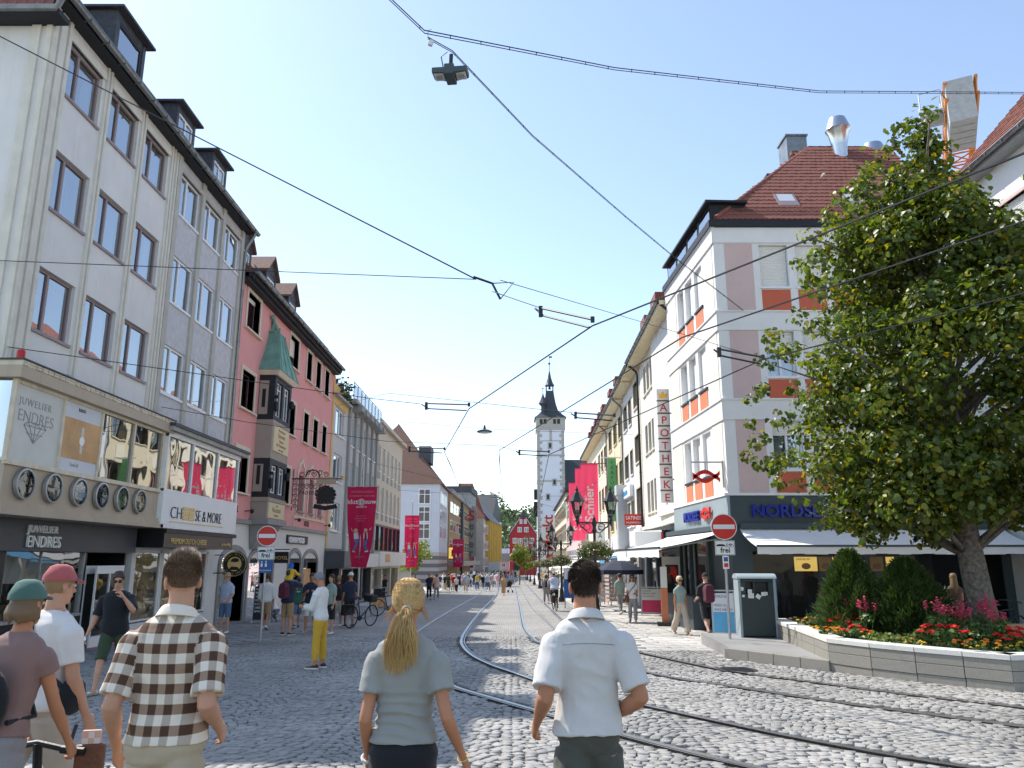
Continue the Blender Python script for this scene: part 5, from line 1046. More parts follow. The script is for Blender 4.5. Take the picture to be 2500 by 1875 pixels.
# ================================================================ FAR END OF THE STREET
mat('pale_blue_wall', (.58, .62, .68), .9, .04, 1, .1, 40, streak=.1); mat('tower_white', (.72, .74, .80), .9, .03, .4, 0); mat('tower_stone', (.42, .40, .36), .85, .12, 1, .1, 10); mat('brick_red', (.36, .035, .045), .85, .08, .6, 0); mat('ochre', (.62, .40, .10), .85, .08, .6, 0); mat('brown_front', (.38, .26, .15), .8, .1, .6, 0); mat('pinkish_grey', (.50, .44, .41), .85, .05, .6, 0); mat('grey_band', (.16, .165, .17), .8, .05, bump=0)
def far_house(name, label, fr, wm, z0, z1, cols, rows, ww, wh, roofm=None, pitch=45, depth=10, fm='white_frame', hip=False, sill=True, gm='glass_dark', over=.4, flat=False):
	o = building(name, label, fr); L_ = fr.L; wall_mb(0, L_, z0, z1, [], .1, depth).build('wall', wm, o)
	for u in cols:
		for z in rows:
			w = MB(); w.box(u - ww / 2 - .12, u + ww / 2 + .12, -.08, .0, z - .12, z + wh + .12); w = w.build('window', fm, o)
			p = MB()
			for a, b in ((-ww / 2, -.05), (.05, ww / 2)): p.poly([(u + a, -.085, z), (u + b, -.085, z), (u + b, -.085, z + wh * .62), (u + a, -.085, z + wh * .62)]); p.poly([(u + a, -.085, z + wh * .68), (u + b, -.085, z + wh * .68), (u + b, -.085, z + wh), (u + a, -.085, z + wh)])
			p.build('panes', gm, w)
	if roofm:
		t = math.tan(R(pitch)); h = (depth / 2 + over) * t; e = -over; r = MB(); rn = depth / 2; a0, a1 = (rn if hip else e), (L_ - rn if hip else L_ - e)
		r.poly([(e, e, z1), (L_ - e, e, z1), (a1, rn, z1 + h), (a0, rn, z1 + h)]); r.poly([(L_ - e, depth - e, z1), (e, depth - e, z1), (a0, rn, z1 + h), (a1, rn, z1 + h)]); r.poly([(e, depth - e, z1), (e, e, z1), (a0, rn, z1 + h)]); r.poly([(L_ - e, e, z1), (L_ - e, depth - e, z1), (a1, rn, z1 + h)]); r.poly([(e, e, z1), (e, depth - e, z1), (L_ - e, depth - e, z1), (L_ - e, e, z1)])
		r.build('roof', roofm, o)
	return o
# pale blue corner house, front towards the camera
fF = Frame((-22, 98), (-9.1, 98)); Fh = far_house('pale_blue_house', 'pale blue corner house with a steep red roof at the side street', fF, 'pale_blue_wall', 2.6, 11.0, (4.4, 7.0, 11.0), (4.3, 6.4, 8.6), 1.3, 1.7, 'tile_brown', 52, 13, hip=True)
Fh.children[-1].name = 'roof'
def f_side():
	for u in (1.2, 3.0, 5.0, 7.0, 9.0):
		for z in (4.3, 6.4, 8.6): w = MB().box(u - .5, u + .5, -.06, 0, z, z + 1.6).build('window', 'white_frame', Fh); MB().poly([(u - .4, -.065, z + .1), (u + .4, -.065, z + .1), (u + .4, -.065, z + 1.5), (u - .4, -.065, z + 1.5)]).build('pane', 'glass_dark', w)
side_children(Fh, Frame((-9.1, 98), (-9.1, 111)), f_side)
bn = MB()
for k in range(5): bn.box(-.02, 12.95, -.06, 13.05, -2.0 + k * .92, -1.55 + k * .92)
bn.build('dark_stripes', 'grey_band', Fh); MB().box(0, 12.92, 0, 13, -2.2, 2.6).build('striped_base', 'pinkish_grey', Fh); MB().box(6.2, 9.6, -.3, 0, -1.9, .6).build('shop_window', 'beige_plaster', Fh)
aw = MB(); aw.loft([[(6.0 + 1.9 - 1.9 * math.cos(math.pi * k / 10), -.3 - .9 * math.sin(math.pi * k / 10) * q, .3 + 1.9 * math.sin(math.pi * k / 10) * s_) for k in range(11)] for q, s_ in ((1, .1), (.75, .75), (.1, 1))], cap=False, closed=False); aw.build('dome_awning', 'sage_grey', Fh, smooth=60, fixn=True)
dormer_u = MB().box(9.8, 11.4, 2.5, 6, 14.0, 16.2).build('dormer', 'slate', Fh)
# further houses on the left
fG = Frame((-9.0, 111.5), (-8.1, 148)); G_ = far_house('brown_store', 'long brown and ochre store front beyond the pale blue house', fG, 'brown_front', -2.2, 11.0, (3, 7.5, 12, 16.5, 24, 28.5, 33), (3.0, 5.8, 8.4), 3.2, 1.5, None, depth=10, fm='beige_plaster', gm='glass_sky'); MB().box(18.6, 20.6, -.4, .1, -2, 11.6).build('pier', 'anthracite', G_); MB().box(-.3, 36.5, -.5, 10, 11.0, 11.6).build('parapet', 'concrete', G_); MB().box(0, 36.5, -2.2, 0, .8, 1.5).build('canopy', 'concrete', G_)
ge = thing('yellow_e_sign', 'small black framed yellow sign with letter E', 'sign', (-8.35, 112.4, 2.6)); MB().box(-.75, .75, -.08, .08, -.9, .9).build('frame', 'black_paint', ge); MB().box(-.62, .62, -.1, .1, -.77, .77).build('panel', 'menu_yellow', ge); text('E', 1.3, 'letter_black', ge, (0, -.11, -.45), ext=.01, align='CENTER', bold=.02)
fH = Frame((-8.0, 148.5), (-7.4, 160)); H_ = far_house('grey_store', 'grey flat roofed store carrying the vertical red lettering', fH, 'sage_grey', -2.6, 14.2, (2, 5.5, 9), (4, 7, 10), 2.2, 1.6, None, fm='pale_grey_plaster', gm='glass_sky'); MB().box(-.3, 11.8, -.3, 10, 14.2, 15.4).build('parapet', 'slate', H_)
sv = thing('vertical_lettering', 'vertical red and white lettering spelling Severin', 'sign', (-7.6, 147.8, 0)); MB().box(-.9, .9, .05, .25, 2.2, 11.6).build('backing', 'sage_grey', sv)
for i, c in enumerate('Sever'): text(c, 2.6 if i == 0 else 2.0, 'letter_red' if i == 0 else 'grey_band', sv, (0, 0, 8.9 - i * 1.65), ext=.1, align='CENTER', bold=.03)
fI = Frame((-14, 162), (-5.9, 162)); I_ = far_house('rosy_grey_house', 'rosy grey corner house with a red hipped roof', fI, 'pinkish_grey', -2.8, 10.2, (1.5, 5.0), (2.2, 6.2), 1.2, 1.9, 'tile_red', 52, 11, hip=True)
def i_side():
	for k in range(5):
		for z in (.2, 3.6, 7.0): w = MB().box(1 + k * 2, 2.1 + k * 2, -.06, 0, z, z + 1.9).build('window', 'white_frame', I_); MB().poly([(1.1 + k * 2, -.065, z + .1), (2.0 + k * 2, -.065, z + .1), (2.0 + k * 2, -.065, z + 1.8), (1.1 + k * 2, -.065, z + 1.8)]).build('pane', 'glass_dark', w)
side_children(I_, Frame((-5.9, 162), (-5.2, 173)), i_side)
fJ = Frame((-5.2, 175), (-3.0, 205)); J_ = far_house('ochre_house', 'ochre yellow arcaded house at the far left end of the street', fJ, 'ochre', 1.2, 10.2, (2.5, 6.5, 10.5, 14.5, 18.5, 22.5, 27), (2.4, 6.2), 2.2, 2.6, 'slate', 48, 9, fm='ochre'); MB().box(0, 30, .02, 9, -2.8, 1.2).build('base', 'grey_stone', J_)
rb = MB()
for k in range(8): rb.box(.2 + k * 4.1, .8 + k * 4.1, -.4, 0, 1.2, 10.2)
rb.build('pilasters', 'ochre', J_)
# white town hall tower
tw = thing('town_hall_tower', 'tall white tower with stone quoins and a dark pointed spire', 'tower', (10.65, 214, 0)); hw = 3.75
MB().box(-hw + .02, hw - .02, -3.7, 3.7, -3, 36.6).build('shaft', 'tower_white', tw)
q = MB(); k = 0; z = -2.5
while z < 36.2:
	l = 1.35 if k % 2 else .75
	for s in (-1, 1): q.box(min(s * hw, s * (hw - l)), max(s * hw, s * (hw - l)), -3.78, -3.2, z, z + .85)
	q.box(-hw - .06, -hw + .3, -3.74, -3.74 + (2.1 - l), z, z + .85)
	z += .95; k += 1
q.build('quoins', 'tower_stone', tw)['kind'] = 'stuff'; MB().box(-hw - .1, hw + .1, -3.85, 3.85, 29.3, 29.7).box(-hw - .1, hw + .1, -3.85, 3.85, 22.3, 22.7).box(-.3, .3, -3.8, -3.6, 33.5, 36.6).box(-2.6, 3.7, -3.8, -3.6, 33.4, 33.6).build('string_courses', 'tower_stone', tw)
MB().box(-hw - .25, hw + .25, -4.0, 4.0, 36.6, 40.0).build('belfry_storey', 'tower_stone', tw)
for x in (-2.6, -1.5, 1.1, 2.2): MB().box(x - .4, x + .4, -4.05, -3.95, 38.2, 39.5).build('belfry_window', 'black_front', tw)
for x, z in ((-.2, 31.2), (-.9, 17.2), (.9, 21.2)): w = MB().box(x - .6, x + .6, -3.82, -3.6, z, z + 1.9).build('window', 'tower_stone', tw); MB().box(x - .3, x + .3, -3.86, -3.7, z + .4, z + 1.6).build('pane', 'black_front', w)
sq = lambda r, z: [(-r, -r, z), (r, -r, z), (r, r, z), (-r, r, z)]
sp = MB(); sp.loft([sq(4.4, 40.0), sq(3.4, 40.9), sq(2.2, 42.3), sq(1.65, 44.2), sq(1.25, 46.6), sq(1.05, 48.2)]); spo = sp.build('spire_roof', 'slate', tw)
ln = MB()
for a, b in ((-.95, -.95), (.95, -.95), (.95, .95), (-.95, .95)): ln.box(a - .12, a + .12, b - .12, b + .12, 48.2, 49.9)
ln.lathe([(.15, 49.6), (.3, 49.3), (.42, 48.8)], 8); ln.build('bell_lantern', 'near_black_wood', tw); sp = MB(); sp.lathe([(1.45, 49.8), (1.0, 50.6), (.55, 52.0), (.2, 53.8), (.1, 54.2), (.1, 56.0)], 8, rot=.39); sp.sphere((0, 0, 56.3), .35, 8, 6); sp.tube([(0, 0, 56), (0, 0, 58.6)], .07, 5); sp.box(0, .8, -.04, .04, 58.0, 58.5); sp.build('spire', 'slate', tw)
tt = MB(); tt.lathe([(.5, 41.2), (.6, 41.6), (.55, 43.4), (1.0, 43.8), (1.3, 44.1), (.7, 45.3), (.2, 46.6), (.08, 47.2), (.08, 48.4)], 8, (-2.0, -2.6, 0)); tt.sphere((-2.0, -2.6, 48.5), .22, 6, 5); tt.build('bell_turret', 'slate', tw)
ckk = MB(); ckk.box(-hw - .9, -hw, -2.5, -1.0, 17.6, 20.4); ckk.box(-hw - 1.0, -hw, -3, -2, 13, 17); ckk.build('clock_bracket', 'near_black_wood', tw)
# low row on the right with the market sign, dark roofs behind
fM = Frame((8.3, 152), (7.6, 109)); Mk = far_house('market_house', 'pale stone house row with tall windows carrying the red market lettering', fM, 'pale_yellow', -2.4, 10.9, [2 + k * 3.0 for k in range(14)], (1.0, 4.4, 7.6), 1.3, 2.2, 'slate', 40, 12, fm='stone_frame')
fM2 = Frame((7.6, 108.5), (7.4, 84)); M2 = far_house('pinkish_house', 'reddish house hidden behind the pink banners', fM2, 'pale_pink', -2.0, 9.6, [2 + k * 3.0 for k in range(8)], (1.0, 4.0, 7.0), 1.3, 1.8, 'tile_brown', 45, 12, fm='white_frame')
ms = thing('market_sign', 'white vertical board with red lettering Markt', 'sign', (7.1, 153, 0)); MB().box(-1.3, 1.3, 0, .2, -1, 9.6).build('board', 'white_paint', ms); text('Markt', 2.9, 'letter_red', ms, (.85, -.05, 3.2), rot=(R(90), R(-90), 0), ext=.05, bold=.04); text('Media', 2.9, 'letter_red', ms, (.85, -.05, -4.2), rot=(R(90), R(-90), 0), ext=.05, bold=.04)
fM3 = Frame((14.6, 208), (40, 208)); M3 = far_house('dark_roofed_hall', 'hall with a steep dark roof joined to the tower', fM3, 'tower_white', -3, 17, (3, 7, 11), (8, 12), 1.2, 2, 'slate', 55, 16)
# red gabled house
fK = Frame((-.7, 236), (7.3, 236)); K_ = building('red_gabled_house', 'dark red gabled house with white windows at the end of the street', fK); MB().prism([(0, 0, -3), (8.0, 0, -3), (8.0, 0, 8.9), (4.0, 0, 15.2), (0, 0, 8.9)], (0, 10, 0)).build('wall', 'brick_red', K_)
g = MB(); g.prism([(-.3, -.3, 8.7), (4, -.3, 15.0), (4, -.3, 15.5), (-.4, -.3, 8.9)], (0, .5, 0)); g.prism([(8.3, -.3, 8.7), (8.4, -.3, 8.9), (4, -.3, 15.5), (4, -.3, 15.0)], (0, .5, 0)); g.build('gable_coping', 'pinkish_grey', K_); MB().prism([(2.9, -.35, 14.0), (5.1, -.35, 14.0), (4, -.35, 15.9)], (0, .3, 0)).build('gable_tip', 'slate', K_)
MB().poly([(-.3, 0, 8.8), (4, 0, 15.3), (4, 10, 15.3), (-.3, 10, 8.8)]).poly([(8.3, 0, 8.8), (8.3, 10, 8.8), (4, 10, 15.3), (4, 0, 15.3)]).build('roof', 'slate', K_)
for x, z, w_, h_ in ((3.4, 12.2, .8, 1.3), (4.7, 12.2, .8, 1.3), (3.0, 9.7, 1.3, 1.5), (5.0, 9.7, 1.3, 1.5), (1.6, 6.4, 1.4, 1.6), (3.2, 5.6, 1.2, 2.3), (4.9, 5.6, 1.2, 2.3), (6.6, 6.4, 1.4, 1.6), (1.6, 2.9, 1.4, 1.9), (3.2, 2.6, 1.2, 2.2), (4.9, 2.6, 1.2, 2.2), (6.6, 2.9, 1.4, 1.9)):
	w = MB().box(x - w_ / 2, x + w_ / 2, -.08, 0, z, z + h_).build('window', 'white_frame', K_); p = MB()
	for a, b in ((x - w_ / 2 + .14, x - .07), (x + .07, x + w_ / 2 - .14)): p.poly([(a, -.09, z + .15), (b, -.09, z + .15), (b, -.09, z + h_ - .15), (a, -.09, z + h_ - .15)])
	p.build('panes', 'glass_dark', w)
MB().box(1.2, 3.2, -.1, 0, -2.8, .8).build('door', 'black_front', K_);
fL = Frame((-10, 262), (-1.2, 258)); Ls = far_house('modern_white_house', 'modern white house with glass on the far river bank', fL, 'tower_white', -3, 5.2, (2, 5), (1.5,), 2.0, 2.0, None, depth=8, gm='glass_sky'); fL2 = Frame((-4.5, 252), (-.9, 252)); L2_ = far_house('small_grey_gable', 'small grey roofed house in front of the modern white house', fL2, 'pinkish_grey', -3, 1.2, (1.8,), (-.5,), 1, 1, 'slate', 40, 5)
fP = Frame((-18, 225), (-6, 222)); P_ = far_house('dark_roof_house', 'house with a dark mansard roof behind the ochre house', fP, 'beige_plaster', -3, 12.5, (2, 5, 8), (7, 10), 1.2, 1.6, 'slate', 55, 10)
# wooded hill beyond the river
mat('hill_green', (.05, .085, .03), .95, .3, .02, 0); hb = MB(); n = 40; rings = []
for j in range(8):
	y = 480 + j * 95
	rings.append([(-420 + 26 * i, y, -6 + (92 * (math.sin(math.pi * min(j / 7 * .62, .5)) ) * (.42 + .58 * math.exp(-((-420 + 26 * i + 120) / 150) ** 2)))) for i in range(n + 1)])
hb.loft(rings, cap=False, closed=False); tag(hb.build('hill', 'hill_green', smooth=180), kind='structure')
def leaf_mat(name, col, var=.35, tr=.25, back=(1.2, 1.25, .6), yel=0.0, rough=.5):
	m, nt, bs, N, L = _mat(name); gi = N.new('ShaderNodeNewGeometry'); cr = N.new('ShaderNodeValToRGB')
	c = cr.color_ramp; c.elements[0].color = (*[v * (1 - var) for v in col], 1); c.elements[1].color = (*[v * (1 + var) for v in col], 1); c.elements[1].position = .8
	if yel: e = c.elements.new(.965); e.color = (col[0] * 3.4 , col[1] * 1.9, col[2] * .7, 1)
	L.new(gi.outputs['Random Per Island'], cr.inputs[0]); L.new(cr.outputs[0], bs.inputs['Base Color']); bs.inputs['Roughness'].default_value = rough
	t = N.new('ShaderNodeBsdfTranslucent'); v = N.new('ShaderNodeVectorMath'); v.operation = 'MULTIPLY'; v.inputs[1].default_value = back; L.new(cr.outputs[0], v.inputs[0]); L.new(v.outputs[0], t.inputs[0])
	mx = N.new('ShaderNodeMixShader'); mx.inputs[0].default_value = tr; L.new(bs.outputs[0], mx.inputs[1]); L.new(t.outputs[0], mx.inputs[2]); L.new(mx.outputs[0], N['Material Output'].inputs[0]); MATS[name] = m; return m
leaf_mat('far_leaf', (.095, .135, .06), .5, .15)
def leaf_cloud(centers, radii, n, size, seed, squash=.8, curl=True, shell=.55):
	"""quads spread through clumps; returns V, F"""
	r = np.random.default_rng(seed); C = np.array(centers); Rd = np.array(radii); w = Rd ** 2; k = r.choice(len(C), n, p=w / w.sum())
	d = r.normal(0, 1, (n, 3)); d /= np.linalg.norm(d, axis=1)[:, None]; rad = Rd[k] * (shell + (1 - shell) * r.random(n)) ** .7 * r.uniform(.75, 1.12, n)
	P = C[k] + d * rad[:, None] * np.array([1, 1, squash]); nn = d + r.normal(0, .7, (n, 3)) + np.array([0, 0, .35]); nn /= np.linalg.norm(nn, axis=1)[:, None]
	a = np.cross(nn, r.normal(0, 1, (n, 3))); a /= np.linalg.norm(a, axis=1)[:, None]; b = np.cross(nn, a); s = size * r.uniform(.6, 1.35, n)
	a *= s[:, None]; b *= s[:, None] * .9; c = nn * (s * .22)[:, None]
	V = np.stack([P - a, P - b * .9 + c, P + a * 1.05, P + b * .9 + c], 1).reshape(-1, 3); Fq = np.arange(4 * n).reshape(n, 4); return V, Fq
cs, rs_ = [], []
for k in range(230):
	x = random.uniform(-190, 70); y = random.uniform(480, 760); t = (y - 480) / 665 * 7; zz = -6 + 92 * math.sin(math.pi * min(t / 7 * .62, .5)) * (.42 + .58 * math.exp(-((x + 120) / 150) ** 2)); cs.append((x, y, zz + random.uniform(3, 10))); rs_.append(random.uniform(6, 14))
V, Fq = leaf_cloud(cs, rs_, 26000, 1.5, 11); o = link(bpy.data.objects.new('wooded_hillside', mesh_np('wooded_hillside', V, Fq, ['far_leaf']))); tag(o, 'dark green wood covering the hill beyond the river', 'wood', kind='stuff')
# ================================================================ STREET FURNITURE
mat('granite', (.27, .25, .215), .75, .22, 60, .25, 120, streak=.2, dirt=(.22, .2, .16)); mat('granite_pale', (.62, .60, .55), .8, .10, 40, .2, 120); mat('soil', (.05, .035, .022), .95, .3, 12, .6, 30)
# ---- stone planter: every facing stone and coping a piece of its own
pl = thing('stone_planter', 'raised granite planter full of flowers around the linden tree', 'planter', (8.0, 15.5, 0))
PO = Vector((8.0, 15.5, 0)); OUT = [Vector((6.34, 19.7)), Vector((5.76, 14.78)), Vector((6.16, 13.97)), Vector((6.60, 13.32)), Vector((7.06, 12.74)), Vector((7.49, 12.22)), Vector((12.6, 12.9)), Vector((13.0, 19.7))]
ZT = .30
def stone(a, b, z0, z1, th=.14, gap=.006, name='facing_stone', m='granite', out=0.0, zs=False):
	d = (b - a).normalized(); n = Vector((d.y, -d.x)); c = sum(OUT, Vector((0, 0))) / len(OUT)
	if n.dot(c - a) > 0: n = -n
	a2, b2 = a + d * gap, b - d * gap; P = [a2 + n * out, b2 + n * out, b2 - n * th, a2 - n * th]; mb = MB()
	zz = [gz(p.y) if zs else 0 for p in P]
	mb.add([(p.x - PO.x, p.y - PO.y, z0 + q) for p, q in zip(P, zz)] + [(p.x - PO.x, p.y - PO.y, z1) for p in P], [(3, 2, 1, 0), (4, 5, 6, 7), (0, 1, 5, 4), (1, 2, 6, 5), (2, 3, 7, 6), (3, 0, 4, 7)])
	return mb.build(name, m, pl, bevel=.006, fixn=True)
for i in range(len(OUT) - 1):
	a, b = OUT[i], OUT[i + 1]; L_ = (b - a).length; n = max(1, round(L_ / 1.0)) if i else 5
	for k in range(n):
		p, q = a + (b - a) * (k / n), a + (b - a) * ((k + 1) / n)
		zg = gz((p.y + q.y) / 2); stone(p, q, zg - .05, zg + .12, name='plinth_stone', out=-.012); stone(p, q, zg + .126, .06); stone(p, q, .066, ZT - .085)
		stone(p, q, ZT - .08, ZT, th=.34, name='coping_stone', m='granite_pale', out=.015)
MB().poly([(p.x - PO.x, p.y - PO.y, .17) for p in OUT]).build('soil_bed', 'soil', pl)
ap = thing('kerb_platform', 'low granite kerb platform beneath the litter bin', 'kerb', (5.4, 18, 0)); AO = Vector((5.4, 18)); K = [Vector((4.39, 16.79)), Vector((5.74, 14.74))]
for k in range(4):
	a, b = K[0] + (K[1] - K[0]) * (k / 4), K[0] + (K[1] - K[0]) * ((k + 1) / 4); d = (b - a).normalized(); n = Vector((-d.y, d.x)); a, b = a + d * .006, b - d * .006; P = [a, b, b + n * .22, a + n * .22]
	MB().add([(p.x - AO.x, p.y - AO.y, gz(p.y) - .05) for p in P] + [(p.x - AO.x, p.y - AO.y, -.085) for p in P], [(3, 2, 1, 0), (4, 5, 6, 7), (0, 1, 5, 4), (1, 2, 6, 5), (2, 3, 7, 6), (3, 0, 4, 7)]).build('kerb_stone', 'granite', ap, bevel=.008, fixn=True)
Q = [Vector((4.39, 16.79)) + Vector((.15, .1)), Vector((5.80, 14.85)), Vector((6.34, 19.9)), Vector((4.75, 20.3))]
MB().prism([(p.x - AO.x, p.y - AO.y, -.5) for p in Q], (0, 0, .405)).build('deck', 'slab_grey', ap, fixn=True)
# ---- litter bin
mat('bin_green', (.030, .042, .045), .42, .08, 4, .03, 60); mat('sticker_mix', (.75, .73, .70), .5, .4, 30, 0)
bn = thing('litter_bin', 'dark green street litter bin with stickers beside the planter', 'bin', (5.88, 19.35, -.10), R(-6)); w, d, h = .86, .62, 1.34
b_ = MB(); b_.box(-w / 2, w / 2, -d / 2 + .02, d / 2, 0.03, h - .34); b_.box(-w / 2, w / 2, -d / 2 + .02, d / 2, h - .06, h); b_.box(-w / 2, -.26, -d / 2 + .02, d / 2, h - .34, h - .06); b_.box(-.09, -.05, -d / 2 + .02, d / 2, h - .34, h - .06); b_.box(.27, w / 2, -d / 2 + .02, d / 2, h - .34, h - .06); b_.box(-.3, .3, .15, d / 2 - .01, h - .34, h - .06); b_.build('body', 'bin_green', bn, bevel=.01)
MB().box(-w / 2 - .01, -w / 2 + .05, -d / 2 - .0, d / 2 + .02, 0, h + .02).box(w / 2 - .05, w / 2 + .01, -d / 2, d / 2 + .02, 0, h + .02).build('side_frame', 'slate_pale', bn, bevel=.01)
lid = MB(); lid.loft([[(u, (-d / 2 - .04) + (d + .08) * (.5 - .5 * math.cos(math.pi * k / 10)), h + .01 + .12 * math.sin(math.pi * k / 10)) for k in range(11)] for u in (-w / 2 - .03, w / 2 + .03)]); lid.build('lid', 'slate_pale', bn, smooth=50, fixn=True)
MB().box(-.26, .27, -.1, -.05, h - .34, h - .06).build('chute', 'black_front', bn)
for x, z, s, r_ in ((-.36, h - .22, .09, .3), (-.15, h - .38, .13, .05), (-.17, h - .28, .1, .1), (.02, h - .4, .11, .6), (.14, h - .34, .1, .0), (.2, h - .33, .08, .2), (-.33, h - .39, .06, .2)): k_ = MB().obox((x, -d / 2 + .015, z), s, .006, s * .9, ry=r_).build('sticker', 'sticker_mix', bn)
# ---- road signs
mat('sign_white', (.80, .80, .79), .35, .02, bump=0); mat('road_red', (.62, .015, .012), .35, .03, bump=0); mat('toilet_blue', (.02, .09, .30), .4, .03, bump=0)
def no_entry(label, x, y, zc, zbase, plates, rz=0, r=.30):
	t = thing('no_entry_sign', label, 'road sign', (x, y, 0), rz, 'no entry signs on poles')
	MB().lathe([(.032, zbase), (.032, zc + .25)], 10, (0, .05, 0)).build('pole', 'galv', t, smooth=60)
	def disc(r0, y0, y1, m, nm): o = MB().lathe([(0, 0), (r0, 0), (r0, y1 - y0), (0, y1 - y0)], 40).build(nm, m, t); o.rotation_euler = (R(90), 0, 0); o.location = (0, y1, zc); return o
	disc(r, -.004, .012, 'sign_white', 'rim'); disc(r - .018, -.008, .0, 'road_red', 'face'); MB().box(-r * .82, r * .82, -.013, -.009, zc - .052, zc + .052).build('bar', 'sign_white', t)
	z = zc - r - .015
	for kind in plates:
		if kind == 'frei':
			p = MB().box(-.23, .23, -.004, .012, z - .34, z).build('plate', 'sign_white', t, bevel=.004); fr_ = MB()
			for a, b, c, d_ in ((-.22, .22, z - .015, z - .008), (-.22, .22, z - .332, z - .325), (-.22, -.213, z - .33, z - .01), (.213, .22, z - .33, z - .01)): fr_.box(a, b, -.007, -.003, c, d_)
			fr_.build('border', 'letter_black', p); text('frei', .17, 'letter_black', p, (0, -.007, z - .28), ext=.002, align='CENTER', bold=.003)
			tr = MB(); tr.box(-.20, .0, -.007, -.004, z - .135, z - .10); tr.box(-.17, -.03, -.007, -.004, z - .10, z - .085); tr.obox((.035, -.006, z - .11), .012, .004, .11, ry=.35)
			for x_ in (.085, .165):
				n = 14
				for k in range(n): a = 2 * math.pi * k / n; tr.obox((x_ + .032 * math.cos(a), -.006, z - .125 + .032 * math.sin(a)), .016, .004, .006, ry=-a - math.pi / 2)
			for p0_, p1_ in (((.085, z - .125), (.11, z - .075)), ((.11, z - .075), (.15, z - .075)), ((.15, z - .075), (.165, z - .125)), ((.11, z - .075), (.125, z - .125)), ((.125, z - .125), (.15, z - .075))): tr.tube([(p0_[0], -.006, p0_[1]), (p1_[0], -.006, p1_[1])], .005, 4)
			tr.build('tram_and_bicycle', 'letter_black', p); z -= .355
		if kind == 'toilet':
			p = MB().box(-.16, .20, -.004, .012, z - .33, z).build('plate', 'toilet_blue', t); g = MB()
			for x_ in (-.09, .02): g.lathe([(0, 0), (.024, 0), (.024, .004), (0, .004)], 12, (x_, 0, 0));
			for x_ in (-.09, .02): g.box(x_ - .025, x_ + .025, -.008, -.004, z - .17, z - .08); g.box(x_ - .018, x_ + .018, -.008, -.004, z - .06, z - .025)
			g.build('figures', 'sign_white', p); text('kaijeyten', .07, 'sign_white', p, (-.14, -.007, z - .28), ext=.002, spacing=1.2); z -= .34
		if kind == 'small':
			p = MB().box(-.07, .07, -.004, .012, z - .30, z).build('plate', 'sign_white', t); MB().box(-.05, .05, -.008, -.004, z - .13, z - .03).build('blue_mark', 'toilet_blue', p); MB().box(-.05, .05, -.008, -.004, z - .26, z - .17).build('red_mark', 'sign_red', p); z -= .32
	return t
no_entry('no entry sign with blue toilet plate outside the pink hotel', -6.6, 21.2, 2.32, gz(21.2) - .05, ('frei', 'toilet'), R(4), .27)
no_entry('no entry sign on the pole beside the litter bin', 5.05, 18.7, 2.46, -.12, ('frei', 'small'), R(-3), .305)
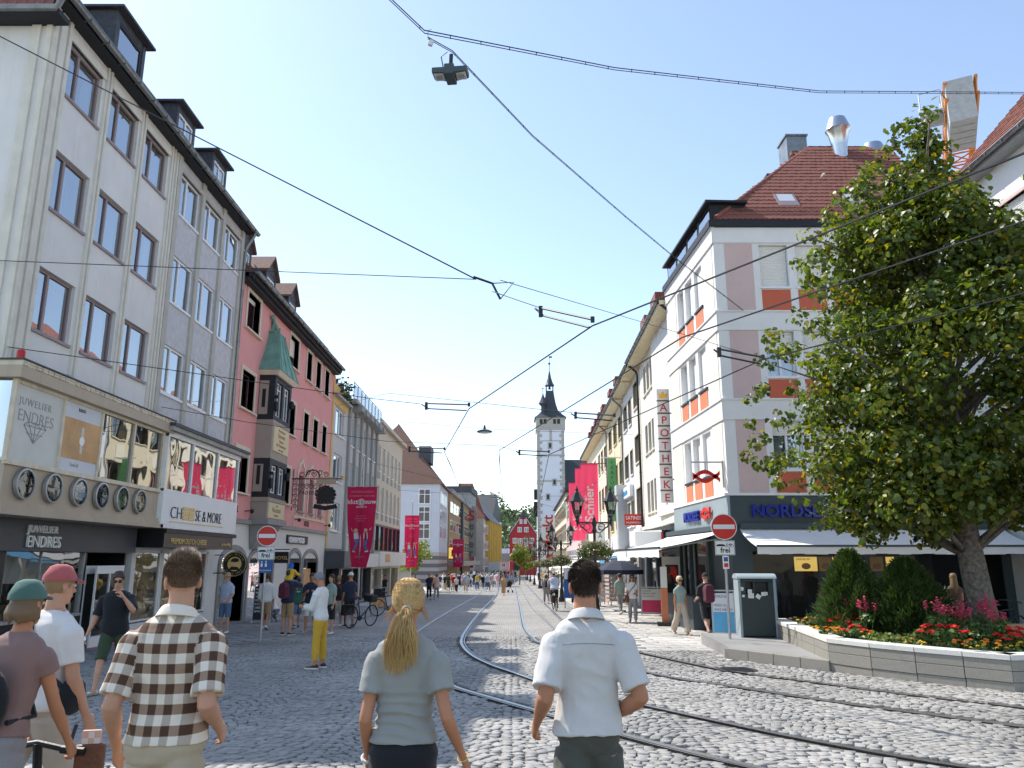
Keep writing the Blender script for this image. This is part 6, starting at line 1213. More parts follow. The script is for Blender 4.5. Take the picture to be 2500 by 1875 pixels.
# ---- ornate two-armed lamps with flower baskets
mat('lamp_iron', (.022, .025, .026), .45, .2, 8, .08, 40); glass('lamp_glass', (.85, .87, .85), .10, 1.45)
leaf_mat('basket_leaf', (.085, .13, .025), .5, .2, yel=.1); mat('bloom_white', (.78, .77, .70), .8, .1, bump=0); mat('bloom_red', (.50, .03, .045), .7, .25, bump=0); mat('grass_plume', (.55, .52, .36), .85, .15, bump=0)
def make_lamp():
	t = thing('street_lamp', 'x', 'street lamp', group='ornate two-armed street lamps with flower baskets along the right pavement')
	p = MB(); p.lathe([(.20, 0), (.20, .25), (.15, .32), (.12, .75), (.08, .85), (.06, 1.1), (.055, 2.6), (.09, 2.66), (.055, 2.74), (.05, 3.2), (.10, 3.3), (.06, 3.42), (.10, 3.6), (.05, 3.78), (.0, 3.9)], 12); p.build('post', 'lamp_iron', t, smooth=40)
	for s in (-1, 1):
		a = MB(); a.tube([(0, 0, 3.6), (s * .3, 0, 3.62), (s * .62, 0, 3.62)], .03, 7); a.tube([(0, 0, 3.3), (s * .2, 0, 3.22), (s * .42, 0, 3.4), (s * .6, 0, 3.6)], .022, 6)
		for c, r_ in (((.28, 3.46), .12), ((.46, 3.5), .07)): a.tube([(s * (c[0] + r_ * math.cos(q)), 0, c[1] + r_ * math.sin(q)) for q in (2 * math.pi * k / 14 for k in range(15))], .016, 5)
		a.lathe([(.0, 3.45), (.03, 3.5), (.05, 3.62), (.09, 3.7), (.06, 3.78), (.11, 3.86), (.12, 3.9)], 10, (s * .64, 0, 0)); a.build('arm', 'lamp_iron', t, smooth=40)
		x = s * .64; f = MB(); n = 6
		for k in range(n):
			q = 2 * math.pi * k / n; f.tube([(x + .12 * math.cos(q), .12 * math.sin(q), 3.9), (x + .23 * math.cos(q), .23 * math.sin(q), 4.42)], .014, 5)
		f.lathe([(.29, 4.40), (.30, 4.43), (.22, 4.56), (.10, 4.78), (.05, 4.82), (.07, 4.88), (.03, 4.96), (.0, 5.05)], 6, (x, 0, 0)); f.lathe([(.0, 3.9), (.06, 3.92), (.08, 4.05), (.05, 4.1), (0, 4.12)], 8, (x, 0, 0)); f = f.build('lantern', 'lamp_iron', t)
		MB().lathe([(.115, 3.91), (.222, 4.40)], 6, (x, 0, 0)).build('glazing', 'lamp_glass', f)
		MB().lathe([(.0, 4.1), (.035, 4.14), (.045, 4.22), (.0, 4.28)], 8, (x, 0, 0)).build('bulb', 'white_paint', f)
	bk = MB(); bk.lathe([(.2, 2.2), (.5, 2.37), (.55, 2.45), (.1, 2.45)], 14); bk = bk.build('flower_basket', 'lamp_iron', t)
	cs = [(.48 * math.cos(q), .48 * math.sin(q), 2.5 + .1 * math.sin(3 * q)) for q in (2 * math.pi * k / 11 for k in range(11))] + [(.2 * math.cos(k * 2.1), .2 * math.sin(k * 2.1), 2.7) for k in range(3)]
	V, Fq = leaf_cloud(cs, [.26] * len(cs), 1700, .042, 21, .9); o = link(bpy.data.objects.new('basket_foliage', mesh_np('basket_foliage', V, Fq, ['basket_leaf']))); o.parent = bk; o['kind'] = 'stuff'
	for nm, m_, n, sd in (('white_blooms', 'bloom_white', 130, 5), ('red_blooms', 'bloom_red', 90, 6)):
		V, Fq = leaf_cloud(cs, [.29] * len(cs), n, .035, sd, .95, shell=.92); o = link(bpy.data.objects.new(nm, mesh_np(nm, V, Fq, [m_]))); o.parent = bk; o['kind'] = 'stuff'
	g = MB()
	for k in range(110): q = random.uniform(0, 6.28); r0 = random.uniform(.1, .4); l = random.uniform(.25, .42); g.tube([(r0 * math.cos(q), r0 * math.sin(q), 2.6), ((r0 + .12) * math.cos(q), (r0 + .12) * math.sin(q), 2.6 + l * .7), ((r0 + .28) * math.cos(q), (r0 + .28) * math.sin(q), 2.6 + l)], [.006, .012, .003], 3)
	o = g.build('grass_plumes', 'grass_plume', bk); o['kind'] = 'stuff'
	return t
lamp0 = make_lamp(); LP = [(3.15, 30), (3.17, 51), (3.1, 68), (3.0, 86), (2.95, 105), (2.9, 126), (2.85, 148)]
ll = ['nearest two-armed lantern with a flower basket, above the man in white', 'second two-armed lantern from the camera on the right pavement', 'third two-armed lantern from the camera on the right pavement', 'fourth two-armed lantern from the camera on the right pavement', 'fifth two-armed lantern from the camera on the right pavement', 'sixth two-armed lantern from the camera on the right pavement', 'farthest two-armed lantern on the right pavement']
for i, (x, y) in enumerate(LP):
	o = lamp0 if i == 0 else dup(lamp0); o.location = (x, y, gz(y)); o['label'] = ll[i]; o.rotation_euler = (0, 0, R(6) * (1 if i % 2 else -1));
# ---- banners on poles, left
def banner_mat(name, col):
	m, nt, bs, N, L = _mat(name); bs.inputs['Base Color'].default_value = (*col, 1); bs.inputs['Roughness'].default_value = .7
	t = N.new('ShaderNodeBsdfTranslucent'); t.inputs[0].default_value = (*[min(1, c * 1.25) for c in col], 1); mx = N.new('ShaderNodeMixShader'); mx.inputs[0].default_value = .35; L.new(bs.outputs[0], mx.inputs[1]); L.new(t.outputs[0], mx.inputs[2]); L.new(mx.outputs[0], N['Material Output'].inputs[0]); MATS[name] = m
banner_mat('banner_crimson', (.50, .012, .07)); banner_mat('banner_pink', (.72, .06, .14)); mat('print_white', (.75, .72, .72), .7, .05, bump=0); mat('print_pinkish', (.62, .25, .33), .7, .05, bump=0); mat('denim_print', (.10, .20, .45), .7, .3, 8, 0); mat('face_print', (.70, .45, .35), .7, .1, bump=0)
def cloth(W, H, twist, m, name, parent, nx=16, nz=40, wav=.03, seed=0):
	"""banner hanging from a bar, slowly twisting towards the bottom; returns object and a mapper"""
	def P(u, v, o=0.0):                       # u -1..1, v 0 top .. 1 bottom
		a = twist * v ** 1.3; x = u * W / 2; y = wav * math.sin(u * 7 + v * 3 + seed) * (.25 + v) + .02 * math.sin(v * 11 + seed); y -= o
		return (x * math.cos(a) - y * math.sin(a), x * math.sin(a) + y * math.cos(a), -v * H)
	V = [P(-1 + 2 * i / nx, j / nz) for j in range(nz + 1) for i in range(nx + 1)]; F = [(j * (nx + 1) + i, (j + 1) * (nx + 1) + i, (j + 1) * (nx + 1) + i + 1, j * (nx + 1) + i + 1) for j in range(nz) for i in range(nx)]
	mb = MB().add(V, F); o = mb.build(name, m, parent, smooth=180); return o, P
def print_on(P, pts, parent, m, name, o=.008):
	mb = MB(); mb.poly([P(u, v, o) for u, v in pts]); mb2 = mb.build(name, m, parent); mb2.data.materials[0].use_backface_culling = False; return mb2
def text_on(P, s, size, m, parent, u, v, W, H, mirror=False, o=.008, name='lettering', vertical=False, bold=0.0):
	t = text(s, size, m, parent, (0, 0, 0), ext=0, align='CENTER', name=name, bold=bold); me = t.data; t.rotation_euler = (0, 0, 0); sg = -1 if mirror else 1
	for vx in me.vertices:
		x, y = (vx.co.x, vx.co.y) if not vertical else (-vx.co.y, vx.co.x)
		vx.co = P(u + sg * x / (W / 2), v - y / H, o)
	return t
def street_banner(label, x, y, zt, H, W, twist, detail):
	t = thing('pole_banner', label, 'banner', (x, y, gz(y)), 0, 'crimson banners on poles along the left pavement'); zt -= gz(y)
	MB().lathe([(.05, 0), (.045, zt + 1.3)], 10).lathe([(.07, zt + 1.3), (.0, zt + 1.4)], 8).lathe([(.14, 0), (.14, .04)], 12).build('pole', 'galv', t, smooth=50); MB().tube([(-W / 2, -.06, zt), (W / 2, -.06, zt)], .02, 6).build('cross_bar', 'galv', t)
	c, P = cloth(W, H, twist, 'banner_crimson', 'cloth', t); c.location = (0, -.08, zt)
	for s_, sz, v, m_ in (('AUSBILDUNGSTAG', .12, .075, 'print_pinkish'), ('DER STADT WUERZBURG', .10, .125, 'print_pinkish'), ('wue@zubi', .31, .215, 'print_white'), ('erlebnis', .16, .265, 'print_white'), ('Infos ueber die', .075, .375, 'print_pinkish'), ('Ausbildungsberufe', .08, .405, 'print_pinkish'), ('bei der Stadt', .075, .435, 'print_pinkish'), ('WUERZBURG', .10, .88, 'print_pinkish'), ('wuerzburg', .06, .94, 'print_pinkish')):
		if not detail and sz < .1: continue
		text_on(P, s_, sz, m_, c, 0.0, v, W, H, mirror=True, bold=.003 if sz > .2 else 0)
	E = lambda cu, cv, a, b, n=12: [(cu + a * math.cos(2 * math.pi * k / n), cv + b * math.sin(2 * math.pi * k / n)) for k in range(n)]
	for sx, q in ((-.35, 1), (.42, -1)):       # two jumping figures in jeans
		print_on(P, E(sx, .545, .14, .024), c, 'face_print', 'printed_face'); print_on(P, [(sx - .15, .575), (sx + .15, .57), (sx + .2, .65), (sx - .15, .66)], c, 'print_white', 'printed_shirt', .009)
		print_on(P, [(sx - .16, .65), (sx + .18, .65), (sx + .1 * q, .72), (sx - .12 * q, .80), (sx - .28 * q, .79), (sx - .05 * q, .71)], c, 'denim_print', 'printed_jeans', .010); print_on(P, [(sx - .1, .57), (sx - .35 * q, .52), (sx - .42 * q, .50), (sx - .36 * q, .54)], c, 'face_print', 'printed_arm', .010)
		print_on(P, [(sx - .30 * q, .79), (sx - .08 * q, .80), (sx - .08 * q, .815), (sx - .34 * q, .81)], c, 'print_white', 'printed_shoes', .011)
	return t
street_banner('large crimson pole banner nearest the camera on the left', -6.85, 35.6, 4.95, 3.6, 1.36, R(-48), True)
street_banner('crimson pole banner in front of the pale blue house', -9.3, 73, 5.7, 4.7, 1.36, R(-20), True)
street_banner('crimson pole banner before the brown store', -7.3, 107, 4.4, 3.7, 1.5, R(-30), False)
street_banner('farthest crimson pole banner on the left side', -7.9, 150, 4.3, 4.1, 1.5, R(-35), False)
def wall_banner(label, x, y, zt, H, W, yw):
	t = thing('wall_banner', label, 'banner', (x, y, 0), 0, 'pink banners hung out from the right facades'); MB().tube([(-W / 2 - .05, 0, zt), (yw - x, 0, zt)], .03, 6).tube([(W / 2, 0, zt), (yw - x, 0, zt - 1.0)], .018, 5).build('arm', 'black_metal', t)
	c, P = cloth(W, H, R(12), 'banner_pink', 'cloth', t, seed=x * 3); c.location = (0, -.03, zt); text_on(P, 'Schlier.', 1.0, 'print_white', c, .42, .56, W, H, vertical=True, bold=.02); text_on(P, 'SEIT 1863', .26, 'print_white', c, -.35, .56, W, H, vertical=True)
wall_banner('pink wall banner nearest the camera, right of the lantern', 6.0, 60, 9.0, 5.4, 1.34, 7.4); wall_banner('pink wall banner half hidden between two others', 6.2, 67.5, 9.5, 5.2, 1.4, 7.5); wall_banner('farthest pink wall banner, left of the lantern', 6.25, 75, 8.95, 5.5, 1.55, 7.7)
# ---- A-boards
mat('board_black', (.02, .02, .022), .7, .1, bump=0); mat('board_pink', (.55, .04, .12), .5, .1, bump=0); mat('pale_board', (.66, .66, .64), .5, .05, bump=0)
def a_board(name, label, x, y, rz, w, h, m, lines, lm='letter_white', extra=None):
	t = thing(name, label, 'sign', (x, y, gz(y)), rz); s = .22
	for sg in (-1, 1):
		f = MB(); f.obox((-w / 2, sg * s / 2, h / 2), .035, .03, h * 1.01, rx=sg * s / h); f.obox((w / 2, sg * s / 2, h / 2), .035, .03, h * 1.01, rx=sg * s / h); f.obox((0, sg * .02, h), w, .03, .04); f.obox((0, sg * s * .95, .06), w, .03, .03); f.build('frame', 'galv', t)
		p = MB().obox((0, 0, 0), w - .04, .012, h * .86).build('panel', m, t); p.location = (0, sg * s * .5, h * .52); p.rotation_euler = (sg * s / h, 0, 0)
		if sg == -1:
			for i, l in enumerate(lines): text(l, h * .075, lm, p, (-w * .42, -.008, h * .33 - i * h * .095), ext=.001)
			if extra: MB().box(-w / 2 + .03, w / 2 - .03, -.0105, -.0065, -h * .42, .02).build('picture', extra, p)
	return t
a_board('chalk_board', 'tall black menu board by the hotel doorway', -8.95, 28.8, R(8), .62, 1.35, 'board_black', ['WILLKOMMEN', 'FROZEN', 'YOGURT', 'WAFFEL', 'KAFFEE', 'CREPES', 'SMOOTHIE'])
a_board('chalk_board', 'black board with an orange disc outside the store on the left', -6.7, 40.5, 0, .62, 1.05, 'board_black', [], extra='poster_orange')
a_board('pavement_sign', 'pink and white pavement sign outside the pharmacy', 6.0, 34.5, R(-10), .85, 1.15, 'pale_board', ['E-REZEPT', 'EINFACH SEIN', 'hier einloesen'], 'letter_black', 'board_pink')
a_board('pavement_sign', 'fish restaurant pavement sign with a blue picture', 5.95, 22.6, R(-14), .62, 1.25, 'pale_board', ['NORDSEE', '', 'HEISS AUF', 'WAS NEUES'], 'nord_blue', 'poster_blue')
tl = thing('tall_price_stand', 'tall slim red and white advertising stand before the restaurant', 'sign', (5.2, 27.3, gz(27.3)), R(-8)); MB().box(-.11, .11, -.05, .05, .12, 1.95).build('column', 'white_paint', tl); MB().box(-.112, .112, -.054, .052, .12, 1.25).build('red_panel', 'panel_orange', tl); MB().box(-.28, .28, -.25, .25, 0.03, .12).build('foot', 'black_metal', tl)
ts = thing('pharmacy_stand', 'tall white stand with the red pharmacy letter beneath the awning', 'sign', (6.05, 30.2, gz(30.2)), R(-4)); MB().box(-.33, .33, -.06, .06, 0, 2.35).build('panel', 'pale_board', ts); MB().box(-.22, .26, -.07, -.06, 1.35, 2.05).build('black_field', 'black_front', ts)
am = MB(); am.prism([(-.12, -.08, 1.45), (-.02, -.08, 1.45), (.05, -.08, 1.6), (.16, -.08, 1.45), (.2, -.08, 1.45), (.2, -.08, 1.85), (.12, -.08, 1.98), (-.02, -.08, 1.98), (-.04, -.08, 1.75), (-.12, -.08, 1.7)], (0, .012, 0)); am.build('letter_a_emblem', 'road_red', ts); MB().box(-.2, .2, -.07, -.06, .75, 1.0).build('price_screen', 'near_black_wood', ts)
# ---- parasols and terrace shades, right
mat('parasol_navy', (.02, .025, .05), .8, .1, 3, 0); mat('parasol_cream', (.72, .69, .62), .8, .06, 3, 0)
def parasol(label, x, y, r, h, m, seed=0):
	t = thing('parasol', label, 'parasol', (x, y, gz(y)), seed); c = MB(); n = 8; P = [(r * math.cos(2 * math.pi * k / n), r * math.sin(2 * math.pi * k / n)) for k in range(n)]
	c.loft([[(a * f, b * f, h - q) for a, b in P] for f, q in ((1, .55), (.55, .26), (.06, 0))], cap=True); c.loft([[(a, b, h - .55) for a, b in P], [(a * 1.01, b * 1.01, h - .75) for a, b in P]], cap=False); c.build('canopy', m, t); MB().lathe([(.03, 0), (.03, h)], 8).lathe([(.28, 0), (.28, .07), (.05, .1)], 12).build('pole', 'galv', t)
parasol('dark navy parasol under the pharmacy awnings', 5.05, 37.5, 1.15, 2.45, 'parasol_navy');
for i, (x, y, m_, l) in enumerate(((5.0, 57, 'parasol_cream', 'cream cafe parasol in front of the buff yellow house'), (5.1, 64, 'parasol_cream', 'cream cafe parasol before the pale yellow house, nearer one'), (4.9, 72, 'parasol_cream', 'cream cafe parasol before the pale yellow house, farther one'))): parasol(l, x, y, 1.7, 2.7, m_, .3 * i)
# ---- bicycles
mat('tyre', (.012, .012, .013), .8, .1, bump=0)
def bicycle(label, x, y, rz, frame_m='black_metal', bag=True, lean=.08):
	t = thing('bicycle', label, 'bicycle', (x, y, gz(y)), rz); t.rotation_euler = (lean, 0, rz)
	for cx in (-.52, .52):
		w = MB(); P = [(cx + .33 * math.cos(q), 0, .35 + .33 * math.sin(q)) for q in (2 * math.pi * k / 28 for k in range(29))]; w.tube(P, .02, 6, cap=False); w = w.build('wheel', 'tyre', t, smooth=60)
		s = MB();
		for k in range(14): q = 2 * math.pi * k / 14; s.tube([(cx, 0, .35), (cx + .32 * math.cos(q), 0, .35 + .32 * math.sin(q))], .0022, 3)
		s.lathe([(.03, -.03), (.03, .03)], 8, (0, 0, 0)); s.v = [(a, b, c) if i < len(s.v) - 16 else (cx + c * 0 + a, c, .35 + b) for i, (a, b, c) in enumerate(s.v)]; s.build('spokes', 'steel', w)
	f = MB(); S = lambda a, b, r_=.018: f.tube([a, b], r_, 7)
	bb, st, hd, ht = (-.08, 0, .30), (-.22, 0, .80), (.36, 0, .84), (.40, 0, .66); S(bb, st); S(st, hd, .02); S(bb, ht, .022); S(hd, ht); S((-.52, .0, .35), bb, .012); S((-.52, 0, .35), st, .010); S(ht, (.52, 0, .35), .014); S(st, (-.24, 0, .92), .014); S(hd, (.34, 0, 1.0), .015); f.lathe([(.09, -.01), (.09, .01)], 14, (0, 0, 0)); f.v = [(a, b, c) if i < len(f.v) - 28 else (bb[0] + a, c, bb[2] + b) for i, (a, b, c) in enumerate(f.v)]; f.build('frame', frame_m, t, smooth=60)
	MB().sphere((-.25, 0, .96), .1, 8, 6, (1.4, .75, .35)).build('saddle', 'black_paint', t, smooth=60); MB().tube([(.26, -.30, 1.03), (.33, -.12, 1.05), (.35, 0, 1.02), (.33, .12, 1.05), (.26, .30, 1.03)], .014, 6).build('handlebar', 'black_metal', t, smooth=60)
	MB().box(-.85, -.30, -.07, .07, .74, .76).tube([(-.75, .06, .75), (-.55, .06, .37)], .008, 4).build('rack', 'black_metal', t); MB().box(-.16, .02, -.1, -.08, .29, .32).box(-.16, .02, .08, .1, .29, .32).build('pedals', 'black_metal', t)
	if bag: MB().box(-.80, -.40, .09, .24, .40, .74).build('pannier', 'black_paint', t, bevel=.03); MB().box(.25, .55, -.17, .17, .80, 1.02).build('front_basket', 'black_paint', t, bevel=.02)
	return t
bicycle('black bicycle with a front basket parked in the shaded street', -5.0, 26.6, R(62))
bicycle('black bicycle parked near the store doorway behind the blonde woman', -5.2, 34.0, R(20), bag=False)
bicycle('bicycle parked behind the linden trunk beside the restaurant', 11.3, 19.6, R(10), bag=False); bicycle('second bicycle parked behind the linden tree', 12.3, 20.2, R(22), bag=False)
bicycle('bicycle leaning beside the blue information board', 3.9, 41.0, R(80), bag=False)
# ---- postcard racks, blue information board
ib = thing('information_board', 'blue and white information board on the right pavement', 'sign', (3.25, 41.5, gz(41.5))); MB().box(-.55, .55, -.05, .05, .5, 2.0).build('board', 'toilet_blue', ib); MB().box(-.53, .53, -.056, -.05, 1.45, 1.98).build('map', 'poster_pale', ib); MB().box(-.2, .2, -.06, -.056, 1.6, 1.8).build('map_picture', 'panel_orange', ib); MB().tube([(-.5, 0, 0), (-.5, 0, 2)], .03, 6).build('post', 'galv', ib); MB().tube([(.5, 0, 0), (.5, 0, 2)], .03, 6).build('post', 'galv', ib)
mat('cards', (.55, .45, .40), .6, .6, 20, 0)
for i, (x, y) in enumerate(((4.75, 43.0), (5.4, 43.6))):
	t = thing('postcard_rack', ('left' if i == 0 else 'right') + ' of two postcard racks under the awnings', 'rack', (x, y, gz(y)), i * .5); MB().lathe([(.03, 0), (.03, 1.85)], 8).lathe([(.3, 0), (.3, .04)], 12).build('stand', 'galv', t)
	for s in range(4):
		p = MB()
		for k in range(7): p.obox((0, -.24, .35 + k * .21), .36, .012, .16, rx=-.2)
		p = p.build('cards', 'cards', t); p.rotation_euler = (0, 0, s * math.pi / 2); p['kind'] = 'stuff'
ORD = 'first second third fourth fifth sixth seventh eighth ninth tenth eleventh twelfth thirteenth fourteenth fifteenth sixteenth'.split()
# ---- bollards at the terrace edge
bo = None
for i, (x, y) in enumerate([(3.05 + .04 * k, 56 + k * 6.0) for k in range(7)]):
	if bo is None: bo = thing('bollard', 'x', 'bollard', group='grey bollards along the right pavement edge'); MB().lathe([(.10, 0), (.10, .06), (.065, .1), (.06, .82), (.09, .88), (.05, .98), (0, 1.0)], 12).build('post', 'lamp_iron', bo, smooth=40); t = bo
	else: t = dup(bo)
	t.location = (x, y, gz(y)); t['label'] = ORD[i] + ' slim dark bollard from the camera along the right pavement edge'
# ---- overhead wires, arms and the hanging lamp
mat('wire', (.02, .02, .022), .5, 0, bump=0); mat('arm_black', (.025, .027, .03), .5, .1, bump=0)
def wire(label, P, r=.011, sag=.0, double=0.0, cat='wire', name='overhead_wire', n=14):
	P = [Vector(p) for p in P]; t = thing(name, label, cat, P[0], 0, 'overhead tram wires'); o = P[0]; pts = []
	for a, b in zip(P[:-1], P[1:]):
		for k in range(n): q = k / n; pts.append(a.lerp(b, q) - Vector((0, 0, sag * 4 * q * (1 - q))))
	pts.append(P[-1]); MB().tube([p - o for p in pts], r, 5).build('cable', 'wire', t)
	if double:
		MB().tube([p - o - Vector((0, 0, double)) for p in pts], r * .8, 5).build('lower_cable', 'wire', t); s = MB(); L_ = 0; nxt = .5
		for a, b in zip(pts[:-1], pts[1:]):
			l = (b - a).length
			while nxt < L_ + l: p = a.lerp(b, (nxt - L_) / l) - o; s.tube([p + Vector((0, 0, .01)), p - Vector((0, 0, double + .01))], r * .9, 4); nxt += .62
			L_ += l
		s.build('spacers', 'wire', t)
	return t
az = lambda x, y, h=5.5: at_z(x, y, h)
V1, V2, V3, V4 = az(1447, 795), az(1145, 998), az(1085, 1103), az(1142, 1236); far = Vector((-2.9, 150, 3.4))
wire('contact wire of the inner track, running from upper right to the far street', [az(2640, 318), V1, V2, V3, V4, far], .013)
X2 = az(1218, 1100); wire('middle contact wire crossing in front of the white tower', [az(2640, 492), az(1665, 824), X2, Vector((-.5, 44, 4.7)), Vector((-.8, 150, 3.4))], .013)
X3 = az(1340, 1110); wire('rightmost contact wire above the outer track', [az(2640, 680), az(1862, 878), X3, Vector((1.5, 44, 4.7)), Vector((1.5, 150, 3.4))], .013)
ND = at_z(1162, 682, 7.0); pt = lambda x, y, Y: Vector((at_y(x, y, Y)[0], Y, at_y(x, y, Y)[1]))
wire('thick span wire from the upper left building to the middle of the street', [pt(-90, 43, 14.9), ND], .014); wire('level span wire from the white corner building to the wire joint', [pt(-60, 634, 14.95), ND], .009)
wire('upper span wire from the joint to the right facades', [ND + Vector((.45, .1, .02)), pt(1655, 812, 24.0), pt(1860, 875, 24.1)], .008); A1_ = az(1320, 752, 6.2); wire('short lower span wire leading to the double registration arm', [ND + Vector((.3, .1, -.2)), A1_], .008)
jn = thing('wire_joint', 'dark metal joint of the span wires in the sky centre', 'wire joint', ND); MB().tube([(-.05, 0, .05), (.3, .05, -.06), (.45, .1, -.35)], .022, 6).tube([(.3, .05, -.06), (.7, .1, -.02), (.45, .1, -.35)], .012, 5).build('clamp', 'arm_black', jn)
def arm(label, p, q, gap=.13, r=.020):
	p, q = Vector(p), Vector(q); t = thing('registration_arm', label, 'wire arm', p, 0, 'registration arms holding the tram wires'); d = q - p
	MB().tube([(0, 0, 0), d], r, 7).build('bar', 'arm_black', t); MB().tube([Vector((0, 0, -.03)) - d * .12, d * .06 + Vector((0, 0, -gap)), d * .94 + Vector((0, 0, -gap * 1.1))], r * .9, 7).build('lower_bar', 'arm_black', t); MB().obox(d, .06, .06, .09).obox(Vector((0, 0, -gap / 2)), .07, .07, gap + .06).build('clamp', 'arm_black', t)
arm('double registration arm high in the centre of the sky', A1_, V1 + Vector((0, 0, .1))); arm('double registration arm in front of the corner house', az(1755, 852, 6.0), az(1862, 872, 5.7))
arm('registration arm left of the tower spire', az(1041, 985, 5.9), V2 + Vector((0, 0, .1))); arm('registration arm right of the tower spire', az(1405, 1008, 5.9), az(1500, 1014, 5.7)); arm('registration arm above the pale blue house roof', az(1000, 1092, 5.8), V3 + Vector((0, 0, .1))); arm('registration arm crossing the tower shaft', az(1268, 1100, 5.7), X3 + Vector((0, 0, .1)))
wire('span wire from the white corner building towards the arm by the spire', [Vector((XL + .1, 14.9, 5.85)), az(900, 972, 6.0), az(1025, 986, 5.95)], .009); wire('span wire crossing behind the spire to the right facades', [Vector((XL + .3, 21.4, 5.9)), az(600, 1030, 6.0), az(940, 1077, 5.9), X2 + Vector((0, 0, .15)), az(1268, 1104, 5.7)], .009)
wire('upper thin span wire from the left facades to the arm by the tower', [Vector((XL, 44, 10.4)), pt(950, 960, 24), pt(1316, 999, 21), az(1398, 1007, 5.95)], .009)
sl = wire('thin span wire carrying the small round lamp', [Vector((XL, 44.5, 9.9)), pt(1183, 1047, 42), Vector((rx(44), 44, 8.7))], .010);
wire('far thin span wire above the lower registration arm', [Vector((XL, 55, 8.5)), pt(1360, 1240, 58), Vector((rx(60), 60, 8.0))], .010); wire('far thin span wire carrying the distant lamp', [Vector((XL, 70, 7.8)), pt(1208, 1212, 78), Vector((rx(79), 79, 8))], .012)
wire('diagonal stay wire from the left arm down to the far street', [V3, az(1142, 1220, 5.6)], .008); wire('vertical hanger wire left of the tower', [X2, pt(1220, 1235, 44)], .008)
def disc_lamp(label, p, r):
	t = thing('round_street_lamp', label, 'lamp', p); MB().lathe([(0, .0), (r, .02), (r, .08), (r * .6, .14), (.08, .18), (.05, .4), (0, .42)], 18).build('housing', 'slate_green', t, smooth=40); MB().lathe([(0, -.02), (r * .9, -.01), (r * .9, .0)], 16).build('lens', 'frost', t)
disc_lamp('small round lamp on the span wire left of the tower', pt(1183, 1056, 42), .42); disc_lamp('distant round lamp above the red gabled house', pt(1208, 1216, 78), .45)
LM = pt(1100, 172, 10.5); NB = pt(1036, 74, 10.35)
wire('double cable from the top edge down to the cable node', [NB + (pt(905, -50, 9.9) - NB) * 9, NB], .009, double=.045); wire('long double cable sagging to the right edge of the sky', [NB, pt(1500, 165, 13), pt(2000, 222, 16.2), pt(2560, 226, 20.0)], .010, double=.05); wire('double cable from the hanging lamp down to the corner house', [NB + Vector((.05, .02, -.1)), LM + Vector((.02, .05, .38)), pt(1300, 330, 13.2), pt(1530, 530, 17.2), pt(1650, 630, 20), pt(1815, 757, 24.04)], .008, double=.03)
hl = thing('hanging_lamp', 'black twin-panel lamp hanging from cables in the sky', 'lamp', LM, R(-6)); hl.scale = (1.08, .62, 1); b_ = MB(); b_.prism([(-.25, -.2, -.10), (-.06, -.25, -.13), (.06, -.25, -.13), (.25, -.2, -.10), (.25, .2, -.07), (.06, .25, -.09), (-.06, .25, -.09), (-.25, .2, -.07)], (0, 0, .09)); b_.box(-.07, .07, -.255, .255, -.15, .02); b_.build('housing', 'slate_green', hl, bevel=.012, fixn=True)
for s in (-1, 1): p = MB().box(s * .155 - .07, s * .155 + .07, -.15, .15, -.112, -.095).build('light_panel', 'pale_board', hl, bevel=.01); MB().box(s * .155 - .045, s * .155 + .045, -.08, .08, -.116, -.112).build('led_grid', 'galv', p)
MB().tube([(0, 0, 0), (0, .05, .3)], .03, 6).tube([(-.1, 0, .02), (-.14, 0, .25), (-.05, 0, .33)], .008, 4).build('suspension', 'arm_black', hl); jb_ = thing('junction_box', 'small pale junction box dangling from the lamp cable', 'box', pt(1052, 105, 10.4)); MB().obox((0, 0, 0), .06, .05, .09, ry=.3).build('case', 'pale_board', jb_); MB().tube([(0, 0, .05), (-.05, 0, .1), (-.05, 0, .22), (.0, 0, .24)], .005, 4).build('lead', 'wire', jb_)
# ================================================================ TREE, SHRUBS, FLOWERS
mat('bark', (.15, .13, .11), .95, .6, 14, 1.0, 26); leaf_mat('linden_leaf', (.078, .115, .020), .5, .45, (1.7, 1.65, .5), yel=.1, rough=.42)
TR = Vector((9.05, 15.5, .15)); tree = thing('linden_tree', 'large leafy linden tree growing in the granite planter', 'tree', TR)
def limb(mb, P, r, seg=9): mb.tube(P, r, seg)
tk = MB(); tp = [Vector((.12, .0, -.05)), Vector((.05, 0, .25)), Vector((.0, 0, .9)), Vector((-.06, .05, 2.0)), Vector((-.10, .1, 3.2)), Vector((-.05, .1, 5.0)), Vector((-.02, .1, 7.0)), Vector((.0, .05, 9.0)), Vector((-.02, 0, 10.3))]
tk.tube(tp, [.36, .28, .245, .225, .20, .16, .12, .07, .02], 14); tk.build('trunk', 'bark', tree, smooth=180)
prof = [(2.3, 6.5, 11.2), (3.2, 5.7, 12.3), (4.0, 5.3, 12.8), (5.0, 5.6, 13.0), (6.0, 5.9, 12.8), (7.0, 6.2, 12.2), (8.0, 6.3, 11.6), (8.8, 7.0, 10.7), (9.6, 7.8, 10.1), (10.3, 8.4, 9.7), (10.9, 8.85, 9.25)]
cs, rs_ = [], []; r_ = random.Random(5); limbs = MB()
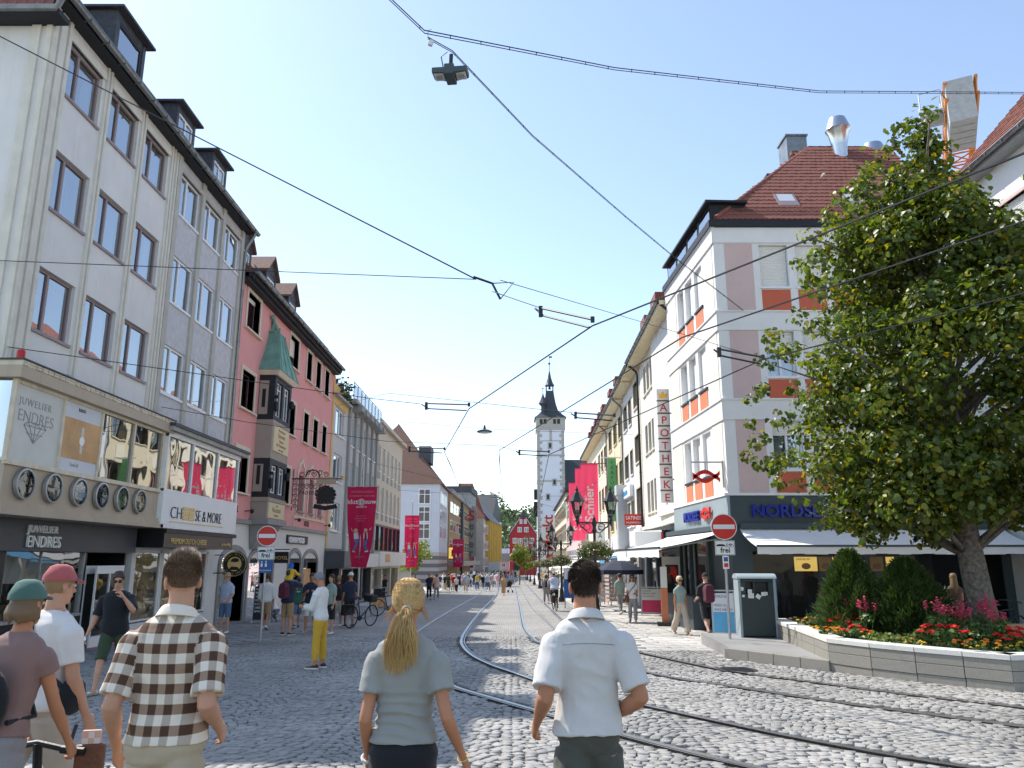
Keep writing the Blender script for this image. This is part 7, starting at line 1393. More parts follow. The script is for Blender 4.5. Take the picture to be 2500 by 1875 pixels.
for i in range(520):
	z = r_.uniform(2.52, 10.9); k = max(j for j in range(len(prof)) if prof[j][0] <= z) if z < 10.9 else len(prof) - 1; k = min(k, len(prof) - 2)
	f = (z - prof[k][0]) / (prof[k + 1][0] - prof[k][0]); a = prof[k][1] + f * (prof[k + 1][1] - prof[k][1]); b = prof[k][2] + f * (prof[k + 1][2] - prof[k][2]); c = (a + b) / 2; h = (b - a) / 2
	if r_.random() > .25 + h / 3.5: continue
	q = r_.uniform(0, 2 * math.pi); rad = h * math.sqrt(r_.uniform(.18, 1.0)) * r_.uniform(.86, 1.03); rr = r_.uniform(.28, .62) * (1 if h > 1 else .6)
	p = Vector((c + (rad - rr * .6) * math.cos(q), 15.5 + .85 * (rad - rr * .6) * math.sin(q), z)); cs.append(p - TR); rs_.append(rr)
for i in range(60):
	j = r_.randrange(len(prof) - 1); f = r_.random(); z = prof[j][0] + f * (prof[j + 1][0] - prof[j][0]); a = prof[j][1] + f * (prof[j + 1][1] - prof[j][1]); cs.append(Vector((a - r_.uniform(-.1, .42), 15.5 + r_.gauss(0, .9), z)) - TR); rs_.append(r_.uniform(.14, .26))
for i in range(70): q = r_.uniform(0, 6.28); d = r_.uniform(.2, 2.6); cs.append(Vector((d * math.cos(q) - .6, d * .8 * math.sin(q), r_.uniform(2.0, 3.9)))); rs_.append(r_.uniform(.3, .5))
for i, p in enumerate(cs):
	if i % 7: continue
	base = Vector((-.05, .1, max(1.6, min(p.z - 1.0 - .22 * math.hypot(p.x, p.y), 8.6)))); mid = base.lerp(p, .5) + Vector((0, 0, .25)); rb = .035 + .012 * (p - base).length
	limbs.tube([base, base.lerp(p, .25) + Vector((0, 0, .15)), mid, p], [rb, rb * .75, rb * .5, .008], 6)
limbs.build('limbs', 'bark', tree, smooth=180)
def leaves(cs, rs, n, size, seed):
	"""folded heart-shaped leaves, six corners each, drooping outwards"""
	g = np.random.default_rng(seed); C = np.array([tuple(c) for c in cs]); Rd = np.array(rs); w = Rd ** 2; k = g.choice(len(C), n, p=w / w.sum()); d = g.normal(0, 1, (n, 3)); d /= np.linalg.norm(d, axis=1)[:, None]
	P = C[k] + d * (Rd[k] * g.uniform(.35, 1.12, n) ** .6)[:, None] * np.array([1, 1, .8]); nn = d * .8 + g.normal(0, .55, (n, 3)) + np.array([-.1, 0, .45]); nn /= np.linalg.norm(nn, axis=1)[:, None]
	dn = np.array([0, 0, -.5]) + d * .8 + g.normal(0, .5, (n, 3)); a = dn - (dn * nn).sum(1)[:, None] * nn; a /= np.linalg.norm(a, axis=1)[:, None]; b = np.cross(nn, a); s = size * g.uniform(.6, 1.3, n)[:, None]
	pts = [(-.5, 0, 0), (-.32, .42, .13), (.08, .52, .15), (.62, 0, -.06), (.08, -.52, .15), (-.32, -.42, .13)]
	V = np.stack([P + s * (x * a + y * b + z * nn) for x, y, z in pts], 1); return V.reshape(-1, 3), np.arange(6 * n).reshape(n, 6)[:, [0, 1, 2, 3, 4, 5]]
V, F6 = leaves(cs, rs_, 62000, .10, 3); Fq = np.concatenate([F6[:, [0, 1, 2, 3]], F6[:, [0, 3, 4, 5]]]); o = link(bpy.data.objects.new('crown', mesh_np('crown', V, Fq, ['linden_leaf']))); o.parent = tree; o['kind'] = 'stuff'
lv = []
for k in range(4):
	pts = [(-.5, 0, 0), (-.32, .42, .13), (.08, .52, .15), (.62, 0, -.06), (.08, -.52, .15), (-.32, -.42, .13)]; m_ = mesh_np('leaf', np.array(pts) * .13, np.array([[0, 1, 2, 3], [0, 3, 4, 5]]), ['linden_leaf']); lv.append(m_)
front = [c for c in cs if c.y < .6]
for k in range(300):
	c = r_.choice(front); o = link(bpy.data.objects.new('leaf', lv[k % 4])); o.parent = tree; o.location = c + Vector((r_.gauss(0, .3), -r_.uniform(.2, .55), r_.gauss(0, .3))); o.rotation_euler = (r_.uniform(.2, 1.6), r_.uniform(-.6, .6), r_.uniform(0, 6.28)); s = r_.uniform(.7, 1.2); o.scale = (s, s, s)
# ---- conical evergreen shrubs
leaf_mat('yew', (.055, .095, .022), .45, .2, (1.3, 1.3, .5));
def conifer(label, x, y, z0, h, r, n, seed):
	t = thing('evergreen_shrub', label, 'shrub', (x, y, z0), 0, 'evergreen shrubs in the planter'); g = np.random.default_rng(seed); MB().tube([(0, 0, -.05), (0, 0, h * .8)], [.05, .01], 6).build('stem', 'bark', t)
	u = g.random(n) ** .75; z = u * h * .97; q = g.uniform(0, 2 * np.pi, n); rim = r * np.where(u < .25, .75 + u, 1.0 * (1 - (u - .25) / .75) ** .8) + .03; lump = 1 + .2 * np.sin(q * 5 + z * 4) + .14 * np.sin(q * 9 - z * 9) + g.exponential(.05, n); rd = rim * lump * (.55 + .45 * g.random(n) ** .5)
	P = np.stack([rd * np.cos(q), rd * np.sin(q), z], 1); L_ = .085 * g.uniform(.6, 2.0, n)[:, None]; D = np.stack([np.cos(q) * .75, np.sin(q) * .75, np.full(n, .8)], 1) + g.normal(0, .35, (n, 3)); D /= np.linalg.norm(D, axis=1)[:, None]; S = np.cross(D, g.normal(0, 1, (n, 3))); S /= np.linalg.norm(S, axis=1)[:, None]
	V = np.stack([P - S * .010, P + S * .010, P + D * L_ + S * .007, P + D * L_ - S * .007], 1).reshape(-1, 3); o = link(bpy.data.objects.new('foliage', mesh_np('foliage', V, np.arange(4 * n).reshape(n, 4), ['yew']))); o.parent = t; o['kind'] = 'stuff'
conifer('left conical evergreen shrub in the planter', 7.05, 16.6, .15, 1.72, .62, 16000, 1); conifer('right conical evergreen shrub in the planter', 8.05, 16.3, .15, 1.55, .78, 18000, 2); conifer('low dark evergreen bush between the shrubs and the tree', 8.55, 17.4, .15, 1.2, .6, 9000, 3)
# ---- flowers
leaf_mat('bed_leaf', (.085, .14, .035), .45, .25); leaf_mat('bed_pale', (.17, .22, .06), .35, .25); mat('f_red', (.62, .012, .01), .6, .25, 30, 0); mat('f_orange', (.75, .20, .02), .6, .25, 30, 0); mat('f_yellow', (.75, .45, .03), .6, .2, 30, 0); mat('f_pink', (.48, .05, .10), .6, .35, 30, 0)
def plant(kind, seed):
	t = thing(kind[0], 'x', 'flowers'); g = random.Random(seed); _, h, r, leafm, flm, nf, fs, spike = kind
	cs = [(g.gauss(0, r * .45), g.gauss(0, r * .45), h * g.uniform(.3, .75)) for _ in range(7)]; V, Fq = leaf_cloud(cs, [r * .42] * 7, 420, .032, seed, .8); o = link(bpy.data.objects.new('leaves', mesh_np('leaves', V, Fq, [leafm]))); o.parent = t; o['kind'] = 'stuff'; fl = MB(); st = MB()
	for k in range(nf):
		x, y = g.gauss(0, r * .5), g.gauss(0, r * .5); z = h * g.uniform(.85, 1.15); st.tube([(x * .5, y * .5, 0), (x, y, z)], .005, 3)
		if spike:
			for j in range(9): fl.obox((x + g.gauss(0, .022), y + g.gauss(0, .022), z - .02 + j * .016), .035, .03, .012, rz=g.uniform(0, 3), rx=g.uniform(-.8, .8))
		else:
			for j in range(8): q = j * .785; fl.obox((x + fs * .5 * math.cos(q), y + fs * .5 * math.sin(q), z + .01 * math.sin(j * 3)), fs * .7, fs * .5, .006, rz=q, ry=.35 + g.uniform(-.3, .3))
			fl.sphere((x, y, z), fs * .42, 6, 4, (1, 1, .6))
	o = fl.build('blooms', flm, t); o['kind'] = 'stuff'; o = st.build('stems', 'bed_leaf', t); o['kind'] = 'stuff'
	return t
KINDS = {'geranium': (('geranium', .34, .24, 'bed_leaf', 'f_red', 7, .075, False), 'red geranium clump near the edge of the planter'), 'marigold': (('marigold', .20, .20, 'bed_leaf', 'f_orange', 9, .045, False), 'low orange marigold clump along the planter coping'), 'yellow': (('yellow_marigold', .20, .20, 'bed_leaf', 'f_yellow', 9, .042, False), 'low yellow marigold clump along the planter coping'), 'salvia': (('spider_flower', .62, .30, 'bed_leaf', 'f_pink', 10, .04, True), 'tall pink spider flower clump in the planter'), 'ground': (('ground_cover_plant', .16, .30, 'bed_pale', 'f_yellow', 1, .02, False), 'pale green low leafy plant in the planter')}
spots = [('yellow', 6.75, 18.6), ('marigold', 6.65, 17.9), ('yellow', 6.6, 17.2), ('marigold', 6.45, 16.6), ('yellow', 6.4, 16.0), ('geranium', 6.6, 16.2), ('marigold', 6.25, 15.5), ('geranium', 6.35, 15.0), ('marigold', 6.7, 15.5), ('salvia', 7.2, 18.2), ('salvia', 6.95, 17.5), ('salvia', 7.6, 18.4), ('geranium', 6.8, 16.1), ('salvia', 6.9, 15.9),
		 ('marigold', 7.4, 13.6), ('geranium', 7.55, 13.9), ('geranium', 7.2, 13.9), ('yellow', 7.7, 13.3), ('marigold', 7.9, 13.6), ('yellow', 8.2, 13.2), ('salvia', 8.0, 14.3), ('salvia', 8.3, 14.0), ('salvia', 7.7, 14.6), ('geranium', 8.45, 13.7), ('geranium', 8.7, 13.9), ('geranium', 8.3, 13.3), ('yellow', 8.5, 13.15), ('marigold', 8.8, 13.25), ('yellow', 8.15, 13.5), ('geranium', 9.1, 13.6), ('geranium', 9.3, 13.9), ('geranium', 9.0, 13.2), ('yellow', 9.3, 13.3), ('salvia', 8.6, 14.6), ('marigold', 7.0, 14.2), ('yellow', 7.0, 13.85)]
spots += [('ground', 6.5 + .33 * (k % 4) + .12 * (k // 4), 14.75 - .26 * (k // 4)) for k in range(16)]
proto = {}; cnt = {}
for k, x, y in spots:
	if k not in proto: proto[k] = plant(KINDS[k][0], len(proto) + 31); o = proto[k]
	else: o = dup(proto[k])
	s = random.uniform(.85, 1.2); o.location = (x, y, .16); o.rotation_euler = (0, 0, random.uniform(0, 6)); o.scale = (s, s, s); cnt.setdefault(k, []).append(o); o['group'] = KINDS[k][1].split(' in ')[0].split(' along ')[0].split(' near ')[0] + 's in the planter'
for k, L_ in cnt.items():
	for i, o in enumerate(sorted(L_, key=lambda o: o.location.x / o.location.y)): o['label'] = KINDS[k][1] + ', ' + ORD[i] + ' of its kind from left'
# ---- small trees further down
def small_tree(label, x, y, h, r, n, m, seed):
	t = thing('small_tree', label, 'tree', (x, y, gz(y)), 0); MB().tube([(0, 0, 0), (.05, 0, h * .5), (0, 0, h * .85)], [.09, .06, .02], 7).build('trunk', 'bark', t); g = random.Random(seed); cs = [(g.gauss(0, r * .42), g.gauss(0, r * .42), h * .66 + g.gauss(0, r * .45)) for _ in range(16)]
	V, Fq = leaf_cloud(cs, [r * .42] * 16, n, .11, seed); o = link(bpy.data.objects.new('crown', mesh_np('crown', V, Fq, [m]))); o.parent = t; o['kind'] = 'stuff'
leaf_mat('lime_leaf', (.20, .24, .03), .35, .35); small_tree('yellow green young tree before the red gabled house', 1.0, 104, 5.4, 1.5, 2000, 'lime_leaf', 4); small_tree('small green tree at the side street corner on the left', -9.2, 75.5, 4.8, 1.5, 1800, 'lime_leaf', 6); small_tree('far green street tree near the tower foot', 2.4, 140, 6.0, 2.2, 1500, 'basket_leaf', 8)
# ================================================================ PEOPLE
def skin_mat(name, col):
	m = mat(name, col, .5, .10, 9, .06, 240, spec=.35); b = m.node_tree.nodes['Principled BSDF']; b.inputs['Subsurface Weight'].default_value = .12; b.inputs['Subsurface Radius'].default_value = (.02, .007, .004); b.inputs['Subsurface Scale'].default_value = .5; return m
skin_mat('skin', (.55, .29, .185)); skin_mat('skin_tan', (.48, .215, .115)); skin_mat('skin_pale', (.60, .38, .29)); skin_mat('crowd_skin', (.46, .27, .19))
def fabric(name, col, var=.07, bump=.35, bs=420, rough=.9, sheen=.15): return mat(name, col, rough, var, 5, bump, bs, sheen=sheen)
mat('crowd_cloth', (1, 1, 1), .9, .12, 6, .1, 60, obj_color=True); mat('hair_any', (1, 1, 1), .55, .3, 60, .5, 120, obj_color=True)
def hair_mat(name, col, var=.45):
	m, nt, bs, N, L = _mat(name); gi = N.new('ShaderNodeNewGeometry'); mr = N.new('ShaderNodeMapRange'); mr.inputs[3].default_value = 1 - var; mr.inputs[4].default_value = 1 + var; L.new(gi.outputs['Random Per Island'], mr.inputs[0]); v = N.new('ShaderNodeVectorMath'); v.operation = 'SCALE'; v.inputs[0].default_value = col; L.new(mr.outputs[0], v.inputs['Scale']); L.new(v.outputs[0], bs.inputs['Base Color']); bs.inputs['Roughness'].default_value = .5; bs.inputs['Specular IOR Level'].default_value = .35; MATS[name] = m
hair_mat('hair_brown', (.050, .030, .019)); hair_mat('hair_mid', (.16, .098, .055)); hair_mat('hair_blonde', (.52, .34, .135), .4); hair_mat('hair_light', (.26, .165, .085), .45)
for n_, c_ in (('tee_grey', (.315, .32, .295)), ('linen', (.64, .615, .585)), ('chino', (.50, .41, .28)), ('olive_cloth', (.085, .085, .065)), ('black_cloth', (.012, .013, .016)), ('mauve_tee', (.27, .165, .145)), ('white_cloth', (.76, .73, .69)), ('mustard', (.62, .36, .035)), ('navy', (.018, .025, .05)), ('tan_cloth', (.36, .235, .12)), ('denim', (.10, .17, .28)), ('teal_green', (.035, .12, .09)), ('maroon', (.10, .015, .035)), ('sage', (.28, .36, .32)), ('beige_cloth', (.50, .42, .33)), ('grey_trouser', (.28, .27, .28)), ('pale_blue_cloth', (.45, .50, .62)), ('green_shorts', (.04, .065, .03)), ('yellow_cloth', (.70, .45, .03)), ('bright_blue', (.02, .16, .55)), ('straw', (.42, .28, .14)), ('cap_green', (.07, .15, .125)), ('cap_red', (.42, .10, .10)), ('brown_dress', (.10, .06, .045)), ('orange_dress', (.62, .36, .16))): fabric(n_, c_)
mat('shoe_white', (.72, .72, .70), .6, .08, bump=0); mat('shoe_dark', (.03, .028, .027), .6, .2, bump=0); mat('eye_white', (.7, .68, .66), .3, 0, bump=0); mat('eye_dark', (.01, .008, .008), .2, 0, bump=0); mat('lip', (.40, .13, .11), .5, .1, bump=0); mat('leather', (.16, .06, .03), .5, .2, 9, .2, 40); mat('nail', (.68, .42, .36), .3, .05, bump=0)
TMP = bpy.data.scenes.new('remesh_tmp')
def remesh(mb, v, name, it=3, fac=.5, disp=None):
	me = mb.mesh('tmp'); o = bpy.data.objects.new('tmp', me); TMP.collection.objects.link(o)
	r = o.modifiers.new('r', 'REMESH'); r.mode = 'VOXEL'; r.voxel_size = v; r.use_smooth_shade = True
	if it: s = o.modifiers.new('s', 'SMOOTH'); s.factor = fac; s.iterations = it
	with bpy.context.temp_override(scene=TMP, view_layer=TMP.view_layers[0]): dg = bpy.context.evaluated_depsgraph_get(); dg.update(); out = bpy.data.meshes.new_from_object(o.evaluated_get(dg))
	bpy.data.objects.remove(o); out.name = name
	if disp:
		n = len(out.vertices); co = np.empty(n * 3); no = np.empty(n * 3); out.vertices.foreach_get('co', co); out.vertices.foreach_get('normal', no); co = co.reshape(-1, 3); d = np.array([disp(Vector(p)) for p in co]); out.vertices.foreach_set('co', (co + no.reshape(-1, 3) * d[:, None]).ravel()); out.update()
	return out
def add_mesh(me, name, m, parent, color=None):
	me.materials.clear(); me.materials.append(MATS[m] if isinstance(m, str) else m); o = link(bpy.data.objects.new(name, me)); o.parent = parent
	if color: o.color = (*color, 1)
	return o
def limb_rings(J, prof, seg=14, ref=(1, 0, 0), t0=0, t1=99, add=0.0, flare=0.0):
	"""rings along joints J; prof = [(t, ra, rb)], ra along ref"""
	def pos(t):
		i = min(int(t), len(J) - 2); return J[i].lerp(J[i + 1], t - i)
	def rad(t):
		for (a, x, y), (b, z, w) in zip(prof[:-1], prof[1:]):
			if a <= t <= b: f = (t - a) / (b - a); f = f * f * (3 - 2 * f); return x + (z - x) * f, y + (w - y) * f
		return prof[-1][1:] if t > prof[-1][0] else prof[0][1:]
	tm = min(t1, prof[-1][0]); ts = [max(t0, prof[0][0])]
	while ts[-1] < tm - 1e-6: ts.append(min(ts[-1] + .085, tm))
	R_ = []
	for t in ts:
		e = .12; T = (pos(min(t + e, len(J) - 1)) - pos(max(t - e, 0))).normalized(); A = Vector(ref); A = (A - T * A.dot(T)).normalized(); B = T.cross(A); ra, rb = rad(t); f = add + flare * max(0, (t - ts[0]) / max(tm - ts[0], .01)); p = pos(t)
		R_.append([p + A * ((ra + f) * math.cos(q)) + B * ((rb + f) * math.sin(q)) for q in (2 * math.pi * k / seg for k in range(seg))])
	return R_
TORSO_M = [(.465, .085, .075, 0), (.49, .155, .11, -.005), (.52, .172, .118, -.008), (.56, .165, .112, 0), (.61, .155, .105, .005), (.66, .163, .112, .005), (.71, .178, .120, .0), (.755, .190, .118, -.005), (.79, .185, .105, -.012), (.815, .160, .085, -.015), (.835, .105, .066, -.012), (.85, .062, .058, -.008)]
TORSO_F = [(.465, .08, .075, 0), (.49, .160, .115, -.012), (.52, .172, .120, -.014), (.56, .150, .105, -.004), (.61, .128, .092, .002), (.66, .138, .100, .008), (.71, .150, .118, .016), (.755, .158, .102, .0), (.79, .156, .088, -.010), (.815, .138, .074, -.012), (.835, .085, .058, -.010), (.85, .052, .052, -.006)]
HEAD = [(0, .020, .078, .03), (.05, .036, .088, -.005), (.13, .049, .090, -.035), (.25, .058, .090, -.062), (.38, .066, .089, -.083), (.5, .072, .092, -.098), (.63, .0755, .094, -.106), (.75, .0735, .088, -.103), (.86, .062, .070, -.088), (.94, .043, .044, -.062), (1, .012, .0, -.022)]
class Rig: pass
def pose_rig(H=1.75, sex='m', lean=0, twist=0, yaw=0, nod=0, aL=(5, 8, 18, 4), aR=(5, 8, 18, 4), lL=(12, 8, 3), lR=(-10, 12, 3), curl=35, wide=1.0, palm=0):
	g = Rig(); g.H = H; g.s = H / 1.75; g.sex = sex; g.wide = wide; s = g.s
	dirv = lambda f, a, sd: Vector((sd * math.sin(R(a)), math.sin(R(f)) * math.cos(R(a)), -math.cos(R(f)) * math.cos(R(a))))
	legs = {}
	for sd, (h, k, a) in ((-1, lL), (1, lR)):
		hip = Vector((sd * .088 * s * wide, 0, -.015 * H)); kn = hip + dirv(h, a, sd) * .233 * H; an = kn + dirv(h - k, a * .4, sd) * .223 * H; legs[sd] = [hip, kn, an]
	low = min(l[2].z for l in legs.values()) - .045 * H; g.pel = Vector((0, 0, -low)); g.legs = {sd: [p + g.pel for p in l] for sd, l in legs.items()}; g.legang = {-1: lL, 1: lR}
	g.off = g.pel.z - .505 * H                  # shift of the upper body from standing height
	Mx = Matrix.Translation(g.pel) @ Matrix.Rotation(R(-lean), 4, 'X') @ Matrix.Rotation(R(twist), 4, 'Z') @ Matrix.Translation((0, 0, -.505 * H)); g.M = Mx; sw = (.178 if sex == 'm' else .150) * s * wide
	g.arms = {}
	for sd, (f, a, f2, a2) in ((-1, aL), (1, aR)):
		sh = Mx @ Vector((sd * sw, -.012, .788 * H)); el = sh + dirv(f, a, sd) * .178 * H; wr = el + dirv(f2, a2, sd) * .150 * H; g.arms[sd] = [sh, el, wr]
	g.headM = Mx @ Matrix.Translation((0, .0, .862 * H)) @ Matrix.Rotation(R(lean * .6 - nod), 4, 'X') @ Matrix.Rotation(R(yaw), 4, 'Z'); g.hh = .135 * H; g.curl = curl; g.palm = palm; g.ts = TORSO_M if sex == 'm' else TORSO_F
	return g
ARM = [(0, .036, .040), (.06, .050, .054), (.16, .056, .060), (.4, .047, .051), (.8, .041, .042), (1.0, .040, .042), (1.2, .041, .044), (1.45, .036, .038), (1.8, .025, .029), (2.0, .021, .028)]
ARMF = [(t, a * .80, b * .80) for t, a, b in ARM]
LEG = [(0, .083, .095), (.2, .084, .094), (.5, .072, .078), (.85, .055, .060), (1, .053, .060), (1.15, .050, .058), (1.4, .050, .062), (1.7, .036, .042), (2, .032, .040)]
def torso_rings(g, add=0.0, z0=0, z1=1, seg=28, flare=0.0, hemdrop=0.0):
	out = []; T = g.ts; n = 34; lo, hi = max(T[0][0], z0), min(T[-1][0], z1)
	for i in range(n + 1):
		t = lo + (hi - lo) * i / n
		for (a, x, y, c), (b, x2, y2, c2) in zip(T[:-1], T[1:]):
			if a <= t <= b + 1e-9: f = (t - a) / (b - a); f = f * f * (3 - 2 * f); hw, hd, cy = x + (x2 - x) * f, y + (y2 - y) * f, c + (c2 - c) * f; break
		e = add * (1 if t < .8 else max(.3, 1 - (t - .8) * 14)) + flare * max(0, (.66 - t) / .2)
		hw, hd = (hw * g.wide + e) * g.s, (hd * (1 + (g.wide - 1) * 1.2) + e) * g.s; ring = []
		for k in range(seg):
			q = 2 * math.pi * k / seg; cq, sq_ = math.cos(q), math.sin(q); p = 2.5; r_ = (abs(cq) ** p + abs(sq_) ** p) ** (-1 / p); ring.append(g.M @ Vector((hw * r_ * cq, cy * g.s + hd * r_ * sq_, t * g.H)))
		out.append(ring)
	return out
def hand(mb, g, sd, r=.0084, grip=None):
	sh, el, wr = g.arms[sd]; s = g.s * (1 if g.sex == 'm' else .92); D = (wr - el).normalized(); inw = Vector((-sd, 0, 0)); inw = (inw - D * inw.dot(D)).normalized();
	if g.palm: inw = Matrix.Rotation(R(g.palm * sd), 3, D) @ inw
	fw = D.cross(inw) * (sd); fw = -fw if fw.y < 0 else fw       # towards the thumb side
	pc = wr + D * .05 * s; mb.loft([[p + fw * (a * math.cos(q)) + inw * (b * math.sin(q)) for q in (2 * math.pi * k / 12 for k in range(12))] for p, a, b in ((wr - D * .02, .026 * s, .020 * s), (wr + D * .015 * s, .030 * s, .018 * s), (pc, .040 * s, .016 * s), (wr + D * .085 * s, .041 * s, .014 * s), (wr + D * .098 * s, .036 * s, .010 * s))])
	for i, (o, l) in enumerate(((.030, .072), (.0105, .082), (-.010, .077), (-.029, .060))):
		b = wr + D * (.092 - .006 * abs(i - 1)) * s + fw * o * s; d = D; P = [b - D * .02 * s, b]; c = g.curl * (1 + .14 * i)
		for seg_, fr in ((.45, .55), (.32, .9), (.23, .7)):
			d = (Matrix.Rotation(R(c * fr), 3, d.cross(inw)) @ d).normalized(); P.append(P[-1] + d * l * seg_ * s)
		mb.tube(P, [r * 1.05 * s, r * 1.08 * s, r * 1.0 * s, r * .92 * s, r * .62 * s], 8)
	b = wr + D * .022 * s + fw * .026 * s + inw * .006; d = (D * .72 + fw * .62 + inw * .30).normalized(); P = [b - d * .01, b + d * .034 * s]; d2 = (D * .93 + fw * .18 + inw * .35).normalized(); P += [P[-1] + d2 * .032 * s, P[-1] + d2 * .032 * s + (D * .95 + inw * .3).normalized() * .026 * s]; mb.tube(P, [.0135 * s, .0115 * s, .0095 * s, .006 * s], 8)
def head_rings(g, add=0.0, z0=0.0, z1=1.0, seg=22, back=0.0):
	hs = g.s * (.92 if g.sex == 'm' else .95); out = []
	for t, hw, yf, yb in HEAD:
		if not z0 <= t <= z1: continue
		c, d = (yf + yb) / 2 * hs, (yf - yb) / 2 * hs + add; out.append([g.headM @ Vector(((hw * hs + add) * math.cos(q), c + d * math.sin(q) - back, g.hh * t * (1 if t < 1 else 1) + (add if t > .9 else 0))) for q in (2 * math.pi * k / seg for k in range(seg))])
	return out
def body(g, voxel, fine=False):
	mb = MB(); mb.loft(torso_rings(g, seg=20)); arm = ARM if g.sex == 'm' else ARMF; sc = lambda P: [(t, a * g.s, b * g.s) for t, a, b in P]
	for sd in (-1, 1):
		J = g.arms[sd]; inn = J[0] + Vector((-sd * .06, 0, .0)); mb.loft(limb_rings(J, sc(arm))); mb.loft([[q_ * .55 + inn * .45 for q_ in r_] for r_ in limb_rings(J, sc(arm), t1=.15)][:1] + limb_rings(J, sc(arm), t1=.15)); hand(mb, g, sd)
		L_ = g.legs[sd]; mb.loft(limb_rings(L_, sc(LEG))); a = g.legang[sd]; th = R(a[0] - a[1]) * .5; fd = Vector((0, math.cos(th), math.sin(th) - .12)); an = L_[2]; mb.tube([an + Vector((0, -.03, -.03)) * g.s, an + fd * .06 * g.s + Vector((0, 0, -.035)), an + fd * .13 * g.s + Vector((0, 0, -.045)), an + fd * .19 * g.s + Vector((0, 0, -.05))], [.04 * g.s, .042 * g.s, .04 * g.s, .02 * g.s], 10)
	hm = g.headM; nb = g.M @ Vector((0, -.012, .825 * g.H)); mb.tube([nb, hm @ Vector((0, -.012 * g.s, .12 * g.hh)), hm @ Vector((0, -.008, .35 * g.hh))], [.064 * g.s * (1 if g.sex == 'm' else .82), .056 * g.s * (1 if g.sex == 'm' else .82), .055 * g.s], 12); mb.loft(head_rings(g))
	s = g.s; hv = lambda x, y, z: hm @ Vector((x * s, y * s, z * g.hh)); mb.tube([hv(0, .088, .50), hv(0, .102, .42), hv(0, .112, .345), hv(0, .094, .32)], [.008 * s, .011 * s, .015 * s, .010 * s], 8)
	for sd in (-1, 1):
		e = MB(); e.sphere((0, 0, 0), .034 * s, 10, 8, (.32, .62, 1.0)); q = hm @ Matrix.Translation((sd * .072 * s, -.012 * s, .44 * g.hh)) @ Matrix.Rotation(R(18 * sd), 4, 'Z'); mb.add([q @ Vector(v) for v in e.v], e.f); mb.sphere(hv(sd * .022, .086, .54), .016 * s, 8, 5, (1.6, .5, .5));
	mb.sphere(hv(0, .088, .215), .018 * s, 8, 5, (1.5, .6, .5)); return remesh(mb, voxel, 'body', 2 if fine else 1, .4)
def face(g, P, brow='eye_dark', glasses=False):
	s = g.s; hv = lambda x, y, z: g.headM @ Vector((x * s, y * s, z * g.hh)); e = MB(); e.cur = 0
	for sd in (-1, 1): e.sphere(hv(sd * .030, .0815, .50), .0125 * s, 8, 6, (1.25, .7, .8))
	e.cur = 1
	for sd in (-1, 1): e.sphere(hv(sd * .030, .089, .50), .0065 * s, 8, 6); e.tube([hv(sd * .014, .092, .575), hv(sd * .032, .091, .59), hv(sd * .05, .078, .575)], .0042 * s, 5)
	e.cur = 2; e.tube([hv(-.024, .083, .215), hv(0, .0925, .222), hv(.024, .083, .215)], [.003 * s, .006 * s, .003 * s], 6); e.build('face_features', ['eye_white', brow, 'lip'], P, smooth=180)
	if glasses:
		q = MB()
		for sd in (-1, 1): q.sphere(hv(sd * .033, .098, .50), .029 * s, 12, 6, (1, .18, .75)); q.tube([hv(sd * .06, .09, .51), hv(sd * .08, .0, .50)], .003, 4)
		q.tube([hv(-.01, .104, .51), hv(.01, .104, .51)], .003, 4); q.build('sunglasses', 'eye_dark', P, smooth=60)
def wrinkle(amp, seed=0, waist=None):
	def f(p):
		a = noise.noise(Vector((p.x * 7 + seed, p.y * 7, p.z * 5))) * .9; b = 1 - abs(noise.noise(Vector((p.x * 9 + p.z * 8 + seed, p.y * 8, p.z * 9 - p.x * 5)))) * 2.6; c = noise.noise(Vector((p.x * 22, p.y * 22, p.z * 16 + seed))) * .35
		v = a + .55 * b + c - .3
		if waist and abs(p.z - waist) < .16: v += 1.4 * (1 - abs(p.z - waist) / .16) * (1 - abs(math.sin(p.z * 62 + p.x * 6 + noise.noise(p * 5) * 3)) * 2)
		return amp * v
	return f
def top(g, P, m, hem=.50, sleeve=.9, voxel=.010, amp=0.0, add=.016, flare=.012, sflare=.010, neck=1, it=4, name='shirt', color=None, seed=0, collar=False, sleeves=True, waist=None):
	mb = MB(); mb.loft(torso_rings(g, add, hem, .842, flare=flare)); arm = ARM if g.sex == 'm' else ARMF
	if sleeves:
		for sd in (-1, 1):
			J = g.arms[sd]; A = [(t, a * g.s, b * g.s) for t, a, b in arm]; mb.loft(limb_rings(J, A, t1=sleeve, add=add * g.s + .004, flare=sflare, seg=18)); r0 = limb_rings(J, A, t1=.1, add=add * g.s, seg=18)[0]; inn = J[0] + Vector((-sd * .10 * g.s, 0, .035)); mb.loft([[q * .5 + inn * .5 for q in r0], r0, limb_rings(J, A, t1=.3, add=add * g.s + .003, seg=18)[-1]])
	o = add_mesh(remesh(mb, voxel, name, it, .5, wrinkle(amp, seed, waist) if amp else None), name, m, P, color)
	if collar:
		c = MB(); n = 24; rings = []  # shirt collar
		for z, r_, y in ((.826, .084, .012), (.846, .070, .006), (.858, .066, -.004), (.849, .076, .004), (.826, .096, .012)): rings.append([g.M @ Vector((r_ * g.s * 1.06 * math.cos(q), (-.012 + r_ * .98 * math.sin(q)) * g.s - .004, (z + (.012 if math.sin(q) < 0 else -.012) * abs(math.sin(q))) * g.H)) for q in (2 * math.pi * k / n for k in range(n))])
		c.loft(rings, cap=False); c = c.build('collar', m, P, smooth=180); s_ = c.modifiers.new('s', 'SOLIDIFY'); s_.thickness = .003; sb = c.modifiers.new('u', 'SUBSURF'); sb.levels = sb.render_levels = 1
	return o
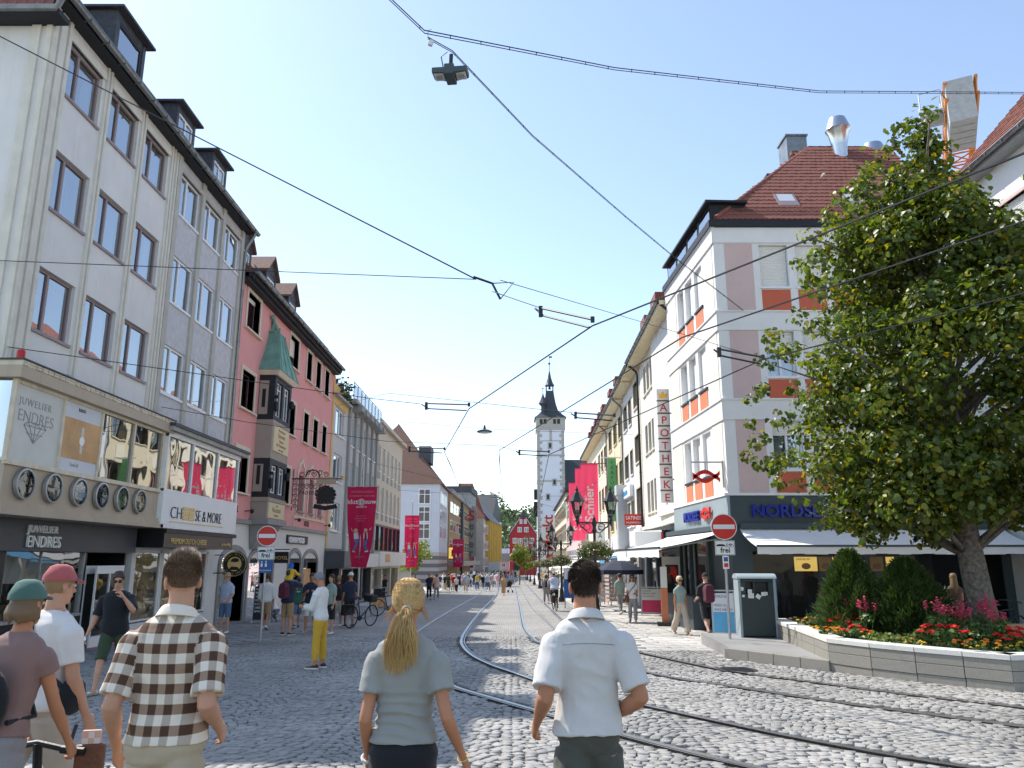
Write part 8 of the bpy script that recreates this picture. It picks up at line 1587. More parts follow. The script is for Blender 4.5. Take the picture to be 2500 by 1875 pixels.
def bottoms(g, P, m, end=1.9, voxel=.011, amp=0.0, add=.012, flare=.02, name='trousers', color=None, waist=.585, it=3, seed=0):
	mb = MB(); mb.loft(torso_rings(g, add * .9, .47, waist)); L_ = [(t, a * g.s, b * g.s) for t, a, b in LEG]
	for sd in (-1, 1): mb.loft(limb_rings(g.legs[sd], L_, t1=end, add=add, flare=flare, seg=16))
	mb.loft(torso_rings(g, -.01, .47, .53)); return add_mesh(remesh(mb, voxel, name, it, .5, wrinkle(amp, seed) if amp else None), name, m, P, color)
def skirt(g, P, m, length=.45, flare=.07, name='skirt', color=None, top_=.585, voxel=.012, hemz=None):
	rs = torso_rings(g, .014, .50, top_)[::-1]; base = rs[-1]; c = sum(base, Vector((0, 0, 0))) / len(base); k = [(g.legs[-1][1] + g.legs[1][1]) / 2 - (g.legs[-1][0] + g.legs[1][0]) / 2][0]; rings = rs
	for i in range(1, 15): f = i / 14; d = Vector((k.x * f * length / .43, k.y * f * length / .43, -length * f * g.s)); rings.append([c + (p - c) * (1 + flare * f * 4) + d + Vector((0, 0, 0)) + (p - c).normalized() * .012 * math.sin(j * 2.3) * f for j, p in enumerate(base)])
	mb = MB(); mb.loft(rings); return add_mesh(remesh(mb, voxel, name, 2), name, m, P, color)
def shoes(g, P, m='shoe_white', sandals=False):
	for sd in (-1, 1):
		a = g.legang[sd]; th = R(a[0] - a[1]) * .55; an = g.legs[sd][2]; s = g.s; mb = MB(); F = Matrix.Translation(an) @ Matrix.Rotation(th, 4, 'X') @ Matrix.Rotation(R(-7 * sd), 4, 'Z')
		pr = [(-.075, .030, .05), (-.05, .040, .075), (0, .042, .080), (.05, .042, .060), (.10, .047, .045), (.15, .044, .038), (.185, .026, .028)]; rings = []
		for y, w, h in pr: rings.append([F @ Vector((w * s * math.cos(q), y * s, (-.078 + max(h * .55 * (1 + math.sin(q)), 0)) * s)) for q in (2 * math.pi * k / 14 for k in range(14))])
		mb.loft(rings); mb.build('shoe', m, P, smooth=70); so = MB(); so.loft([[F @ Vector((w * 1.06 * s * math.cos(q), y * s * 1.03, (-.078 + (0 if e else .022)) * s)) for w, y, q in [(max(p[1], .02), p[0], 0) for p in pr] + [(max(p[1], .02), p[0], math.pi) for p in pr[::-1]]] for e in (1, 0)]); so.build('sole', 'shoe_white' if m != 'shoe_white' else 'tee_grey', P.children[-1], fixn=True)
def hair_cap(g, P, m, low=.34, add=.012, front=.70, color=None, vox=.008, name='hair', amp=.006, long=0.0):
	"""cap over the skull: low at the back, up at the forehead"""
	s = g.s; V = []; F = []; n = 30; rows = 16; hs = s * (.92 if g.sex == 'm' else .95); mb = MB(); rings = []
	def sk(t):
		for a, b in zip(HEAD[:-1], HEAD[1:]):
			if a[0] <= t <= b[0]: f = (t - a[0]) / (b[0] - a[0]); return [a[i] + (b[i] - a[i]) * f for i in (1, 2, 3)]
		return HEAD[-1][1:]
	for i in range(rows + 1):
		f = i / rows; ring = []
		for k in range(n):
			q = 2 * math.pi * k / n; fr = .5 + .5 * math.sin(q); side = abs(math.cos(q)); t0 = low + (front - low) * fr ** 1.6 - .06 * side ** 4 * (1 - fr); t = t0 + (1.0 - t0) * f; hw, yf, yb = sk(t); c, d = (yf + yb) / 2 * hs, (yf - yb) / 2 * hs; e = add * (.25 + .75 * min(1, f * 5)) + amp * noise.noise(Vector((math.cos(q) * 4, math.sin(q) * 4, t * 9)))
			ring.append(g.headM @ Vector(((hw * hs + e) * math.cos(q), c + (d + e) * math.sin(q), g.hh * t + (e if t > .85 else 0))))
		rings.append(ring)
	mb.loft(rings);
	if long:
		for k in range(26): q = math.pi * (1.0 + k / 25); ln = long * random.uniform(.7, 1.1); b = g.headM @ Vector((.068 * hs * math.cos(q), -.01 + .095 * hs * math.sin(q), .5 * g.hh)); mb.tube([b, b + Vector((.012 * math.cos(q), -.010, -ln * .5)), b + Vector((.016 * math.cos(q) + random.gauss(0, .008), .0, -ln))], [.014, .016, .004], 7)
	return add_mesh(remesh(mb, vox, name, 2) if long else mb.mesh(name, 180), name, m, P, color), sk
def strands(g, P, m, n, length, low, front, r=.0013, seed=1, flow=(0, -.4, -.75), tie=None):
	rg = random.Random(seed); hs = g.s * (.92 if g.sex == 'm' else .95); V = []; F = []
	def sk(t):
		for a, b in zip(HEAD[:-1], HEAD[1:]):
			if a[0] <= t <= b[0]: f = (t - a[0]) / (b[0] - a[0]); return [a[i] + (b[i] - a[i]) * f for i in (1, 2, 3)]
		return HEAD[-1][1:]
	def surf(q, t, e): hw, yf, yb = sk(min(t, 1)); c, d = (yf + yb) / 2 * hs, (yf - yb) / 2 * hs; return Vector(((hw * hs + e) * math.cos(q), c + (d + e) * math.sin(q), g.hh * t + (e if t > .85 else 0)))
	def add(pts, rad):
		o = len(V);
		for i, p in enumerate(pts):
			t = (pts[min(i + 1, len(pts) - 1)] - pts[max(i - 1, 0)]).normalized(); a = t.orthogonal().normalized(); b = t.cross(a); w = rad * (1 - .75 * i / (len(pts) - 1))
			for k in range(3): V.append(tuple(g.headM @ (p + a * w * math.cos(k * 2.094) + b * w * math.sin(k * 2.094))))
		for i in range(len(pts) - 1):
			for k in range(3): F.append((o + 3 * i + k, o + 3 * i + (k + 1) % 3, o + 3 * i + 3 + (k + 1) % 3, o + 3 * i + 3 + k))
	for _ in range(n):
		q = rg.uniform(0, 2 * math.pi); fr = .5 + .5 * math.sin(q); t0 = low + (front - low) * fr ** 1.6; t = t0 + (1 - t0) * rg.random() ** .8
		if tie:
			T = Vector(tie); a = surf(q, t, .009); pts = [a]
			for k in range(1, 7): f = k / 6; e = a.lerp(T, f); c = Vector((0, -.008 * hs, g.hh * .56)); d = e - c; qq = math.atan2(d.y / 1.25, d.x); tt = max(.2, min(.99, e.z / g.hh)); sp = surf(math.atan2(d.y, d.x), tt, .010 + .004 * f); pts.append(sp.lerp(T, max(0, (f - .7) / .3)) + Vector((rg.gauss(0, .0015), 0, rg.gauss(0, .0015))))
			add(pts, r)
		else:
			a = surf(q, t, .004); nrm = (a - Vector((0, -.008, g.hh * .55))).normalized(); dn = Vector((flow[0] + rg.gauss(0, .25), flow[1] + rg.gauss(0, .25), flow[2] + rg.gauss(0, .2))); dn = (dn - nrm * dn.dot(nrm) * .8).normalized(); l = length * rg.uniform(.6, 1.2) * (1 if t > .6 else .45 + .5 * max(0, t - t0)); add([a, a + (nrm * .75 + dn * .5) * l * .5, a + (nrm * .9 + dn * 1.0) * l * .85], r)
	return V, F, add
def person(label, loc, rz, g, group=None): return thing('person', label, 'person', (loc[0], loc[1], gz(loc[1]) + .004), R(rz), group)
def cap_hat(g, P, m, peak=True, brim=False, straw=False, flip=False, h=.0):
	s = g.s; mb = MB(); mb.loft(head_rings(g, .018 * s, .60, 1.0)); hat = mb.build('hat', m, P, smooth=60); b = MB(); n = 24
	if brim: b.loft([[g.headM @ Vector((r_ * 1.0 * s * math.cos(q), -.01 + r_ * 1.15 * s * math.sin(q), g.hh * .63 + dz)) for q in (2 * math.pi * k / n for k in range(n))] for r_, dz in ((.085, 0), (.15, -.012), (.15, -.006), (.085, .012))])
	elif peak: sg = -1 if flip else 1; b.loft([[g.headM @ Vector((.072 * s * math.cos(q), sg * (.07 + .105 * max(0, math.sin(q))) * s, g.hh * .63 + dz - .02 * max(0, math.sin(q)))) for q in (math.pi * k / 12 for k in range(13))] for dz in (0, .008)])
	if b.v: b.build('brim', m, hat, smooth=60)
	return hat
def backpack(g, P, m, h=.44, w=.30):
	c = g.M @ Vector((0, -.20 * g.s, .68 * g.H)); t = MB(); t.loft([[c + Vector((x * w / 2 * f, y * .10 * f2, z)) for x, y in ((-1, .8), (-.8, -1), (.8, -1), (1, .8))] for z, f, f2 in ((-h / 2, .7, .7), (-h * .4, 1, 1), (h * .25, 1, 1), (h * .45, .7, .8), (h / 2, .4, .5))]); o = add_mesh(remesh(t, .016, 'backpack', 3), 'backpack', m, P); st = MB()
	for sd in (-1, 1): st.tube([c + Vector((sd * .09, .06, h * .35)), g.M @ Vector((sd * .09 * g.s, -.02, .845 * g.H)), g.M @ Vector((sd * .11 * g.s, .125 * g.s, .78 * g.H)), g.M @ Vector((sd * .15 * g.s, .05 * g.s, .64 * g.H)), c + Vector((sd * .12, .08, -h * .3))], .018, 6)
	st.build('straps', m, o, smooth=60); return o
def worn(name, label, cat, P): return thing(name, label, cat, P.location, P.rotation_euler[2])
# ---- plaid shirt material on a per-vertex cloth coordinate
m, nt, bs, N, L = _mat('plaid'); at = N.new('ShaderNodeAttribute'); at.attribute_name = 'cloth'; sp_ = N.new('ShaderNodeSeparateXYZ'); L.new(at.outputs['Vector'], sp_.inputs[0])
def _band(i, per):
	a = N.new('ShaderNodeMath'); a.operation = 'DIVIDE'; a.inputs[1].default_value = per; L.new(sp_.outputs[i], a.inputs[0]); b = N.new('ShaderNodeMath'); b.operation = 'PINGPONG'; b.inputs[1].default_value = .5; L.new(a.outputs[0], b.inputs[0]); c = N.new('ShaderNodeMapRange'); c.inputs[1].default_value = .235; c.inputs[2].default_value = .265; L.new(b.outputs[0], c.inputs[0]); return c.outputs[0]
def _mix(f, a, b):
	x = N.new('ShaderNodeMix'); x.data_type = 'RGBA'; L.new(f, x.inputs[0])
	for i, v in ((6, a), (7, b)):
		if isinstance(v, tuple): x.inputs[i].default_value = (*v, 1)
		else: L.new(v, x.inputs[i])
	return x.outputs[2]
hb_, vb_ = _band(1, .088), _band(0, .076); base_ = _mix(vb_, _mix(hb_, (.80, .71, .59), (.33, .22, .15)), _mix(hb_, (.47, .39, .31), (.085, .042, .024)))
nz_ = N.new('ShaderNodeTexNoise'); nz_.inputs['Scale'].default_value = 260; nz_.inputs['Detail'].default_value = 3; mr_ = N.new('ShaderNodeMapRange'); mr_.inputs[3].default_value = .7; mr_.inputs[4].default_value = 1.3; L.new(nz_.outputs['Fac'], mr_.inputs[0]); vm_ = N.new('ShaderNodeVectorMath'); vm_.operation = 'SCALE'; L.new(base_, vm_.inputs[0]); L.new(mr_.outputs[0], vm_.inputs['Scale']); L.new(vm_.outputs[0], bs.inputs['Base Color']); bs.inputs['Roughness'].default_value = .95
bp_ = N.new('ShaderNodeBump'); bp_.inputs['Strength'].default_value = .3; bp_.inputs['Distance'].default_value = .004; L.new(nz_.outputs['Fac'], bp_.inputs['Height']); L.new(bp_.outputs[0], bs.inputs['Normal']); MATS['plaid'] = m
def cloth_attr(o, g):
	me = o.data; n = len(me.vertices); co = np.empty(n * 3); me.vertices.foreach_get('co', co); co = co.reshape(-1, 3); out = np.zeros((n, 3)); out[:, 0] = np.where(co[:, 1] < .03, .20 * np.arctan(co[:, 0] / .19), .5 - .20 * np.arctan(co[:, 0] / .19)); out[:, 1] = co[:, 2] - .10 * (np.abs(co[:, 0]) ** 2)
	for sd in (-1, 1):
		a, b = np.array(g.arms[sd][0]), np.array(g.arms[sd][1]); d = (b - a) / np.linalg.norm(b - a); r = co - a; t = r @ d; perp = r - t[:, None] * d; k = (np.linalg.norm(perp, axis=1) < .085) & (t > .02) & (sd * (co[:, 0] - a[0]) > -.035)
		out[k, 1] = -t[k]; out[k, 0] = .07 * np.arctan2(perp[k, 0], -perp[k, 1])
	at = me.attributes.new('cloth', 'FLOAT_VECTOR', 'POINT'); at.data.foreach_set('vector', out.ravel().astype(np.float32))
# ---- man in the plaid shirt
g = pose_rig(1.81, 'm', 2, 0, 33, -4, aL=(-22, 8, 40, 9), aR=(-26, 9, 58, -3), lL=(20, 12, 3), lR=(-14, 14, 3), curl=26, wide=.93); P = person('man in a brown and white checked shirt walking away, left foreground', (-1.60, 3.85), 0, g)
add_mesh(body(g, .0062, True), 'body', 'skin', P); face(g, P, 'hair_mid'); s_ = top(g, P, 'plaid', .527, .88, .007, .0055, .014, .012, .012, collar=True, seed=3, it=2, name='checked_shirt'); cloth_attr(s_, g); c_ = P.children[-1]; cloth_attr(c_, g)
bottoms(g, P, 'chino', 1.93, .009, .007, .010, .02, seed=2, waist=.55); shoes(g, P, 'shoe_white'); hair_cap(g, P, 'hair_mid', .36, .004, .80, amp=.002); V, F, _ = strands(g, P, 'hair_mid', 7000, .015, .36, .78, .0010, 4); V2, F2, _ = strands(g, P, 'hair_mid', 1500, .030, .80, .84, .0013, 8, (.2, .6, .5)); F += [tuple(i + len(V) for i in f) for f in F2]; V += V2; MB().add(V, F).build('hair_strands', 'hair_mid', P.children[-1])
# ---- woman with the ponytail
g = pose_rig(1.685, 'f', 1, 0, 4, 2, aL=(-13, 8, 34, 1), aR=(-20, 15, 28, 18), lL=(-12, 14, 2), lR=(20, 10, 2), curl=34, wide=.93); P = person('blonde woman with a long ponytail, grey tee and black skirt, seen from behind', (-.52, 4.0), 0, g)
add_mesh(body(g, .0058, True), 'body', 'skin_tan', P); face(g, P); top(g, P, 'tee_grey', .552, .62, .007, .006, .016, .024, .014, seed=9, it=2, name='tee_shirt', waist=1.04); skirt(g, P, 'black_cloth', .52, .035); shoes(g, P, 'shoe_white')
hc, _ = hair_cap(g, P, 'hair_blonde', .30, .010, .78, amp=.002); tie = (0, -.118, g.hh * .36); V, F, add_ = strands(g, P, 'hair_blonde', 3400, 0, .26, .76, .0015, 5, tie=tie); rg = random.Random(3)
for _ in range(1500):
	q = rg.uniform(0, 6.283); r0 = .014 * math.sqrt(rg.random()); lk = rg.randrange(9); side = -.022 + (lk - 4) * .0125 + rg.gauss(0, .010); dep = rg.gauss(0, .016); ln = rg.uniform(.21, .30) * (1 - .03 * abs(lk - 3)); a = Vector(tie) + Vector((r0 * math.cos(q), -.004, r0 * math.sin(q))); ph = rg.uniform(0, 6.28); pts = [a]
	for k in range(1, 9): f = k / 8; w = math.sin(math.pi * min(f * 1.15, 1)) ; pts.append(a + Vector((side * (f ** .75) * (1.5 - .3 * f) + .007 * math.sin(lk * 1.9 + f * 7.5) + .002 * math.sin(ph + f * 9), -.032 * math.sin(min(f * 3, 1.57)) + dep * w + .045 * f * f - .012 * f, .018 * math.sin(math.pi * min(f * 2.2, 1)) - ln * f ** 1.05)))
	add_(pts, .0019)
for _ in range(90): q = rg.choice((rg.uniform(-.4, .5), rg.uniform(2.7, 3.6))); a = Vector((.072 * math.cos(q), .02 * math.sin(q), g.hh * rg.uniform(.3, .5))); add_([a, a + Vector((.02 * math.cos(q) + rg.gauss(0, .008), rg.gauss(0, .01), -.03)), a + Vector((.035 * math.cos(q) + rg.gauss(0, .014), rg.gauss(0, .02), -.05 + rg.gauss(0, .02)))], .0008)
MB().add(V, F).build('hair_strands', 'hair_blonde', hc); tb = MB(); T_ = Vector(tie); tb.tube([g.headM @ (T_ + Vector((.019 * math.cos(q), -.002, .019 * math.sin(q)))) for q in (2 * math.pi * k / 16 for k in range(17))], .006, 6, cap=False); tb.build('hair_tie', 'beige_cloth', hc, smooth=60)
for sd, nm, m_, r_ in ((-1, 'watch', 'white_cloth', .009), (1, 'bracelet', 'letter_gold', .003)):
	J = g.arms[sd]; c = J[1].lerp(J[2], .95); d = (J[2] - J[1]).normalized(); a = d.orthogonal().normalized(); b = d.cross(a); MB().tube([c + (a * math.cos(q) + b * math.sin(q)) * .0275 for q in (2 * math.pi * k / 18 for k in range(19))], r_, 6, cap=False).build(nm, m_, P, smooth=60)
# ---- man in the pale linen shirt
g = pose_rig(1.775, 'm', 2, 0, -3, 0, aL=(-24, 12, 54, 8), aR=(-18, 20, 56, -30), lL=(-13, 14, 3), lR=(19, 10, 3), curl=30, wide=.84); P = person('dark-haired man in a pale linen shirt and olive shorts, seen from behind', (.38, 4.15), 0, g)
add_mesh(body(g, .0062, True), 'body', 'skin_tan', P); face(g, P); top(g, P, 'linen', .527, .86, .007, .0068, .016, .026, .014, collar=True, seed=17, it=2, name='linen_shirt'); bottoms(g, P, 'olive_cloth', 1.05, .009, .008, .010, .03, seed=5, name='shorts', waist=.55); shoes(g, P, 'shoe_dark')
ym = MB(); ym.tube([g.M @ Vector((x * .145, -.112 + .03 * abs(x) ** 2.2 - .012, (.770 - .006 * x * x) * g.H)) for x in [k / 10 - 1 for k in range(21)]], .0016, 4); ym.build('yoke_seam', 'grey_trouser', P)
hair_cap(g, P, 'hair_brown', .24, .004, .80, amp=.003); V, F, _ = strands(g, P, 'hair_brown', 8000, .018, .22, .78, .0011, 14, (.15, -.3, -.85)); MB().add(V, F).build('hair_strands', 'hair_brown', P.children[-1])
# ---- the others: one line each
def folk(label, px, rz, H, sex, pose, topm, sl, hem, bot, end, hair, skin='skin', shoe='shoe_white', hat=None, collar=False, glasses=False, long=0, fl=.02, wide=.92, loc=None, vox=.013, sk=None, fc=True):
	g = pose_rig(H, sex, wide=wide, **pose); p = loc or gnd(*px); P = person(label, p, rz, g); add_mesh(body(g, vox), 'body', skin, P)
	if fc: face(g, P, glasses=glasses)
	if sk: top(g, P, topm, .55, sl, vox, .004, .012, .0, name='dress_top', seed=px[0]); skirt(g, P, topm, sk, .06, name='dress_skirt', top_=.62, voxel=vox)
	else: top(g, P, topm, hem, sl, vox, .004, .014, fl * .6, collar=collar, seed=px[0]); bottoms(g, P, bot, end, vox, .004, .010, fl, name='trousers' if end > 1.5 else 'shorts', seed=px[0])
	shoes(g, P, shoe)
	if hair: hair_cap(g, P, hair, .24 if not long else .2, .005 if hat else .014, .66 if hat else .76, long=long)
	if hat == 'brim': cap_hat(g, P, 'straw', brim=True)
	elif hat: cap_hat(g, P, hat)
	return P, g
WK = dict(lL=(20, 10, 2), lR=(-16, 20, 2)); WK2 = dict(lL=(-16, 20, 2), lR=(20, 10, 2)); SD = dict(lL=(2, 2, 4), lR=(0, 2, 4))
PH = dict(aL=(18, 4, 95, -18), aR=(18, 4, 95, -18))
# left edge: woman with scooter, man in the white tee
P, g = folk('woman in a mauve tee and green cap steering a kick scooter, far left edge', (50, 1800), -4, 1.68, 'f', dict(lean=12, nod=-6, aL=(25, 8, 40, -4), aR=(18, 10, 30, 6), curl=80, **WK), 'mauve_tee', .42, .54, 'grey_trouser', 1.9, 'hair_light', 'skin_tan', hat='cap_green', loc=(-2.62, 4.2), vox=.007, long=.10)
gs_ = g; b = worn('sling_bag', 'black sling bag on the back of the woman in mauve', 'bag', P); t = MB(); c = g.M @ Vector((-.05, -.17, .63 * g.H)); t.sphere(c, .2, 14, 10, (.95, .42, 1.0)); add_mesh(remesh(t, .012, 'pouch', 3), 'pouch', 'black_cloth', b); MB().tube([c + Vector((-.16, .05, .12)), g.M @ Vector((-.12, -.05, .84 * g.H)), g.M @ Vector((-.05, .12, .76 * g.H)), g.M @ Vector((.14, .06, .60 * g.H)), c + Vector((.16, .05, -.1))], .014, 6).build('strap', 'black_cloth', b); MB().obox(c + Vector((.15, -.07, -.06)), .06, .004, .03, rz=.5).build('label_patch', 'white_cloth', b)
hw_ = Matrix.LocRotScale(P.location, P.rotation_euler, None) @ g.arms[1][2]; sx, sy = hw_.x + .0, hw_.y + .07
k = thing('kick_scooter', 'black kick scooter held by the woman in mauve', 'scooter', (sx - .22, sy, gz(sy)), R(-4)); MB().tube([(.22, .02, hw_.z - gz(sy) - .06), (.0, .02, hw_.z - gz(sy) - .02), (-.26, .02, hw_.z - gz(sy) - .06)], .017, 8).build('handlebar', 'black_metal', k); MB().tube([(.27, .02, hw_.z - gz(sy) - .06), (.14, .02, hw_.z - gz(sy) - .05)], .022, 8).build('grip', 'black_paint', k); MB().tube([(0, .02, hw_.z - gz(sy) - .02), (0, .12, .16)], .024, 8).build('stem', 'black_metal', k); MB().box(-.08, .08, -.72, .05, .10, .14).build('deck', 'black_paint', k, bevel=.01); MB().tube([(.16, .05, hw_.z - gz(sy) - .05), (.16, .1, hw_.z - gz(sy) + .06)], .01, 5).build('brake_lever', 'black_metal', k)
for y in (-.8, .14): o = MB().lathe([(.04, -.02), (.1, -.02), (.1, .02), (.04, .02)], 18).build('wheel', 'tyre', k, smooth=40); o.rotation_euler = (0, R(90), 0); o.location = (0, y, .1)
ph = thing('phone_pouch', 'dark hanging pouch with a pink chequered phone at the scooter', 'pouch', (sx + .06, sy + .05, gz(sy) + .62), R(12)); MB().box(-.075, .075, -.03, .03, 0, .17).build('pouch', 'leather', ph, bevel=.015); MB().box(-.05, .05, -.012, .012, .12, .24).build('phone', 'face_print', ph, bevel=.008)
for i in range(3):
	for j in range(3):
		if (i + j) % 2: MB().box(-.045 + i * .03, -.015 + i * .03, -.0135, -.0122, .135 + j * .032, .167 + j * .032).build('check', 'white_cloth', ph)
P, g = folk('man in a white tee and red cap with a cross strap, left edge', (125, 1800), -24, 1.76, 'm', dict(lean=3, aL=(5, 8, 25, 0), aR=(4, 11, 26, 2), curl=30, **WK2), 'white_cloth', .75, .50, 'beige_cloth', 1.05, 'hair_light', 'skin', hat='cap_red', loc=(-2.98, 5.2), vox=.008)
b = worn('shoulder_strap_bag', 'dark strap bag worn by the man in the white tee', 'bag', P); MB().tube([g.M @ Vector(v) for v in ((-.10, -.05, 1.50), (.0, -.155, 1.33), (.17, -.10, 1.10), (.19, .02, 1.0))], .016, 6).build('strap', 'navy', b, smooth=60); MB().sphere(g.M @ Vector((.2, .06, .97)), .10, 8, 6, (.5, 1, 1.2)).build('pouch', 'black_cloth', b, smooth=60); text('LA', .10, 'letter_red', P, g.M @ Vector((-.12, -.142, 1.38)), rot=(R(90), 0, 0), ext=.002)
# black tee, coffee cup
P, g = folk('man in black tee and green shorts adjusting sunglasses, walking towards us', (228, 1700), 190, 1.78, 'm', dict(lean=4, nod=12, yaw=8, aL=(48, 22, 150, -28), aR=(2, 18, 16, 16), curl=55, lL=(-20, 30, 2), lR=(24, 6, 2)), 'black_cloth', .9, .46, 'green_shorts', .98, 'hair_brown', 'skin', 'shoe_white', glasses=True, loc=(-6.0, 12.2), vox=.009, wide=1.0)
h_ = Matrix.LocRotScale(P.location, P.rotation_euler, None) @ (g.arms[1][2] + (g.arms[1][2] - g.arms[1][1]).normalized() * .08); cu = thing('coffee_cup', 'small white takeaway cup in the hand of the man in black', 'cup', h_, 0); o = MB().lathe([(.028, 0), (.036, .10), (.0, .10)], 14).build('cup', 'white_paint', cu, smooth=40); o.rotation_euler = (R(70), 0, R(20))
# yellow trousers
P, g = folk('grey-haired man in white smock and yellow trousers looking at a phone', (777, 1632), 72, 1.72, 'm', dict(lean=3, nod=26, **PH, **SD, curl=60), 'white_cloth', 1.7, .44, 'mustard', 1.82, None, 'skin_tan', 'shoe_dark', vox=.009, wide=.86, fl=.012); hair_cap(g, P, 'hair_any', .3, .014, .74, color=(.22, .22, .23)); ph_ = (g.arms[1][2] + g.arms[-1][2]) / 2 + Vector((0, .09, .03)); o = worn('mobile_phone', 'dark phone held by the man in yellow trousers', 'phone', P); MB().obox(ph_, .075, .012, .15, rx=.6).build('case', 'black_paint', o)
P, g = folk('man with straw hat, pale shirt and denim shorts by the yogurt door', (545, 1546), 165, 1.72, 'm', dict(aL=(6, 8, 60, -10), aR=(0, 8, 14, 0), **SD), 'pale_blue_cloth', .9, .48, 'denim', 1.0, 'hair_light', hat='brim', collar=True, wide=1.0)
P, g = folk('man in a white shirt and olive shorts walking past the menu board', (645, 1537), 8, 1.74, 'm', dict(**WK), 'white_cloth', 1.5, .48, 'tan_cloth', .95, 'hair_brown', 'skin_tan')
P, g = folk('crouching woman in a white top and jeans by the hotel', (672, 1518), 60, 1.65, 'f', dict(lean=38, lL=(100, 140, 8), lR=(85, 135, 8), aL=(60, 5, 70, 0), aR=(60, 5, 70, 0)), 'white_cloth', 1.5, .52, 'denim', 1.85, 'hair_light')
P, g = folk('father in navy tee and tan shorts carrying a child on his shoulders', (698, 1551), -25, 1.80, 'm', dict(aL=(70, 10, 160, -8), aR=(75, 12, 160, -8), curl=60, **SD), 'navy', .9, .48, 'tan_cloth', 1.0, 'hair_brown', 'skin', 'shoe_dark', wide=1.05); b = worn('backpack', 'maroon backpack on the father in navy', 'bag', P); bk_ = backpack(g, b, 'maroon')
gc = pose_rig(1.0, 'm', lean=18, lL=(75, 70, 16), lR=(75, 70, 16), aL=(50, 10, 80, 0), aR=(50, 10, 80, 0), wide=1.15); C = thing('person', 'small child in yellow with a blue sun hat riding on shoulders', 'person', (P.location.x - .02, P.location.y - .04, P.location.z + 1.47 - (gc.pel.z - .06)), R(-25)); add_mesh(body(gc, .011), 'body', 'skin', C); top(gc, C, 'yellow_cloth', .48, 1.5, .012); bottoms(gc, C, 'denim', 1.2, .012); shoes(gc, C, 'shoe_dark'); h2 = cap_hat(gc, C, 'bright_blue'); MB().loft([[gc.headM @ Vector((.085 * math.cos(q), -.02 + .085 * math.sin(q), z)) for q in (math.pi + math.pi * k / 8 for k in range(9))] for z in (.10, -.03)], cap=False, closed=False).build('neck_flap', 'bright_blue', h2)
P, g = folk('teenager in a green tee and denim shorts beside the father', (722, 1535), 20, 1.62, 'm', dict(aL=(10, 8, 60, 0), aR=(8, 8, 40, 0), **WK2), 'teal_green', .95, .44, 'denim', .95, 'hair_brown', shoe='shoe_dark')
P, g = folk('man in a navy polo and white shorts eating, behind the man in yellow', (755, 1545), 190, 1.72, 'm', dict(nod=14, aL=(30, 6, 110, -20), aR=(30, 6, 110, -20), **SD), 'navy', .9, .48, 'white_cloth', .95, 'hair_brown', 'skin_tan', wide=1.0)
P, g = folk('woman in a striped top half hidden behind the man in yellow', (803, 1548), 150, 1.68, 'f', dict(**SD), 'sage', .9, .48, 'black_cloth', 1.1, 'hair_brown', long=.25)
P, g = folk('blonde woman with maroon top and rucksack in beige shorts', (822, 1530), 10, 1.63, 'f', dict(aL=(20, 8, 70, 0), aR=(10, 8, 40, 0), **SD), 'maroon', .5, .5, 'beige_cloth', 1.0, 'hair_light', 'skin_tan'); b = worn('backpack', 'black rucksack on the blonde woman in maroon', 'bag', P); backpack(g, b, 'black_cloth', .38, .27)
P, g = folk('man in dark polo, dark shorts and white cap watching the shops', (851, 1530), 40, 1.74, 'm', dict(**SD), 'navy', .9, .48, 'black_cloth', 1.15, 'hair_light', 'skin_tan', 'shoe_dark', hat='white_cloth', wide=1.0)
P, g = folk('dark-haired woman in a black tank top walking beneath the large banner', (938, 1470), 170, 1.68, 'f', dict(**WK), 'black_cloth', .2, .5, 'black_cloth', 1.9, 'hair_brown', long=.05, vox=.016)
# right side
P, g = folk('woman in white tee and sunglasses with a brown shoulder bag', (1546, 1521), 172, 1.70, 'f', dict(aL=(20, 6, 85, -20), aR=(0, 8, 12, 2), **WK), 'white_cloth', .6, .50, 'grey_trouser', 1.9, 'hair_brown', glasses=True, long=.22, vox=.011); b = worn('shoulder_bag', 'brown leather bag at the hip of the woman in white', 'bag', P); c = g.M @ Vector((.2, .08, .50 * g.H)); MB().sphere(c, .15, 12, 8, (.55, .9, 1)).build('bag', 'leather', b, smooth=60); MB().tube([c + Vector((0, 0, .12)), g.M @ Vector((.05, .16, .68 * g.H)), g.M @ Vector((-.12, .10, .80 * g.H)), g.M @ Vector((-.10, -.05, .83 * g.H))], .012, 6).build('strap', 'navy', b)
P, g = folk('man in a grey green tee walking away beside the postcard racks', (1515, 1500), 15, 1.74, 'm', dict(**WK2), 'sage', .85, .49, 'grey_trouser', 1.9, 'hair_brown')
P, g = folk('white-blonde woman with sage top, sunglasses and wide beige trousers', (1665, 1550), 196, 1.64, 'f', dict(aL=(0, 8, 10, 4), aR=(-2, 8, 8, 4), **WK), 'sage', .5, .555, 'beige_cloth', 1.95, None, 'skin_tan', glasses=True, fl=.055, vox=.010); hair_cap(g, P, 'hair_any', .22, .022, .72, color=(.62, .52, .36), amp=.012)
P, g = folk('man in black with shorts and flat cap wearing a maroon backpack', (1728, 1553), 12, 1.74, 'm', dict(lean=-2, aL=(10, 8, 70, -5), aR=(0, 10, 12, 3), **WK2), 'black_cloth', .9, .48, 'black_cloth', .98, 'hair_light', 'skin_pale', 'shoe_dark', hat='black_cloth', wide=1.05, vox=.010); b = worn('backpack', 'maroon backpack on the man in black by the restaurant', 'bag', P); backpack(g, b, 'maroon', .5, .32)
P, g = folk('dark-clothed woman half hidden behind the white-blonde woman', (1642, 1520), 10, 1.66, 'f', dict(**SD), 'black_cloth', .9, .48, 'black_cloth', 1.9, 'hair_brown', long=.2, vox=.016)
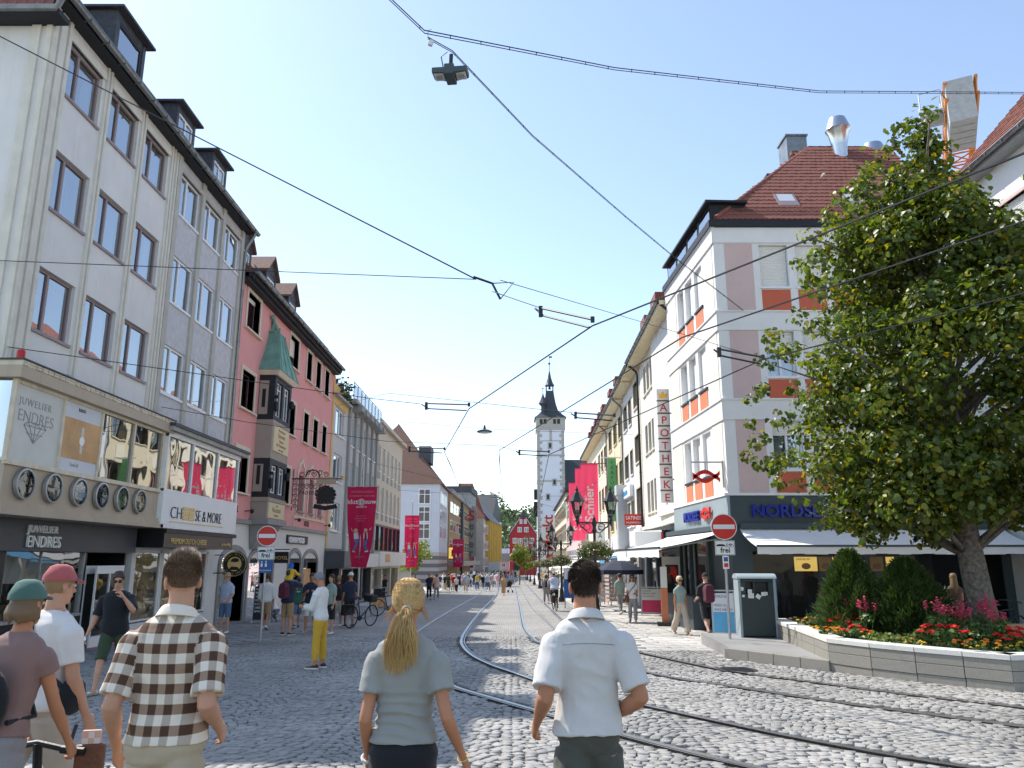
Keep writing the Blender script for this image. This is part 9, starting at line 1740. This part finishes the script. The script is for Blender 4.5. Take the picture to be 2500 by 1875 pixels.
P, g = folk('man in a dark tee and pale denim shorts right of the linen shirt man', (1480, 1476), 175, 1.78, 'm', dict(**WK), 'navy', .9, .48, 'pale_blue_cloth', 1.0, 'hair_brown', hat='maroon', vox=.016)
P, g = folk('woman in grey with a dark rucksack walking along the pavement edge', (1334, 1474), 4, 1.68, 'f', dict(**WK), 'grey_trouser', 1.5, .46, 'grey_trouser', 1.9, 'hair_brown', vox=.016, long=.1); b = worn('backpack', 'dark rucksack on the woman in grey', 'bag', P); backpack(g, b, 'black_cloth', .36, .25)
bc = bicycle('black bicycle ridden by the man in a sun hat', 2.05, 38.4, R(95), lean=0.0); P, g = folk('cyclist in pale blue shirt and sun hat riding away', (1355, 1490), 5, 1.76, 'm', dict(lean=22, lL=(62, 68, 5), lR=(30, 48, 5), aL=(45, 12, 50, 0), aR=(45, 12, 50, 0)), 'pale_blue_cloth', .9, .48, 'black_cloth', 1.0, 'hair_brown', loc=(2.04, 38.2), vox=.014, wide=1.08); cap_hat(g, P, 'beige_cloth', brim=True); P.location.z = gz(38.2) + .99 - g.pel.z
P, g = folk('young woman in a short brown dress under the linden tree', (2330, 1535), -15, 1.70, 'f', dict(aL=(8, 8, 60, -10), aR=(20, 8, 90, -20), **SD), 'brown_dress', .05, .5, None, 1, 'hair_light', sk=.36, loc=(10.75, 19.4), long=.38, vox=.012); b = worn('tote_bag', 'cream tote bag on the arm of the woman in brown', 'bag', P); MB().box(-.34, -.20, -.18, .10, .80, 1.16).build('bag', 'beige_cloth', b, bevel=.02); MB().tube([(-.27, -.1, 1.15), (-.2, -.02, 1.42), (-.27, .05, 1.15)], .01, 5).build('handle', 'beige_cloth', b)
P, g = folk('curly blonde woman left of the brown dress by the restaurant', (2250, 1535), 200, 1.66, 'f', dict(**SD), 'grey_trouser', 1.2, .48, 'denim', 1.9, 'hair_light', loc=(9.75, 20.0), long=.25, vox=.016); P, g = folk('man in a dark tee and glasses in front of the restaurant', (2300, 1530), 160, 1.76, 'm', dict(aL=(20, 5, 70, 0), aR=(20, 5, 70, 0), **SD), 'black_cloth', .9, .48, 'denim', 1.9, 'hair_brown', loc=(10.45, 20.6), vox=.016)
# middle distance
for lb, px, rz, H, sx, w, tm, bm, e, hr, kw in (('man in a black and white striped shirt walking away', (1047, 1464), 5, 1.78, 'm', WK, 'navy', 'black_cloth', 1.9, 'hair_light', {}), ('woman in a flowery blouse and pale trousers beside the striped shirt', (1065, 1464), -5, 1.70, 'f', WK2, 'face_print', 'grey_trouser', 1.9, 'hair_brown', {}), ('woman in a long white dress in the sunlit gap', (1083, 1440), 180, 1.70, 'f', WK, 'white_cloth', None, 1, 'hair_light', dict(sk=.75)), ('woman in a dark green dress in the sunlit gap', (1094, 1447), 5, 1.70, 'f', WK2, 'green_shorts', None, 1, 'hair_brown', dict(sk=.42)), ('child in a white top and dark trousers in the sunlit gap', (1114, 1447), 175, 1.45, 'm', WK, 'white_cloth', 'black_cloth', 1.9, 'hair_brown', {}), ('grey-haired man in a pale blue shirt and cream trousers', (1137, 1447), 182, 1.78, 'm', WK, 'pale_blue_cloth', 'beige_cloth', 1.9, 'hair_light', dict(wide=1.05)), ('woman in an orange summer dress crossing the rails', (1229, 1454), 160, 1.68, 'f', WK, 'orange_dress', None, 1, 'hair_light', dict(sk=.66))): folk(lb, px, rz, H, sx, dict(w), tm, .8, .48, bm, e, hr, vox=.022, fc=False, **kw)
# ---- crowd: a few figures shared, each its own object with its own colours
CR = []
for k, (sx, w) in enumerate((('m', WK), ('f', WK2), ('m', WK2), ('f', WK), ('m', SD), ('f', SD))):
	g = pose_rig(1.74 if sx == 'm' else 1.66, sx, wide=.95, **w); CR.append([(n_, me, m_) for n_, me, m_ in (('body', body(g, .028), 'crowd_skin'),)]); P0 = thing('person', 'x', 'person'); top(g, P0, 'crowd_cloth', .48, .9, .028); bottoms(g, P0, 'crowd_cloth', 1.9 if k % 2 else 1.05, .028, fl := .012); hair_cap(g, P0, 'hair_any', .24, .016, .74)
	CR[-1] += [(o.name.split('.')[0], o.data, o.data.materials[0].name) for o in P0.children]
	for o in list(P0.children): bpy.data.objects.remove(o)
	bpy.data.objects.remove(P0)
r5 = random.Random(12); TOPS = {'white': (.7, .7, .7), 'black': (.015, .015, .018), 'navy': (.02, .03, .07), 'pale blue': (.4, .48, .62), 'grey': (.22, .22, .23), 'red': (.42, .03, .04), 'green': (.05, .14, .08), 'beige': (.5, .42, .3), 'pink': (.6, .3, .33), 'yellow': (.6, .42, .08)}; BOTS = {'black': (.015, .015, .018), 'blue': (.06, .11, .22), 'beige': (.45, .37, .27), 'grey': (.2, .2, .21), 'white': (.65, .64, .62)}; HR = [(.03, .02, .014), (.1, .06, .03), (.35, .24, .1), (.4, .4, .4), (.02, .015, .012)]
def crowd(n, area, grp, where):
	for _ in range(n):
		x, y = area(); K = r5.choice(CR); tn, bn = r5.choice(list(TOPS)), r5.choice(list(BOTS)); P = thing('person', f'person in {tn} top and {bn} {"trousers" if CR.index(K) % 2 else "shorts"} {where}', 'person', (x, y, gz(y)), r5.choice((0, math.pi)) + r5.gauss(0, .5), grp); s = r5.uniform(.93, 1.05); P.scale = (s, s, s); hc = r5.choice(HR)
		for n_, me, m_ in K: o = link(bpy.data.objects.new(n_, me)); o.parent = P; o.color = (*(TOPS[tn] if n_ == 'shirt' else BOTS[bn] if n_ in ('trousers', 'shorts') else hc), 1)
def ar_left(): y = 74 + 85 * r5.random() ** 1.2; return r5.uniform(-7.6, -1.0 - 1.2 * r5.random()), y
def ar_far(): y = r5.uniform(150, 205); return r5.uniform(-5, 1.5), y
def ar_right(): y = 46 + 75 * r5.random(); return r5.uniform(3.6, 6.2), y
crowd(120, ar_left, 'crowd in the left half of the street', 'in the crowd left of the rails'); crowd(34, ar_far, 'crowd near the bridge end', 'in the crowd at the far street end'); crowd(58, ar_right, 'people on the right pavement', 'by the right terraces')
# ---- stroller by the orange dress
sy_ = 72.0; sx_ = at_y(1241, 1440, sy_)[0]; st_ = thing('stroller', 'black pushchair on the rails beside the orange dress', 'stroller', (sx_, sy_, gz(sy_)), R(30)); MB().loft([[(x * f, y, z) for x in (-.22, .22)] for y, z, f in ((-.3, .95, 1), (-.2, .55, 1), (.15, .45, 1), (.35, .6, 1))], cap=False, closed=False).build('seat', 'black_cloth', st_); MB().sphere((0, -.1, .85), .28, 10, 6, (.8, 1, .9)).build('hood', 'black_cloth', st_, smooth=60); MB().tube([(-.22, -.6, 1.05), (.22, -.6, 1.05)], .02, 5).tube([(.22, -.6, 1.05), (.22, .4, .1)], .018, 5).tube([(-.22, -.6, 1.05), (-.22, .4, .1)], .018, 5).tube([(.22, -.35, .1), (.22, .1, .6)], .018, 5).build('frame', 'black_metal', st_)
for x in (-.24, .24):
	for y in (-.35, .4): o = MB().lathe([(.04, -.02), (.11, -.02), (.11, .02), (.04, .02)], 12).build('wheel', 'tyre', st_); o.rotation_euler = (0, R(90), 0); o.location = (x, y, .11)
bpy.data.scenes.remove(TMP)
